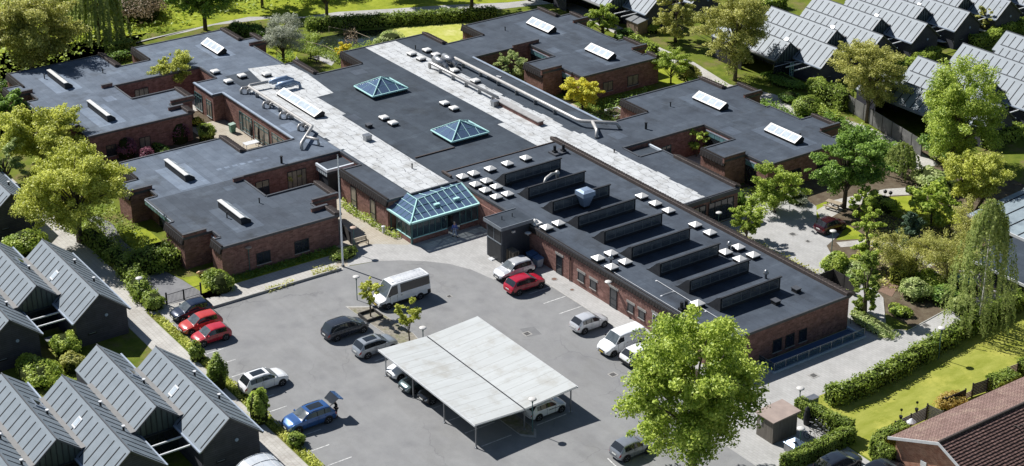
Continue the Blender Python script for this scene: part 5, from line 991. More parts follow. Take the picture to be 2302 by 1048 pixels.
    if cfg=='bus':
        m=MB()
        for k in range(7): xx=-.62+k*.2067; m.box(xx-.02,xx+.02,-L/2+.35,L/2-.36*L,H+.012,H+.035)
        m.box(-.45,.45,L/2-.36*L,L/2-.29*L,H+.012,H+.028); m.build('roof_rib',[pt],T)
        for s in (1,-1): MB().box(*sorted((s*(W/2-.01),s*(W/2+.02))),yy(.70),yy(.24),.42,.62).build('side_trim',[M_black],T)
    if rear_trim=='bumper': MB().box(-W/2*.9,W/2*.9,-L/2-.03,-L/2+.12,.3,.62).build('rear_bumper',[M_black],T)
    return T
Pw=paint('white',(.80,.81,.82)); Psil=paint('silver',(.62,.63,.65),.3,.3); Psg=paint('silver_grey',(.30,.32,.35),.5,.3); Pbl=paint('night_blue',(.012,.022,.05),.3); Por=paint('coral_red',(.50,.045,.035)); Prd=paint('bright_red',(.46,.02,.035)); Pdr=paint('deep_red',(.40,.008,.028))
Pblu=paint('mid_blue',(.04,.12,.33),.35); Pdg=paint('dark_grey',(.05,.058,.075),.5); Pcg=paint('light_grey',(.34,.37,.40),.4,.3); Pgr=paint('grey_green',(.06,.095,.10),.4); Pbk=paint('black',(.014,.015,.018),.2); Pma=paint('maroon',(.055,.006,.014),.3); Pbx=paint('blue_black',(.025,.032,.045),.3)
V=vehicle
V('parked_car','dark blue hatchback at the top end of the left bays, beside the black entrance fence','car',-29.75,-31.0,-1,4.1,1.78,1.48,Pbl,'hatch')
V('parked_car','coral red hatchback parked between the dark blue car and the bright red car','car',-26.85,-31.4,-1,4.15,1.78,1.5,Por,'hatch')
V('parked_car','bright red small car, lowest of the three parked side by side at upper left','car',-24.1,-31.6,-1,3.75,1.72,1.47,Prd,'hatch')
V('parked_car','white crossover with a black glass sunroof in the left bays behind a small shrub','car',-13.6,-31.5,1,4.5,1.86,1.62,Pw,'suv',sun=True)
V('parked_car','bright blue estate crossover with its tailgate open and someone standing behind it','car',-5.65,-31.2,-1,4.75,1.92,1.6,Pblu,'suv',sun=True,open_gate=True,wr=.36)
V('parked_car','dark blue-grey people carrier left of the two small island trees','car',-17.85,-20.6,1,4.6,1.82,1.62,Pdg,'mpv')
V('parked_car','light grey crossover with a black glass roof parked against the left corner of the carport','car',-13.3,-20.0,1,4.3,1.82,1.55,Pcg,'suv',sun=True)
V('parked_car','white hatchback nose-out under the left corner of the carport','car',-8.1,-19.6,-1,4.0,1.76,1.5,Pw,'hatch')
V('parked_car','grey-green car nose-out under the carport between the white one and the black one','car',-5.4,-19.8,-1,4.3,1.78,1.52,Pgr,'hatch')
V('parked_car','black small car nose-out under the carport, third from the left corner post','car',-2.9,-19.6,-1,3.7,1.7,1.45,Pbk,'hatch')
c_=V('parked_car','white hatchback with dark lettering on its door under the right end of the carport','car',4.7,-13.45,1,3.9,1.75,1.5,Pw,'hatch')
V('parked_minibus','white high-roof minibus with a dark strip of side windows right of the island trees','minibus',-20.6,-12.7,-1,5.9,2.05,2.5,Pw,'bus',dark_low=True,plate='y',wr=.34)
V('parked_car','silver compact off-roader beside the stacked pallets, sun flashing on its windscreen','car',-18.5,-.45,-1,4.4,1.82,1.68,Psil,'suv',dark_low=True,plate='w')
V('parked_car','deep red crossover parked right beside the silver off-roader','car',-15.45,-1.3,1,4.25,1.84,1.55,Pdr,'suv',dark_low=True,rear_trim='b')
V('parked_car','silver small hatchback alone between the red crossover and the white van','car',-5.3,-.9,1,3.8,1.7,1.5,Psil,'hatch')
V('parked_van','small white panel van with a yellow front number plate beside the brick kitchen wall','van',-.35,-.9,-1,4.7,1.85,1.95,Pw,'van',plate='y')
V('parked_car','white hatchback half hidden by the big front tree, next to the white van','car',2.4,-.7,1,4.1,1.78,1.5,Pw,'hatch',rear_trim='bumper')
V('parked_car','silver-grey small car at the bottom edge, half hidden by the big front tree','car',14.2,-11.3,1,3.7,1.7,1.52,Psg,'hatch')
V('parked_car','small maroon hatchback on the pale yard by the garden at the right','car',-7.55,33.4,1,3.65,1.68,1.48,Pma,'hatch')
V('parked_car','dark blue-grey car with red tail lamps behind the clipped hedge at the bottom right','car',26.0,1.2,1,4.4,1.8,1.45,Pbx,'hatch')
V('parked_car','black car at the bottom edge, nearer than the blue-grey car by the hedge','car',28.9,3.3,1,4.4,1.82,1.45,Pbk,'hatch')
# the unreadable dark lettering on the white car's door: a broken dark line
m=MB(); rr=random.Random(4); y=-.15
while y<1.0:
    w_=rr.choice((.05,.07,.09)); h=rr.choice((.07,.10,.07,.12)); m.box(.868,.882,y,y+w_,.70,.70+h); y+=w_+.03
m.build('door_lettering',[M_black],c_)
# ------------------------------------------------ vegetation
def leafmesh(name,pts,nrm,size,mt,parent,tint,seed,aspect=1.6):
    g=np.random.default_rng(seed); n=len(pts)
    nrm=nrm/np.maximum(1e-6,np.linalg.norm(nrm,axis=1,keepdims=True))
    r=g.normal(size=(n,3)); u=np.cross(nrm,r); u/=np.maximum(1e-6,np.linalg.norm(u,axis=1,keepdims=True)); v=np.cross(nrm,u)
    s=(size*g.uniform(.6,1.35,size=n))[:,None]
    bend=nrm*s*.18
    V=np.stack([pts-u*s*aspect*.5,pts-v*s*.5+bend,pts+u*s*aspect*.5,pts+v*s*.5+bend],1).reshape(-1,3)
    me=bpy.data.meshes.new(name); me.vertices.add(4*n); me.vertices.foreach_set('co',V.astype(np.float32).ravel()); me.loops.add(4*n); me.loops.foreach_set('vertex_index',np.arange(4*n,dtype=np.int32)); me.polygons.add(n); me.polygons.foreach_set('loop_start',np.arange(0,4*n,4,dtype=np.int32)); me.polygons.foreach_set('loop_total',np.full(n,4,dtype=np.int32))
    a=me.attributes.new('tint','FLOAT','FACE'); a.data.foreach_set('value',np.clip(tint,0,1).astype(np.float32)); me.materials.append(mt); me.update(); me.validate()
    o=bpy.data.objects.new(name,me); COL.objects.link(o)
    if parent: o.parent=parent
    return o
def tree(name,label,cat,x,y,h,w_,z0,mt,n=9000,ls=.26,shape='round',seed=1,bark=None,trunk=.22,clumps=None,gap=.35,lean=(0,0),multi=1,group=None):
    n=int(n*2.1); ls*=.64; g=np.random.default_rng(seed); bark=bark or M_bark; T=thing(name,label,cat,(x,y,0),0,group)
    rr=random.Random(seed); Rw=w_/2; hc=h-z0; zc=z0+hc*.5
    nc=clumps or int(40+Rw*16)
    d=g.normal(size=(nc,3)); d/=np.linalg.norm(d,axis=1,keepdims=True)
    rad=g.uniform(.30,1.0,size=nc)**(.55)
    # lumpy outline
    k1=g.normal(size=(5,3)); lump=1+.2*np.sum(np.sin(d@k1.T*2.4+g.uniform(0,6,5)),axis=1)/1.6
    rad=rad*lump*.86
    C=d*rad[:,None]
    t=(C[:,2]+1)/2
    if shape=='round': wz=np.where(t<.35,.80+.57*t,1.0)
    elif shape=='oval': wz=.55+.55*np.sin(np.clip(t*1.1+.1,0,1)*PI)**.7
    elif shape=='cone': wz=1.15-.85*t
    elif shape=='column': wz=np.ones(nc)
    elif shape=='vase': wz=.55+.6*t
    elif shape=='umbrella': wz=.35+.85*t
    else: wz=np.ones(nc)
    if shape in('oval','cone','column'): C[:,2]=g.uniform(-1,1,nc)*.97; t=(C[:,2]+1)/2; q=d[:,:2]/np.maximum(.05,np.linalg.norm(d[:,:2],axis=1,keepdims=True)); C[:,:2]=q*(g.uniform(.2,1,nc)**.5*lump*.9)[:,None]; wz={'oval':np.sin(np.clip(t*.86+.10,0,1)*PI)**.6,'cone':1.08-.9*t,'column':np.where(t>.85,.7,1.0)}[shape]
    C[:,0]*=Rw*wz; C[:,1]*=Rw*wz; C[:,2]=C[:,2]*hc/2*.95+zc
    C[:,0]+=lean[0]*t; C[:,1]+=lean[1]*t
    cr=Rw*(.10+.13*g.random(nc))*(1 if shape!='column' else 1.2)
    cr=np.maximum(cr,.24)
    # whole gaps in the crown and a few twiggy shoots beyond it
    gd=g.normal(size=(9,3)); gd/=np.linalg.norm(gd,axis=1,keepdims=True)
    hole=np.max(d@gd.T,axis=1)>.94 if shape not in('column',) else np.zeros(nc,bool); cr[hole]*=.45
    sh=g.random(nc)<.12; C[sh,:2]*=1.13; cr[sh]*=.55
    per=np.maximum(4,(n*cr**1.8/np.sum(cr**1.8)).astype(int)); idx=np.repeat(np.arange(nc),per); m=len(idx)
    e=g.normal(size=(m,3)); e/=np.linalg.norm(e,axis=1,keepdims=True); rad2=g.uniform(.05,1,size=m)**.6
    off=e*(cr[idx]*rad2)[:,None]*np.array([1,1,.62]); al=np.sum(off*d[idx],axis=1,keepdims=True); off=off+d[idx]*al*.7
    pts=C[idx]+off
    nr=e*.6+np.array([-.1,-.25,.7])+g.normal(size=(m,3))*.85
    tint=np.clip(g.normal(.52,.18,size=nc)[idx]+g.normal(0,.40,size=m),0,1)
    keep=pts[:,2]>.05; pts,nr,tint=pts[keep],nr[keep],tint[keep]
    leafmesh('crown',pts,nr,ls,mt,T,tint,seed)
    # trunk and limbs
    m_=MB(); 
    for q in range(multi):
        a=2*PI*q/multi+seed; off=Vector((math.cos(a),math.sin(a),0))*(.5*Rw if multi>1 else 0)
        top=Vector((lean[0]*.5,lean[1]*.5,z0+hc*.62))+off; base=Vector((0,0,-.05))+off*.15
        path=[base,base.lerp(top,.35)+Vector((rr.uniform(-.1,.1),rr.uniform(-.1,.1),0)),base.lerp(top,.7)+Vector((rr.uniform(-.2,.2),rr.uniform(-.2,.2),0)),top]
        m_.tube(path,[trunk*1.25,trunk,trunk*.6,trunk*.2],9)
    nl=min(nc,26 if Rw>3 else 14 if Rw>2 else 8); order=[int(q) for q in g.permutation(nc)[:nl]]
    for i in order:
        e_=Vector(C[i]); f=max(.12,min(.75,(e_.z-.9)/max(1,(z0+hc*.62))*.55)); s=Vector((0,0,0)).lerp(Vector((lean[0]*.5,lean[1]*.5,z0+hc*.62)),f)
        if s.z>e_.z-.2: s.z=max(.3,min(s.z,e_.z-.4))
        mid=s.lerp(e_,.5)+Vector((rr.uniform(-.2,.2),rr.uniform(-.2,.2),rr.uniform(.0,.4)))
        m_.tube([s,mid,e_],[trunk*.42,trunk*.25,trunk*.07],6)
    m_.build('trunk',[bark],T,None,True)
    return T
def weeping(name,label,x,y,h,w_,mt,n=9000,seed=3,ls=.12,trunk=.18,bark=None,strands=260,z0=2.2):
    g=np.random.default_rng(seed); T=thing(name,label,'tree',(x,y,0)); Rw=w_/2; pts=[];nr=[];ti=[]
    per=n//strands
    for i in range(strands):
        a=g.uniform(0,2*PI); t=g.uniform(0,1)**.8; zt=z0+.8+(h-z0-.8)*t; rmax=Rw*(1-t)**.55*.95+.3; r=rmax*g.uniform(.35,1)**.6
        L=min(zt-.8,g.uniform(.18,.42)*h*(.5+.7*(1-t))); tt=g.uniform(0,1)
        s=np.linspace(0,1,per); q=np.stack([np.cos(a)*(r+.25*s)+g.normal(0,.07,per),np.sin(a)*(r+.25*s)+g.normal(0,.07,per),zt-L*s**1.15+.2*np.sin(s*3)],1); pts.append(q); nr.append(np.stack([np.cos(a)+g.normal(0,.5,per),np.sin(a)+g.normal(0,.5,per),np.full(per,.25)],1)); ti.append(np.full(per,tt*.8)+g.normal(0,.15,per))
    leafmesh('crown',np.concatenate(pts),np.concatenate(nr),ls,mt,T,np.concatenate(ti),seed,aspect=2.2)
    m=MB().tube([(0,0,-.05),(.12,.05,h*.3),(.05,.1,h*.65),(.15,.0,h*.96)],[trunk*1.15,trunk,trunk*.6,.03],9)
    rr=random.Random(seed)
    for k in range(10): a=rr.uniform(0,6.28); z=h*(.28+.06*k); m.tube([(.1,.05,z),(Rw*.35*math.cos(a),Rw*.35*math.sin(a),z+h*.08),(Rw*.7*math.cos(a)*(1-.06*k),Rw*.7*math.sin(a)*(1-.06*k),z+h*.06)],[trunk*.35,trunk*.2,.02],5)
    m.build('trunk',[bark or M_bark],T,None,True); return T
def bush(name,label,cat,x,y,rx,ry,h,mt,n=1500,ls=.14,seed=1,group=None,rz=0,flower=None):
    g=np.random.default_rng(seed); T=thing(name,label,cat,(x,y,0),rz,group)
    d=g.normal(size=(n,3)); d/=np.linalg.norm(d,axis=1,keepdims=True); d[:,2]=np.abs(d[:,2])
    k1=g.normal(size=(6,3))*1.8; lump=1+.16*np.sum(np.sin(d@k1.T*1.6+g.uniform(0,6,6)),axis=1)/2
    r=lump*g.uniform(.72,1.0,n)
    pts=d*r[:,None]*np.array([rx,ry,h*.62])+np.array([0,0,h*.34]); low=pts[:,2]<h*.36; pts[low,2]=g.uniform(.03,h*.4,low.sum())
    nr=d+np.array([0,0,.4])+g.normal(size=(n,3))*.5
    tint=np.clip(.45+.3*np.sin(d@g.normal(size=3)*5)+g.normal(0,.2,n),0,1); leafmesh('foliage',pts,nr,ls,mt,T,tint,seed)
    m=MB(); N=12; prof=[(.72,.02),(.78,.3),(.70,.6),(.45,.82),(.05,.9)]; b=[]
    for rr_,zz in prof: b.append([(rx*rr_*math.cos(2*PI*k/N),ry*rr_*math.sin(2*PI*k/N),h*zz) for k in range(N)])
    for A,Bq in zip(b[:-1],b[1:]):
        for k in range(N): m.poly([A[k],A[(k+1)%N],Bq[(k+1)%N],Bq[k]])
    m.poly(b[-1]); m.build('leaf_core',[M_core],T,None,True)
    return T
M_core=mat('dark_green_core',(.02,.028,.008),(.035,.045,.014),rough=.95,scale=3,spec=.05)  # dark green filler colour for the solid cores behind bush and hedge leaves
def hedge(name,label,pts,w_,h,mt,dens=75,ls=.13,seed=1,wild=.06,group=None,cat='hedge'):
    g=np.random.default_rng(seed); c=Vector(pts[0]); T=thing(name,label,cat,(c.x,c.y,0),0,group); P_=[];N_=[]; core=MB()
    for a,b in zip(pts[:-1],pts[1:]):
        a=np.array(a)-np.array([c.x,c.y]); b=np.array(b)-np.array([c.x,c.y]); L=np.linalg.norm(b-a); d=(b-a)/L; nn=np.array([-d[1],d[0]])
        for kind,area in (('t',L*w_),('l',L*h),('r',L*h),('e',w_*h),('f',w_*h)):
            k=int(area*dens); s=g.uniform(0,1,k); u=g.uniform(-1,1,k); j=g.normal(0,wild,k)
            if kind=='t': q=a+d*(s*L)[:,None]+nn*(u*w_/2)[:,None]; z=h+j+wild*1.2*np.sin(s*L*2.1+u*2); n3=np.tile([0,0,1.],(k,1))
            elif kind in 'lr': sg=1 if kind=='l' else -1; q=a+d*(s*L)[:,None]+nn*(sg*(w_/2+j+wild*np.sin(s*L*1.7)))[:,None]; z=(u+1)/2*h; n3=np.tile([nn[0]*sg,nn[1]*sg,.3],(k,1))
            else: o=a if kind=='e' else b; sg=-1 if kind=='e' else 1; q=o+d*(sg*(.0+j))[:,None]+nn*(u*w_/2)[:,None]; z=s*h; n3=np.tile([d[0]*sg,d[1]*sg,.3],(k,1))
            P_.append(np.column_stack([q,np.maximum(z,.03)])); N_.append(n3+g.normal(size=(k,3))*.45)
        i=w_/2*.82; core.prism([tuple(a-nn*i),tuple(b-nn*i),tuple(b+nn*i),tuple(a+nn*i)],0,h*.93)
    pp=np.concatenate(P_); nn_=np.concatenate(N_); tint=np.clip(.4+.25*np.sin(pp[:,0]*2.3)*np.sin(pp[:,1]*1.9+1)+g.normal(0,.2,len(pp)),0,1)
    leafmesh('foliage',pp,nn_,ls,mt,T,tint,seed); core.build('leaf_core',[M_core],T); return T
def cover(name,poly,mt,n,h=.3,ls=.14,seed=1,kind='stuff'):
    g=np.random.default_rng(seed); p=np.array(poly); lo=p.min(0);hi=p.max(0); out=[]
    while sum(len(o) for o in out)<n:
        q=g.uniform(lo,hi,(n,2)); ins=np.zeros(n,bool); j=len(p)-1
        for i in range(len(p)):
            c=((p[i,1]>q[:,1])!=(p[j,1]>q[:,1]))&(q[:,0]<(p[j,0]-p[i,0])*(q[:,1]-p[i,1])/(p[j,1]-p[i,1]+1e-12)+p[i,0]); ins^=c; j=i
        out.append(q[ins])
    q=np.concatenate(out)[:n]; patch=.5+.5*np.sin(q[:,0]*1.3+np.sin(q[:,1]*.9)*2)*np.sin(q[:,1]*1.1+1); z=g.uniform(0,1,n)**1.2*h*(.35+patch)
    o=leafmesh(name,np.column_stack([q,z+.03]),np.tile([0,0,1.],(n,1))+g.normal(size=(n,3))*.6,ls,mt,None,np.clip(patch*.6+g.normal(.2,.2,n),0,1),seed); o['kind']=kind; return o
def at(px_,py_): v=P(px_,py_); return v.x,v.y
# --- big trees
x,y=at(1556,1072); tree('maple_tree','very large bright green tree in the front, covering the parked white hatchback',"tree",x,y,15.2,12.9,1.6,L_mid,30000,.27,'round',11,trunk=.34,clumps=190)
tree('maple_tree','large yellow-green maple at the left with its trunk standing by the footpath corner','tree',-51.8,-33.6,11.6,11.6,2.2,L_lime,24000,.24,'round',12,trunk=.30,clumps=170)
x,y=at(95,375); tree('maple_tree','yellow-green maple at the left edge just behind the larger one','tree',x,y,7.6,10.4,1.0,L_lime,15000,.26,'round',13,trunk=.22,clumps=120)
x,y=at(15,420); tree('garden_tree','pale green loose tree cut by the left edge below the maples','tree',x,y,5.5,5.5,.5,L_pale,4500,.22,'round',33,clumps=50)
x,y=at(20,290); tree('garden_tree','dark green tree at the left edge beside the corner of the far left roof','tree',x,y,5.2,5.5,.3,L_dark,5500,.26,'round',34,clumps=60)
x,y=at(75,172); tree('maple_tree','wide yellow-green tree filling the top left corner','tree',x,y,12.5,13.5,1.5,L_olive,24000,.30,'round',14,trunk=.28,clumps=200)
x,y=at(224,95); weeping('birch_tree','drooping green birch right of the yellow-green corner tree',x,y,12,9.5,L_birch,14000,15,.2,z0=1.0)
x,y=at(175,40); tree('garden_tree','brownish green tree behind the top left corner tree','tree',x-6,y,9,9,1,L_olive,9000,.3,'round',16,clumps=90)
x,y=at(320,60); bush('scrub_thicket','pale brown leafless scrub at the top, between the birch and the dark tree','shrub',x-6,y+1,7,5,4.2,L_brown,6000,.16,17)
x,y=at(462,68); tree('lime_tree','deep green tree with a clear trunk at the top edge, above the upper left roof','tree',x,y,12,11,2.3,L_dark,19000,.28,'round',18,trunk=.26,clumps=150)
x,y=at(735,48); tree('lime_tree','dark trunked tree on the hedge by the top path, above the grey-green tree','tree',x,y,10.5,8.5,3.0,L_mid,9000,.27,'round',19,trunk=.22,clumps=90)
x,y=at(1060,26); tree('lime_tree','dark tree by the top path whose trunk stands at the bright lawn\'s upper end','tree',x,y,11,10,3.0,L_dark,11000,.28,'round',20,trunk=.24,clumps=90)
x,y=at(590,18); tree('lime_tree','tree trunk and crown cut by the top edge between the two lime trees','tree',x,y,11,9,3.5,L_mid,8000,.28,'round',21,trunk=.2,clumps=80)
x,y=at(1190,2); tree('lime_tree','dark tree cut by the top edge where the two paths meet','tree',x,y,10,9,1.5,L_dark,9000,.28,'round',22,trunk=.2,clumps=80)
x,y=at(905,-12); tree('lime_tree','tree shading the lawn at the top edge, mostly above the photo','tree',x,y,10,11,2,L_mid,9000,.3,'round',23,clumps=80)
x,y=at(700,-22); tree('lime_tree','dark tree mass at the very top edge left of the path trees','tree',x,y,8,12,1,L_dark,9000,.3,'round',24,clumps=80)
x,y=at(400,-10); tree('lime_tree','shaded tree behind the deep green tree at the top edge','tree',x,y,9,12,1,L_dark,9000,.3,'round',25,clumps=80)
x,y=at(300,-25); tree('lime_tree','dark tree behind the scrub at the top edge','tree',x,y,8,10,1,L_dark,8000,.3,'round',26,clumps=70)
x,y=at(637,138); tree('willow_tree','silver-grey leaved tree leaning over the back garden','tree',x,y,6.4,7.4,1.6,L_grey,9000,.15,'round',27,trunk=.18,clumps=110)
x,y=at(880,112); bush('shrub','feathery pale green shrub behind the roof edge near the bright lawn','shrub',x,y,2.6,2.0,2.6,L_pale,2600,.15,28)
x,y=at(772,135); tree('flowering_shrub','small round shrub covered in yellow flowers in the back garden','shrub',x,y,2.5,2.3,.7,L_blossom,2200,.14,'round',29,trunk=.06,clumps=26)
# --- courtyard trees
x,y=at(383,212); tree('garden_tree','broad green tree growing out of the far left courtyard over the roof','tree',x,y,5.6,6.6,1.6,L_lime,6500,.21,'round',30,trunk=.13,clumps=60)
x,y=at(1150,187); tree('garden_tree','pale green tree in the upper right courtyard against the dark roof','tree',x,y,4.9,4.4,.5,L_pale,5200,.16,'round',31,trunk=.1,clumps=55)
x,y=at(1310,248); tree('golden_tree','golden yellow tree in the right courtyard beside the long silver duct','tree',x,y,4.6,5.6,1.0,L_gold,5000,.22,'round',32,trunk=.12,clumps=55)
x,y=at(1566,352); tree('garden_tree','small sparse tree in the courtyard of the right wing','tree',x,y,3.6,3.6,.8,L_mid,1500,.2,'vase',35,trunk=.08,clumps=26)
x,y=at(662,432); tree('garden_tree','small bare-looking yellowish tree in the near left courtyard','tree',x-1.0,y,2.7,3.4,.6,L_olive,900,.13,'umbrella',36,trunk=.06,clumps=24)
for i,(q,r_,l_) in enumerate((((402,318),(1.7,1.5,3.0),'plum-coloured shrub nearest the green shrub by the far left wing wall'),((285,352),(1.5,1.3,2.7),'plum-coloured shrub at the left end of the far left wing wall'),((330,360),(1.1,1.0,1.5),'low plum-red shrub between the two taller plum shrubs'))):
    x,y=at(*q); bush('plum_shrub',l_,'shrub',x,y,*r_,L_plum,1600,.13,40+i,'plum shrubs by the far left wing')
x,y=at(465,315); bush('shrub','green shrub at the corner of the narrow courtyard between the left wings','shrub',x,y,1.3,1.2,2.3,L_mid,1300,.13,44)
x,y=at(443,282); bush('shrub','small yellow-flowered shrub at the back corner of the narrow courtyard','shrub',x,y,.7,.9,1.2,L_gold,400,.12,45)
x,y=at(365,345); bush('shrub','dark low shrub under the far left wing wall','shrub',x,y,2.5,1.0,1.1,L_dark,1200,.13,46)
for i,(q,r_,l_) in enumerate((((1290,262),(.8,.8,.9),'clipped small shrub by the golden tree'),((1372,262),(.9,.6,.8),'pale shrub beside the planter box right of the golden tree'))):
    x,y=at(*q); bush('shrub',l_,'shrub',x,y,*r_,L_pale,400,.12,47+i)
# --- right side trees
x,y=at(1508,188); tree('garden_tree','light green tree with a thin trunk at the corner of the upper right wing','tree',x,y,5.6,5.2,1.2,L_mid,5200,.18,'round',50,trunk=.1,clumps=60)
x,y=at(1355,82); tree('garden_tree','bright green bushy tree behind the upper right roof, below the top edge house','tree',x,y,5.2,5.0,.5,L_mid,5000,.2,'round',51,clumps=55)
x,y=at(1518,95); tree('maple_tree','olive tree at the top edge right of the top edge house','tree',x,y,9.5,6.5,.8,L_olive,11000,.22,'oval',52,trunk=.2,clumps=110)
x,y=at(1652,182); tree('maple_tree','large olive-gold tree at the top, left of the grey roof rows','tree',x,y,12.6,10.0,1.8,L_olive,19000,.21,'round',53,trunk=.22,clumps=170)
x,y=at(1948,276); tree('maple_tree','round olive-gold tree standing alone by the path in front of the grey roof rows','tree',x,y,12.0,9.0,2.4,L_olive,19000,.19,'round',54,trunk=.2,clumps=180)
x,y=at(2140,378); tree('hornbeam_tree','tall bright green tree at the right in front of the grey roof rows','tree',x,y,13.6,12.6,.6,L_mid,30000,.22,'round',55,trunk=.26,clumps=190)
x,y=at(1897,468); tree('lime_tree','deep green round tree with a bench round its trunk by the maroon car','tree',x,y,9.8,7.9,2.3,L_dark,15000,.24,'round',56,trunk=.22,clumps=120)
x,y=at(1742,478); tree('garden_tree','bright green broad tree against the end of the right wing','tree',x,y,6.2,6.0,.2,L_mid,9000,.19,'round',57,trunk=.12,clumps=90)
x,y=at(1678,545); tree('garden_tree','bright green small tree leaning over the tiled ridge of the kitchen roof','tree',x,y,5.4,4.3,.8,L_mid,5200,.2,'round',58,trunk=.1,clumps=60)
x,y=at(2185,478); tree('garden_tree','wide yellow-green spreading tree beside the dark battened roof','tree',x,y,7.4,8.4,1.2,L_lime,9500,.22,'umbrella',59,trunk=.16,clumps=90,multi=3)
x,y=at(2093,505); tree('magnolia_tree','rounded large-leaved bright green small tree in the right garden','tree',x,y,5.4,6.0,.2,L_mid,2600,.36,'round',60,trunk=.1,clumps=50)
x,y=at(2200,738); weeping('birch_tree','weeping birch with a white trunk at the right above the long hedge',x,y,13.6,7.6,L_birch,13000,61,.12,bark=M_birchbark,z0=1.8,trunk=.15,strands=300)
x,y=at(1947,600); tree('ivy_column','tall ivy-covered column tree right of the maroon car','tree',x,y,6.6,2.5,0,L_mid,5200,.19,'column',62,clumps=70)
x,y=at(1943,705); tree('ivy_column','ivy-covered column tree in front, behind the end of the kitchen roof','tree',x,y,6.8,3.0,0,L_hedge,6500,.19,'oval',63,clumps=80)
x,y=at(1935,505); tree('garden_tree','small fresh green tree right behind the maroon car','tree',x,y,4.6,3.6,.6,L_mid,3300,.2,'round',64,clumps=40)
x,y=at(2025,400); weeping('weeping_tree','small weeping tree with a pale trunk in the upper right garden',x,y,4.2,4.8,L_birch,3500,65,.13,z0=1.0,trunk=.07,bark=M_birchbark,strands=120)
x,y=at(2045,540); tree('pine_bush','blue-green spiky young pine in the right garden','shrub',x,y,3.4,4.2,.1,leafmat('blue_green',(.07,.13,.07),(.14,.22,.13)),3600,.2,'cone',66,trunk=.08,clumps=50)
x,y=at(2030,625); tree('garden_tree','olive-brown thin-leaved tree between the small pine and the birch','tree',x,y,5.6,7.0,.6,L_olive,8000,.13,'umbrella',67,trunk=.11,clumps=110,multi=3)
x,y=at(2128,645); tree('garden_tree','olive-brown thin-leaved tree just left of the weeping birch','tree',x,y,6.2,7.2,.8,L_olive,8500,.13,'umbrella',68,trunk=.11,clumps=120,multi=2)
x,y=at(2190,560); tree('garden_tree','olive-brown thin-leaved tree behind the weeping birch','tree',x,y,5,6,.6,L_olive,5500,.14,'umbrella',69,trunk=.1,clumps=80)
x,y=at(2100,425); bush('shrub','pale green rounded shrub below the tall bright tree','shrub',x,y,3.2,2.0,2.4,L_pale,2600,.18,70)
x,y=at(2090,360); tree('garden_tree','dark green undergrowth tree below the tall bright green tree','tree',x+1,y+1,3.5,7,0,L_dark,4500,.2,'round',71,clumps=50)
for i,(q,r_,m_,l_) in enumerate((((1877,612),(1.6,1.5,2.2),L_mid,'round shrub at the tip of the pale drive, under the round lamp'),((1925,622),(2.2,1.4,1.4),L_pale,'spreading pale shrub left of the ivy column tree'),((1910,640),(.8,.7,.9),L_dark,'small clipped dark ball shrub by the pale drive'),
  ((2057,668),(1.7,1.6,2.0),L_pale,'round light-speckled shrub at the edge of the drive near the clipped gold hedge'),((2093,640),(1.7,1.3,1.3),L_mid,'low green spreading conifer right of the light-speckled shrub'),((2130,680),(2.0,1.8,1.6),L_dark,'dark green rounded shrub below the weeping birch on its left'),((1960,735),(3.2,1.2,.7),L_pale,'low pale ground shrub beside the drive below the front ivy column'),
  ((2020,705),(1.6,.9,.8),L_mid,'low green plant clump on the drive edge between the two round shrubs'),((1985,470),(2,1.6,1.6),L_mid,'green shrub on the lawn beyond the maroon car'),((2165,700),(1.8,1.5,1.7),L_birch,'drooping shrub at the foot of the weeping birch'),
  ((1813,262),(1.9,1.9,2.7),L_hedge,'round clipped dark green bush beside the upper right roof corner'),((1775,228),(1.6,1.3,1.4),L_dark,'dark hedge bush left of the round clipped bush'),((1838,205),(1.6,1.6,2.0),L_mid,'light green shrub by the nearest upper right house\'s gable'),((1760,190),(3.2,1.6,1.4),L_dark,'dark shrubs in front of the thin pale pergola'),
  ((1405,88),(1.7,1.4,1.6),L_dark,'dark round bush behind the upper right roof, by the brown shed'),((1470,72),(1,1,1.4),L_mid,'small bush right of the brown shed'),((1545,178),(2,1.4,2.4),L_olive,'olive shrub right of the thin-trunked corner tree'),((1590,205),(3.5,1.6,1.5),L_dark,'dark shrubs under the large olive-gold tree'),
  ((1650,455),(1.6,1.4,1.3),L_dark,'dark green shrub at the outer corner of the right wing'),((1790,455),(1.3,1.2,1.5),L_grey,'pale grey-leaved shrub behind the small white goal'),((1735,640),(0.9,.6,.8),L_pale,'yellow-green plant against the kitchen wall behind the ridge'),
  ((1395,345),(.9,.8,1.0),L_dark,'dark shrub in the right courtyard'))):
    x,y=at(*q); bush('shrub',l_,'shrub',x,y,*r_,m_,int(260*(r_[0]*r_[1]+r_[2]*(r_[0]+r_[1]))),.15,80+i)
# --- hedges
pl=lambda *q:[at(*p) for p in q]
hedge('hedge','long shaggy hedge between the paved drive and the striped lawn at the right',pl((1862,908),(1925,890),(2010,845),(2110,785),(2210,730),(2310,678)),1.3,1.5,L_hedge,70,.15,120,.16)
hedge('clipped_hedge','clipped hedge behind the bicycles, running toward the lawn',[(17.6,4.6),(21.0,5.0),(23.2,5.6)],1.0,1.6,L_hedge,110,.11,121,.04)
hedge('clipped_hedge','clipped hedge along the front of the bicycles above the dark parked cars',[(23.5,5.3),(23.6,2.0),(23.7,-2.8)],1.0,1.45,L_hedge,110,.11,122,.04)
hedge('clipped_hedge','clipped L-shaped hedge around the corner of the red tiled house',[(28.4,5.2),(26.6,4.9),(25.8,6.2),(25.9,9.2)],1.0,1.6,L_hedge,110,.11,123,.04)
hedge('clipped_hedge','clipped hedge behind the red tiled roof between two slatted fence panels',[(25.2,21.0),(25.4,23.8)],1.6,1.5,L_hedge,100,.12,124,.05)
hedge('clipped_hedge','clipped hedge at the right edge beyond the slatted gate by the red roof',[(25,25.4),(25.2,30)],1.4,1.6,L_hedge,90,.12,125,.05)
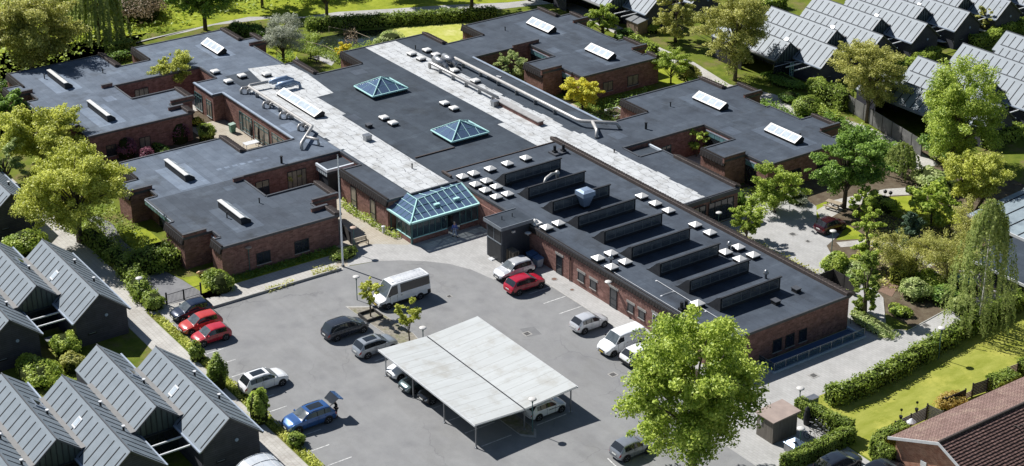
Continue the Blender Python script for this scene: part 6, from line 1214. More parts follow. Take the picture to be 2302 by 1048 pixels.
hedge('gold_hedge','clipped yellow-green block hedge beside the brown mulch bed',pl((2012,640),(2050,610)),1.3,1.6,L_lime,110,.11,126,.04)
hedge('hedge','dark hedge between the top path and the back garden',pl((690,66),(800,60),(900,54),(1000,47),(1115,40)),1.7,1.5,L_hedge,55,.17,127,.15)
hedge('hedge','shaded hedge left of the back garden along the top path',pl((520,75),(575,80),(600,95)),2,1.4,L_dark,50,.18,128,.15)
hedge('hedge','dark hedge along the far side of the far left roofs by the top path',pl((5,205),(110,180),(225,150),(300,128)),1.3,1.0,L_dark,50,.18,129,.15)
hedge('clipped_hedge','small clipped hedge in the gap behind the two far left roofs',pl((243,125),(300,112)),1.6,1.5,L_hedge,70,.15,130,.06)
x=-33.6
hedge('hedge','leafy hedge strip between the footpath and the grey entrance path under the big maple',[(-52,-32.6),(-46,-32.2),(-40,-32.6),(-34.9,-33.6)],1.4,1.2,L_hedge,60,.17,131,.25)
hedge('hedge','ragged bush hedge beside the curved grey path in front of the near left wing',pl((318,612),(360,590),(400,600)),3.0,1.7,L_hedge,60,.17,132,.25)
bush('shrub','square light green bush in the corner bed of the near left wing, by the pavement','shrub',*at(497,650),1.7,1.4,1.9,L_hedge,2600,.14,133)
bush('shrub','round bush at the end of the grass strip beside the wooden bench and slim lamp','shrub',*at(775,578),1.0,1.6,1.1,L_hedge,1200,.13,134)
x,y=at(300,610)
for i,(q,r_,l_) in enumerate((((490,872),(.95,.95,3.3),'tall dark shrub at the parking edge beside the first free left bay'),((583,948),(1.0,1.0,3.4),'light green shrub at the parking edge in front of the white crossover'),((443,808),(.8,.8,1.7),'rounded dark shrub just below the bright red small car'),((668,1000),(.8,.8,1.1),'low round shrub on the verge below the blue car'),((345,690),(1.5,1.1,1.6),'leafy shrub left of the black entrance fence'),((310,660),(1.6,1.1,1.8),'leafy shrub under the pale round lamp by the footpath'))):
    x,y=at(*q); bush('shrub',l_,'shrub',x,y,*r_,L_hedge if i!=1 else L_mid,int(420*(r_[0]*r_[1]+r_[2]*(r_[0]+r_[1])*.8)),.14,140+i)
hedge('hedge','garden hedge in front of the second left house row, along the gardens',[(-21.5,-47.5),(-21.9,-43.5)],1.6,1.5,L_hedge,60,.16,150,.2)
hedge('hedge','garden hedge behind the nearest left houses, close to the footpath',[(-20.0,-42.0),(-20.1,-37.4)],1.3,1.5,L_hedge,60,.16,151,.2)
bush('shrub','bright green garden shrub at the patio of the second left house row','shrub',*at(147,790),1.7,1.3,1.9,L_mid,1900,.15,152)
bush('shrub','blue-green garden shrub behind the gable roofs at lower left','shrub',*at(80,850),3.2,1.9,1.8,L_mid,3600,.16,153)
bush('shrub','yellowish garden shrub touching the tallest lower left gable roof','shrub',*at(165,830),1.4,1.2,1.6,L_olive,1500,.15,154)
bush('shrub','green garden tree-shrub between the left edge gable and the footpath roof','shrub',*at(60,565),2.6,2.2,2.4,L_mid,3200,.17,155)
bush('golden_shrub','golden-yellow mound shrub behind the ridge of the red tiled roof','shrub',*at(2138,915),1.1,1.6,1.3,leafmat('gold_mound',(.42,.30,.06),(.60,.46,.13)),1600,.13,156)
hedge('garden_hedge','bright clipped hedge between the two upper right house rows, lower end',pl((1995,168),(2042,162),(2105,132)),1.6,1.6,L_mid,60,.18,160,.1)
hedge('garden_hedge','bright clipped hedge between the upper right house rows near the top right corner',pl((2185,108),(2232,98),(2245,78),(2310,65)),1.5,1.6,L_mid,60,.18,161,.1)
hedge('garden_hedge','clipped hedge at the right edge below the white-framed gable',pl((2215,335),(2290,305)),1.5,1.6,L_mid,60,.17,162,.1)
hedge('garden_hedge','shaggy hedge along the upper path left of the round olive tree',pl((1830,225),(1905,248)),2.0,2.4,L_hedge,55,.18,163,.25)
hedge('garden_hedge','dark low hedge below the upper path beside the right wing',pl((1850,285),(1930,320),(2030,372)),2.2,1.4,L_dark,55,.18,164,.25)
hedge('garden_hedge','hedge along the roof side of the upper path, right of the round clipped bush',pl((1838,265),(1885,292)),1.6,1.5,L_mid,60,.17,165,.2)
hedge('garden_hedge','dark shrub hedge at the top between the roof rows and the olive tree',pl((1700,30),(1760,15)),1.6,1.6,L_mid,50,.2,166,.1)
hedge('garden_hedge','low hedge between the upper right roof edge and the small brown shed',pl((1420,95),(1470,120)),1.5,1.0,L_mid,50,.18,167,.2)
x,y=at(2212,78); tree('garden_tree','small olive tree at a gable near the top right corner','tree',x,y,5,3.6,.4,L_olive,2200,.2,'round',168,clumps=40)
x,y=at(2060,250); tree('garden_tree','nearly black small tree between the round olive tree and the tall green tree','tree',x,y,4.2,5,.8,leafmat('near_black',(.012,.018,.012),(.03,.04,.03)),2600,.22,'round',169,clumps=40)
x,y=at(1722,135); tree('garden_tree','dark purple small tree beside the fence of the nearest upper right house','tree',x,y,3.6,4,.8,leafmat('near_black',(.012,.018,.012),(.03,.04,.03)),1700,.2,'round',170,clumps=30)
# --- island trees
tree('young_tree','small bright green tree in a square box, left of the white minibus nose','tree',*at(833,713),4.3,3.3,1.5,L_lime,1150,.21,'umbrella',171,trunk=.06,clumps=30)
tree('young_tree','small bright green tree on the island behind the carport','tree',*at(921,768),4.3,3.4,1.3,L_lime,1250,.21,'umbrella',172,trunk=.06,clumps=32)
# --- ground cover nobody could count
cover('ground_cover',[(-70,-34.0),(-45,-33.6),(-45,-28),(-52,-27),(-70,-27)],L_hedge,2600,.5,.18,201)
cover('verge_grass',[(-32,-34.3),(24,-34.3),(24,-33.35),(-32,-33.35)],L_lime,5200,.28,.12,202)
cover('garden_plants',px([(1900,640),(2000,650),(2140,690),(2230,690),(2300,600),(2150,470),(1960,480),(1930,560)]),L_olive,6000,.45,.17,203)
cover('back_garden_plants',px([(650,112),(700,76),(722,84),(700,112),(775,114),(860,96),(850,118),(770,150),(720,128),(690,122)]),L_hedge,5200,.8,.15,204)
cover('back_garden_plants',px([(590,150),(655,112),(668,150),(690,190),(620,190)]),L_dark,1500,.6,.15,218)
cover('border_plants',px([(770,452),(800,470),(880,522),(905,532),(890,540),(860,525),(780,478),(765,465)]),L_mid,900,.5,.14,205)
cover('undergrowth',[(-112,-40),(-104,-20),(-112,10),(-108,32),(-150,50),(-150,-40)],L_mid,9000,.9,.35,206)
cover('undergrowth',px([(1500,140),(1600,190),(1740,235),(1850,290),(2030,370),(2030,400),(1850,320),(1720,262),(1560,200)]),L_dark,5000,.7,.2,207)
cover('grass_strip_cover',[(-34.9,-24.9),(-33.6,-24.9),(-33.6,-12),(-34.9,-12)],L_dark,1800,.3,.12,208)  # grass strip along the wall foot, drawn with deep green leaves
cover('weeds',px([(700,612),(745,602),(762,610),(705,625)]),L_olive,300,.5,.12,210); cover('weeds',px([(595,652),(660,630),(664,640),(600,662)]),L_olive,260,.35,.12,211)
cover('rough_plants',[(-52,28),(-40,28),(-45,33),(-52,45)],L_dark,2400,.5,.16,212)
cover('undergrowth',px([(1640,440),(1700,420),(1760,460),(1700,500)]),L_mid,900,.6,.18,213)
cover('verge_plants',px([(1655,520),(1700,545),(1840,615),(1830,630),(1690,560),(1650,535)]),L_olive,700,.5,.15,214)
sheet('pond',px([(700,112),(722,84),(800,70),(868,66),(872,92),(812,104),(770,112)]),.03,M_water)
cover('reeds',px([(770,70),(800,66),(806,100),(776,100)]),L_brown,500,1.2,.12,216)
# ------------------------------------------------ lamps, furniture, people
def lamp(x,y,h,label,mt=None,r=.36,g='round-topped lamp posts'):
    t=thing('lamp_post',label,'lamp post',(x,y,0),0,g)
    MB().tube([(0,0,0),(0,0,h-.35)],.045,8).tube([(0,0,h-.42),(0,0,h-.12)],[.05,.11],10).build('pole',[M_galv if h>3.4 else M_frame_dgreen],t)
    MB().lathe([(.07,h-.22),(.14,h-.12),(.12,h-.02)],14).build('lantern',[M_glass_rail],t)
    MB().lathe([(.06,h-.04),(r,h-.02),(r*.98,h+.03),(r*.6,h+.09),(.05,h+.12)],22).build('lamp_shade',[mt or M_lampshade],t,None,True); return t
for q,h,mt,l_ in (((1197,972),3.3,None,'lamp post standing in the planted strip under the carport\'s right corner'),((2110,806),3.2,None,'white-topped lamp post in the long hedge beside the striped lawn'),((1795.5,930),2.55,None,'white-topped lamp post beside the brown bicycle shed'),
  ((797,570),3.0,M_lamprust,'brown-topped lamp post next to the wooden bench by the entrance path'),((562,612),2.8,M_lamprust,'faded pinkish lamp post on the grass strip in front of the near left wing windows'),((803,675),2.6,None,'lamp post with a glassy head behind the left island tree'),((952,790),2.5,None,'lamp post with a glassy head at the back edge of the carport'),
  ((317,672),2.3,None,'white-topped lamp post rising from the shrubs by the footpath at the left'),((1869,572),2.7,None,'white-topped lamp post standing in front of the maroon car'),((1614,520),2.2,None,'white-topped lamp post behind the tiled ridge of the kitchen roof'),((1797,1016),2.3,None,'lamp post with a clear top between the pyramid-topped bin and the front hedge')):
    x,y=at(*q); lamp(x,y,h,l_,mt)
x,y=at(2148,700-18); lamp(x,y,.9,'short bollard lamp among the shrubs left of the birch',None,.12,None)
t=thing('flagpole','tall white flagpole at the corner of the car park','flagpole',(-30.4,-13.7,0)); MB().tube([(0,0,0),(0,0,6),(0,0,12.45)],[.10,.085,.055],12).build('pole',[mat('flagpole_white',(.85,.87,.9),(.78,.8,.83),rough=.35,scale=2)],t); MB().lathe([(.05,12.45),(.09,12.52),(.02,12.6)],10).box(-.13,.13,-.13,.13,0,.25).build('finial_and_foot',[M_galv],t)
# bench by the path
def bench(x,y,rz,label,mt=None,L=1.7,name='wooden_bench'):
    t=thing(name,label,'bench',(x,y,0),rz); m=MB()
    for k in range(4): m.box(-L/2,L/2,-.25+k*.13,-.15+k*.13,.42,.46)
    m.build('seat',[mt or M_wood],t); m=MB()
    for k in range(3): m.box(-L/2,L/2,.27,.31,.52+k*.13,.61+k*.13)
    m.build('backrest',[mt or M_wood],t)
    for sx in (-1,1): MB().box(sx*L*.45-.04,sx*L*.45+.04,-.25,-.17,0,.6).box(sx*L*.45-.04,sx*L*.45+.04,.24,.32,0,.88).box(sx*L*.45-.03,sx*L*.45+.03,-.17,.24,.58,.63).build('armrest_frame',[mt or M_wood],t)
    return t
x,y=at(812,553); bench(x,y,R(-90+180),'wooden slatted bench with yellow-worn seat at the end of the grass strip')
x,y=at(705,140); bench(x,y,R(20),'dark wooden bench in the back garden by the roof edge',M_darkwood)
x,y=at(1893,92); 
t=thing('white_post','small white post and pale plant by the entrance side wall','post',tuple(at(862,524))+(0,)); MB().box(-.12,.12,-.12,.12,0,.75).lathe([(.2,.75),(.22,.8),(.05,.86)],10).build('post_body',[M_frame_white],t)
# tree bench and picnic table
x,y=at(1874,468); t=thing('picnic_table','pale wooden picnic table left of the deep green tree trunk','table',(x,y,0),R(15)); 
MB().box(-.9,.9,-.4,.4,.70,.76).build('tabletop',[M_wood],t)
for s in (-1,1): MB().box(-.9,.9,s*.75-.14,s*.75+.14,.42,.47).build('seat',[M_wood],t); MB().box(s*.65-.04,s*.65+.04,-.75,.75,.3,.38).hull8([(s*.65-.04,-.7,0),(s*.65+.04,-.7,0),(s*.65+.04,-.6,0),(s*.65-.04,-.6,0),(s*.65-.04,-.3,.7),(s*.65+.04,-.3,.7),(s*.65+.04,-.2,.7),(s*.65-.04,-.2,.7)]).hull8([(s*.65-.04,.6,0),(s*.65+.04,.6,0),(s*.65+.04,.7,0),(s*.65-.04,.7,0),(s*.65-.04,.2,.7),(s*.65+.04,.2,.7),(s*.65+.04,.3,.7),(s*.65-.04,.3,.7)]).build('leg_frame',[M_wood],t)
# goal
x,y=at(1759,478); t=thing('small_goal','small white tubular goal frame at the edge of the pale yard','goal',(x,y,0),R(60)); MB().tube([(-.8,0,0),(-.8,0,1),(.8,0,1),(.8,0,0)],.04,6).build('goal_frame',[M_frame_white],t); MB().tube([(-.8,0,1),(-.8,.5,0),(.8,.5,0),(.8,0,1)],.02,5).build('net_frame',[M_galv],t)
# two dark garden discs on posts
for q,l_ in (((1988,455),'dark disc on a thin garden post, left one on the lawn by the garden path'),((2000,458),'dark disc on a thin garden post, right one on the lawn by the garden path')):
    x,y=at(*q); t=thing('bird_feeder',l_,'bird feeder',(x,y,0)); MB().tube([(0,0,0),(0,0,1.3)],.03,6).build('post',[M_black],t); MB().lathe([(.05,1.1),(.2,1.2),(.22,1.4),(.05,1.55)],12).build('feeder',[M_black],t)
# black entrance fence
t=thing('entrance_fence','black metal bar fence with thick end posts across the grey path at the left','fence',(-33.2,-30.2,0)); m=MB()
for k in range(26): m.tube([(0,-1.75+k*3.5/25,.12),(0,-1.75+k*3.5/25,1.05)],.014,4)
m.build('bars',[M_black],t); MB().tube([(0,-1.8,1.08),(0,1.8,1.08)],.03,6).tube([(0,-1.8,.12),(0,1.8,.12)],.025,6).build('rails',[M_black],t)
for y_ in (-1.85,0,1.85): MB().box(-.07,.07,y_-.07,y_+.07,0,1.35 if y_ else 1.15).build('post',[M_black],t)
# small wooden plant fence by the near-left wing patio, and dark screen
fence([(-43.9,-27.3),(-43.9,-29.2)],1.5,'screen_fence','dark wooden screen at the patio corner of the near left wing',M_darkwood,slats=False)
fence([tuple(P(788,548).xy),tuple(P(765,520).xy)],1.3,'screen_fence','short dark wooden screen behind the wooden bench',M_darkwood)
fence([(1.7,22.3),(1.7,24.6),(4.9,24.5)],1.7,'bin_screen','black corner screen fence behind the tiled ridge at the kitchen end',M_darkwood,slats=False)
t=thing('drive_railing','thin black railing along the drive by the kitchen corner','railing',tuple(at(1912,735))+(0,)); a=P(1912,728)-P(1912,735); b=P(1944,748)-P(1912,735)
MB().tube([(a.x,a.y,.85),(b.x,b.y,.85)],.025,5).tube([(a.x,a.y,0),(a.x,a.y,.85)],.03,5).tube([(b.x,b.y,0),(b.x,b.y,.85)],.03,5).build('rail',[M_black],t)
GF='slatted fence panels behind the red tiled house'
fence([(25.0,8.9),(24.9,12.9)],1.35,'slatted_fence','open slatted wood fence panel beside the clipped L-shaped hedge, two plant pots on it',M_greywall,group=GF)
fence([(24.8,13.1),(26.4,13.3)],1.5,'slatted_fence','pale slatted fence panel meeting the red roof left of the golden shrub',M_greywall,group=GF)
fence([(24.8,15.4),(24.8,18.0)],1.3,'slatted_fence','dark solid fence panel right behind the golden shrub',M_darkwood,slats=False,group=GF)
fence([(24.6,19.2),(24.8,20.9)],1.35,'slatted_fence','dark fence panel touching the clipped hedge at the red roof',M_darkwood,group=GF)
fence([(24.6,18.2),(24.6,19.1)],.7,'low_gate','low wooden gate between the two dark fence panels by the red roof',M_wood)
fence([(24.4,24.0),(24.5,25.3)],1.3,'slatted_fence','pale wooden gate panel with a diagonal brace near the right edge',M_wood,group=GF)
for q,l_ in (((24.95,9.6),'dark plant pot with a twig topiary, left one on the slatted fence'),((24.9,11.6),'dark plant pot with a twig topiary, right one on the slatted fence')):
    t=thing('plant_pot',l_,'plant pot',(q[0],q[1],1.35)); MB().lathe([(.1,0),(.17,.28),(.16,.3)],12).build('pot',[M_black],t); MB().tube([(0,0,.25),(.02,0,.8)],.015,4).lathe([(.02,.75),(.12,.85),(.1,.98),(.02,1.02)],8).build('topiary',[M_core],t)
t=thing('garden_parasol','small white closed parasol behind the L-shaped hedge','parasol',(25.9,9.9,0)); MB().tube([(0,0,0),(0,0,1.6)],.03,6).build('pole',[M_galv],t); MB().lathe([(.42,1.35),(.40,1.45),(.05,1.75)],12).build('canopy',[M_frame_white],t)
# brown bike shed and its surroundings
t=thing('bicycle_shed','plain brown plank shed with a pale brown sloping roof under the big front tree','shed',(19.1,.7,0)); O=(19.1,.7)
MB().box(18.05,20.05,-.65,2.15,0,2.2).build('shed_wall',[mat('brown_planks',(.13,.115,.10),(.18,.16,.14),rough=.85,scale=1.4,stretch=(3,3,.3),extra=brickx(.16,6,.012,(.5,.5,.5),amt=.1))],t,O)
MB().hull8([(17.9,-.85,2.2),(20.25,-.85,2.2),(20.25,2.35,2.2),(17.9,2.35,2.2),(17.9,-.85,2.27),(20.25,-.85,2.27),(20.25,2.35,2.4),(17.9,2.35,2.4)]).build('shed_roof',[mat('brown_felt',(.34,.27,.235),(.27,.215,.19),rough=.8,scale=1.2)],t,O)
MB().box(18.5,18.7,-.72,-.652,1.3,1.75).build('lamp',[M_frame_white],t,O)
t=thing('recycling_container','grey metal bin with a pyramid lid in front of the brown shed','container',(21.9,.15,0),R(0)); m=MB().box(-.62,.62,-.62,.62,0,.85); m.build('bin_body',[M_galv],t)
b=[(-.68,-.68,.85),(.68,-.68,.85),(.68,.68,.85),(-.68,.68,.85)]; m=MB()
for i in range(4): m.poly([b[i],b[(i+1)%4],(.0,.0,1.35)])
m.box(-.68,.68,-.68,.68,.8,.851); m.build('pyramid_lid',[M_bluegal],t); MB().lathe([(.16,0),(.14,.12)],12,(.25,-.25,1.05)).build('flap',[M_black],t)
t=thing('green_cabinet','dark green low utility cabinet at the start of the long hedge','cabinet',tuple(at(1822,912))+(0,)); MB().box(-.3,.3,-.65,.65,0,.75).build('cabinet_body',[M_frame_dgreen],t); MB().box(-.35,.35,-.7,.7,.75,.82).build('lid',[M_galv],t)
def bike(x,y,rz,label,mt):
    t=thing('bicycle',label,'bicycle',(x,y,0),rz,'bicycles parked by the clipped hedge')
    for s in (-.52,.52):
        m=MB(); N=18; pts=[(s+.33*math.cos(2*PI*k/N),0,.34+.33*math.sin(2*PI*k/N)) for k in range(N+1)]; m.tube(pts,.022,5); 
        for k in range(6): m.tube([(s,0,.34),(s+.32*math.cos(k*PI/3),0,.34+.32*math.sin(k*PI/3))],.005,3)
        m.build('wheel',[M_tyre],t)
    MB().tube([(.52,0,.34),(.36,0,.88),(-.1,0,.78),(-.16,0,.3),(.34,0,.72)],.02,6).tube([(-.1,0,.78),(-.52,0,.34),(-.16,0,.3)],.016,6).build('frame',[mt],t)
    MB().tube([(.36,0,.88),(.33,0,1.02),(.28,.26,1.04),(.15,.28,1.02)],.015,5).tube([(.33,0,1.02),(.28,-.26,1.04),(.15,-.28,1.02)],.015,5).build('handlebar',[M_galv],t)
    MB().box(-.26,-.0,-.07,.07,.9,.95).tube([(-.12,0,.78),(-.13,0,.9)],.02,5).build('saddle',[M_black],t)
    MB().box(-.75,-.4,-.08,.08,.70,.72).tube([(-.52,.03,.34),(-.6,.03,.7)],.01,4).build('rack',[M_galv],t); return t
for i,((x,y,a),mt,l_) in enumerate((((21.9,3.7,15),M_galv,'bicycle nearest the corner of the front hedge'),((21.3,3.9,20),M_black,'second bicycle from the corner of the front hedge'),((20.7,4.0,25),M_galv,'middle bicycle of those leaning at the clipped hedge'),((20.2,4.2,10),M_black,'fourth bicycle from the front hedge corner'),((21.6,2.4,5),M_black,'bicycle nearest the pyramid-topped bin'))): bike(x,y,R(a),l_,mt)
t=thing('covered_scooter','black covered upright scooter standing behind the bicycles','scooter',(19.4,4.0,0)); MB().lathe([(.28,0),(.34,.5),(.3,1.0),(.22,1.3),(.26,1.5),(.1,1.75)],12).build('cover',[M_black],t); MB().tube([(0,.2,.25),(0,.2,.25),(0,.26,.25)],.25,12).build('wheel',[M_tyre],t)
# pallets, crates, bins by the tower
def pallet(x,y,z,label,mt,rz=0,name='wooden_pallet'):
    t=thing(name,label,'pallet',(x,y,z),rz,'stacked pallets by the dark tower'); m=MB()
    for k in range(6): m.box(-.6+k*.215,-.6+k*.215+.12,-.4,.4,.12,.144)
    m.build('top_boards',[mt],t); m=MB()
    for a in (-.55,0,.55):
        for b_ in (-.34,0,.34): m.box(a-.05,a+.05,b_-.06,b_+.06,.022,.12)
    m.box(-.6,.6,-.4,-.28,0,.022).box(-.6,.6,-.06,.06,0,.022).box(-.6,.6,.28,.4,0,.022); m.build('blocks',[mt],t); return t
for k in range(11): pallet(-20.75,.95,.02+k*.146,f'weathered pallet {"at the bottom of" if k==0 else "on top of" if k==10 else "in"} the tall stack against the dark tower'+('' if k in(0,10) else f', {["","second","third","fourth","fifth","sixth","seventh","eighth","ninth","tenth"][k]} up'),M_pallet)
for k in range(4): pallet(-19.9,1.6,.02+k*.146,('fresh yellow pallet on top of' if k==3 else 'pallet at the bottom of' if k==0 else f'pallet {["","second","third"][k]} up in')+' the low stack behind the silver off-roader',M_pallet_new if k>1 else M_pallet)
def wbin(x,y,label,mt,lid,sx=.6,sy=.45,h=1.1,rz=0):
    t=thing('wheelie_bin',label,'bin',(x,y,.02),rz); MB().hull8([(-sx*.8,-sy*.8,.08),(sx*.8,-sy*.8,.08),(sx*.8,sy*.8,.08),(-sx*.8,sy*.8,.08),(-sx,-sy,h),(sx,-sy,h),(sx,sy,h),(-sx,sy,h)]).build('bin_body',[mt],t)
    MB().hull8([(-sx-.04,-sy-.04,h),(sx+.04,-sy-.04,h),(sx+.04,sy+.04,h),(-sx-.04,sy+.04,h),(-sx-.02,-sy,h+.06),(sx+.02,-sy,h+.06),(sx+.02,sy+.0,h+.14),(-sx-.02,sy+.0,h+.14)]).build('lid',[lid],t)
    for s in (-1,1): MB().tube([(s*sx*.75,sy*.7,.09),(s*sx*.6,sy*.7,.09)],.09,10).build('wheel',[M_tyre],t)
    return t
wbin(-19.9,2.8,'dark blue lidded bin behind the pallets in the shade of the tower',M_bluebin,M_bluebin,.5,.42,1.0); wbin(-18.7,2.7,'blue bin with a grey front nearest the sunlit brick wall',M_coping,M_bluebin,.45,.4,1.0)
x,y=at(523,298); wbin(x,y,'dark green bin with a pale lid against the brick wall of the narrow courtyard',M_greenbin,mat('pale_green_lid',(.30,.40,.34),(.24,.33,.28),rough=.5,scale=4),.35,.35,1.05)
t=thing('white_slab','white rounded step in front of the dark tower door','step',tuple(at(1110,582))+(0,)); MB().hull8([(-.35,-.5,.02),(.35,-.5,.02),(.35,.5,.02),(-.35,.5,.02),(-.3,-.45,.12),(.3,-.45,.12),(.3,.45,.12),(-.3,.45,.12)]).build('step_body',[M_frame_white],t)
t=thing('play_slide','pale orange curved play bench beside the square bush at the pavement','play equipment',tuple(at(462,618))+(0,)); MB().tube([(0,-.9,.45),(-.1,-.5,.42),(.05,0,.4),(-.05,.6,.42),(.1,1.2,.45)],[.12,.2,.2,.2,.2],10).tube([(0,-.7,0),(0,-.7,.4)],.06,6).tube([(0,.8,0),(0,.8,.4)],.06,6).build('curved_seat',[M_orange],t,None,True)
# courtyard items
t=thing('rotary_frame','dark tall closed parasol beside the courtyard windows','parasol',tuple(at(566,318))+(0,)); MB().tube([(0,0,0),(0,0,2.3)],.03,6).build('pole',[M_black],t); MB().lathe([(.08,.7),(.16,.9),(.12,1.6),(.04,2.25)],10).build('canopy',[M_black],t)
t=dup(t,tuple(at(583,326))+(0,),'second closed dark parasol in the narrow courtyard, right of the first')
t=thing('garden_table','white garden table in the narrow courtyard by the tiled parapet','table',tuple(at(565,333))+(0,)); MB().box(-.5,.5,-.9,.9,.7,.74).build('tabletop',[M_frame_white],t)
for a,b in ((-.4,-.8),(.4,-.8),(-.4,.8),(.4,.8)): MB().box(a-.03,a+.03,b-.03,b+.03,0,.7).build('leg',[M_frame_white],t)
t=thing('planter_box','white-edged raised planter box in the right courtyard','planter',tuple(at(1385,258))+(0,),R(-8)); MB().box(-1.3,1.3,-1.0,-.9,0,.45).box(-1.3,1.3,.9,1.0,0,.45).box(-1.3,-1.2,-.9,.9,0,.45).box(1.2,1.3,-.9,.9,0,.45).build('box_side',[M_frame_white],t); MB().box(-1.2,1.2,-.9,.9,0,.35).build('soil',[M_soil],t)
t=thing('tree_box','square wooden box edging round the left island tree','planter',tuple(at(833,713))+(0,)); MB().box(-.9,.9,-.9,-.8,.07,.35).box(-.9,.9,.8,.9,.07,.35).box(-.9,-.8,-.8,.8,.07,.35).box(.8,.9,-.8,.8,.07,.35).build('box_side',[M_darkwood],t)
t=thing('garden_railing','thin pale wooden handrail in the back garden, right of the yellow-flowered shrub','railing',tuple(at(740,75))+(0,)); o=P(740,75); pts=[P(740,75)-o,P(800,87)-o,P(832,100)-o]; m=MB().tube([(p.x,p.y,1) for p in pts],.035,5)
for p in pts: m.tube([(p.x,p.y,0),(p.x,p.y,1)],.04,5)
m.build('rail',[M_wood],t)
t=thing('garden_railing','thin pale handrail in the back garden, nearer the roof edge','railing',tuple(at(690,108))+(0,)); o=P(690,108); pts=[P(690,108)-o,P(735,120)-o,P(752,130)-o]; m=MB().tube([(p.x,p.y,1) for p in pts],.035,5)
for p in pts: m.tube([(p.x,p.y,0),(p.x,p.y,1)],.04,5)
m.build('rail',[M_wood],t)
# building rubbish heap and skip
x,y=at(2135,640); t=thing('rubbish_skip','open dark skip with a green net and scrap boards beside the birch','skip',(x+1.2,y+.4,0),R(20)); MB().hull8([(-1.2,-.8,.1),(1.2,-.8,.1),(1.2,.8,.1),(-1.2,.8,.1),(-1.7,-.9,1.0),(1.7,-.9,1.0),(1.7,.9,1.0),(-1.7,.9,1.0)]).build('skip_body',[M_black],t); MB().hull8([(-1.5,-.8,1.0),(1.2,-.8,1.0),(1.5,.8,1.0),(-1.2,.8,1.0),(-1.4,-.7,1.12),(1.1,-.7,1.2),(1.3,.7,1.1),(-1.1,.7,1.16)]).build('net_cover',[M_greenbin],t)
rr=random.Random(5); m=MB()
for k in range(26): 
    a=rr.uniform(0,PI); L=rr.uniform(.4,1.1); cx,cy=rr.uniform(-1.5,1.5),rr.uniform(-1.2,1.2); z=.05+rr.random()*.5; d=Vector((math.cos(a),math.sin(a),rr.uniform(-.15,.15)))*L; n_=Vector((-d.y,d.x,0)).normalized()*.09; A=Vector((cx,cy,z))
    m.hull8([A-d-n_,A+d-n_,A+d+n_,A-d+n_]+[v+Vector((0,0,.03)) for v in (A-d-n_,A+d-n_,A+d+n_,A-d+n_)])
o=m.build('scrap_pile',[mat('scrap_boards',(.5,.5,.48),(.25,.24,.23),rough=.7,scale=2)]); o.location=(x-.6,y-.8,0); tag(o,'heap of pale scrap boards on the ground left of the skip by the birch','scrap heap')
sheet('mulch_bed',px([(1975,655),(2015,612),(2030,625),(2005,668)]),.024,mat('bark_mulch',(.16,.10,.07),(.24,.16,.12),rough=.95,scale=5,bump=.7))
t=thing('patio_set','small grey table with chairs in the shade of the second left house patio','table',tuple(at(116,777))+(0,)); MB().box(-.5,.5,-.5,.5,.7,.74).build('tabletop',[M_galv],t); MB().tube([(0,0,0),(0,0,.7)],.05,6).build('leg',[M_galv],t)
for q,l_ in (((1940,0),''),): pass
for q,l_ in (((2118,102),'white oval garden table at a gable near the upper right hedge'),((2208,77),'white oval garden table near the top right corner'),((2292,48),'white oval garden table at the right edge near the top'),((2280,287),'white oval garden table below the gable at the right edge')):
    x,y=at(*q); t=thing('garden_table',l_,'table',(x,y,0)); MB().lathe([(.85,.7),(.85,.75)],18).build('tabletop',[M_frame_white],t); MB().tube([(0,0,0),(0,0,.7)],.06,6).build('leg',[M_frame_white],t)
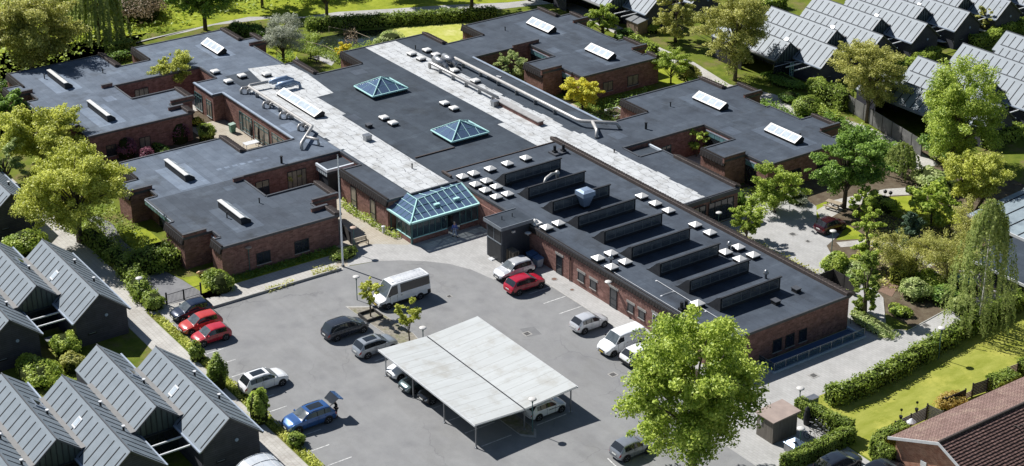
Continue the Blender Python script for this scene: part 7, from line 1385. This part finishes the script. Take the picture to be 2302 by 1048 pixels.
# ---- people
def person(name,label,x,y,rz,top,legs,hair,step=.18,arms=((.12,.10),(.12,.10)),bare=None,bend=0):
    T=thing(name,label,'person',(x,y,.03),rz)
    def skinmesh(nm,verts,edges,rad,mt,root=0,sub=2):
        me=bpy.data.meshes.new(nm); me.from_pydata(verts,edges,[]); me.materials.append(mt); o=bpy.data.objects.new(nm,me); COL.objects.link(o); o.parent=T
        s=o.modifiers.new('Skin','SKIN'); s.use_smooth_shade=True
        for i,r_ in enumerate(rad): 
            d=me.skin_vertices[0].data[i]; d.radius=r_ if isinstance(r_,tuple) else (r_,r_); d.use_root=(i==root)
        u=o.modifiers.new('Sub','SUBSURF'); u.levels=sub-1; u.render_levels=sub; return o
    V_=[(0,0,.95),(0,0,1.18),(0,bend*.5,1.42),(0,bend*.7,1.54),(0,bend,1.66),(0,bend*1.05,1.76)]; E_=[(0,1),(1,2),(2,3),(3,4),(4,5)]; Rd=[(.14,.10),(.13,.10),(.15,.10),.055,(.078,.095),(.07,.085)]
    legsV=[];armV=[]
    for s,st in ((-1,step),(1,-step)):
        b=len(V_); V_+=[(s*.10,0,.90),(s*.11,st*.35+.03,.50),(s*.11,st,.09),(s*.12,st+.17,.04)]; E_+=[(0,b),(b,b+1),(b+1,b+2),(b+2,b+3)]; Rd+=[.088,.06,.042,(.042,.032)]; legsV.append(V_[b:b+4])
    for s,(sw,el) in zip((-1,1),arms):
        b=len(V_); hx,hy,hz=s*.26,sw*1.6+bend*.5,.86+el
        V_+=[(s*.19,bend*.5,1.42),(s*.24,sw*.6+bend*.4,1.14+el*.4),(hx,hy,hz),(hx,hy+.03,hz-.08)]; E_+=[(2,b),(b,b+1),(b+1,b+2),(b+2,b+3)]; Rd+=[.055,.042,.03,(.034,.018)]; armV.append(V_[b:b+4])
        for k in range(5):
            c=len(V_); fx=hx+(k-2)*.017; 
            if k==4: V_.append((hx-s*.01,hy+.075,hz-.09)); E_.append((b+3,c))
            else: V_.append((fx,hy+.035+.004*k,hz-.165+abs(k-1)*.008)); E_.append((b+3,c))
            Rd.append(.009)
    skinmesh('body',V_,E_,Rd,M_skin)
    v=[(0,0,.96)];e=[];r_=[(.165,.125)]
    for L in legsV:
        b=len(v); v+=[L[0],L[1],(L[2][0],L[2][1],.13)]; e+=[(0,b),(b,b+1),(b+1,b+2)]; r_+=[.108,.078,.068]
    skinmesh('trousers',v,e,r_,legs)
    v=[(0,0,.92),(0,.0,1.2),(0,bend*.5,1.42),(0,bend*.68,1.50)];e=[(0,1),(1,2),(2,3)];r_=[(.175,.135),(.165,.13),(.175,.125),(.09,.085)]
    for A in armV:
        b=len(v); v+=[A[0],A[1],A[2]]; e+=[(2,b),(b,b+1),(b+1,b+2)]; r_+=[.078,.062,.050]
    skinmesh('jacket',v,e,r_,top)
    m=MB().lathe([(.02,-.02),(.098,.0),(.108,.06),(.095,.12),(.05,.155),(.0,.16)],14,(0,bend*1.02-.02,1.66)); m.build('hair',[hair],T,None,True)
    m=MB()
    for s in (-1,1): m.lathe([(.012,0),(.012,.012)],6,(s*.032,bend*1.03+.088,1.70))
    m.box(-.012,.012,bend*1.03+.085,bend*1.03+.115,1.655,1.69); m.build('face_features',[M_skin],T)
    for L in legsV: q=L[3]; MB().hull8([(q[0]-.05,q[1]-.24,0),(q[0]+.05,q[1]-.24,0),(q[0]+.05,q[1]+.08,0),(q[0]-.05,q[1]+.08,0),(q[0]-.045,q[1]-.24,.10),(q[0]+.045,q[1]-.24,.10),(q[0]+.04,q[1]+.04,.06),(q[0]-.04,q[1]+.04,.06)]).build('shoe',[M_black],T)
    return T
x,y=at(1022,533); person('person','pale-haired person in a blue jacket and pale trousers walking by the glass entrance',x,y,R(-80),M_bluecloth,M_paleblue,M_hair,.2,((.16,.05),(-.12,.02)))
x,y=at(757,938); person('person','person in dark clothes standing at the open tailgate of the blue car',x,y,R(175),M_blackcloth,M_blackcloth,M_hairdark,.08,((.2,.28),(.22,.30)),bend=.12)
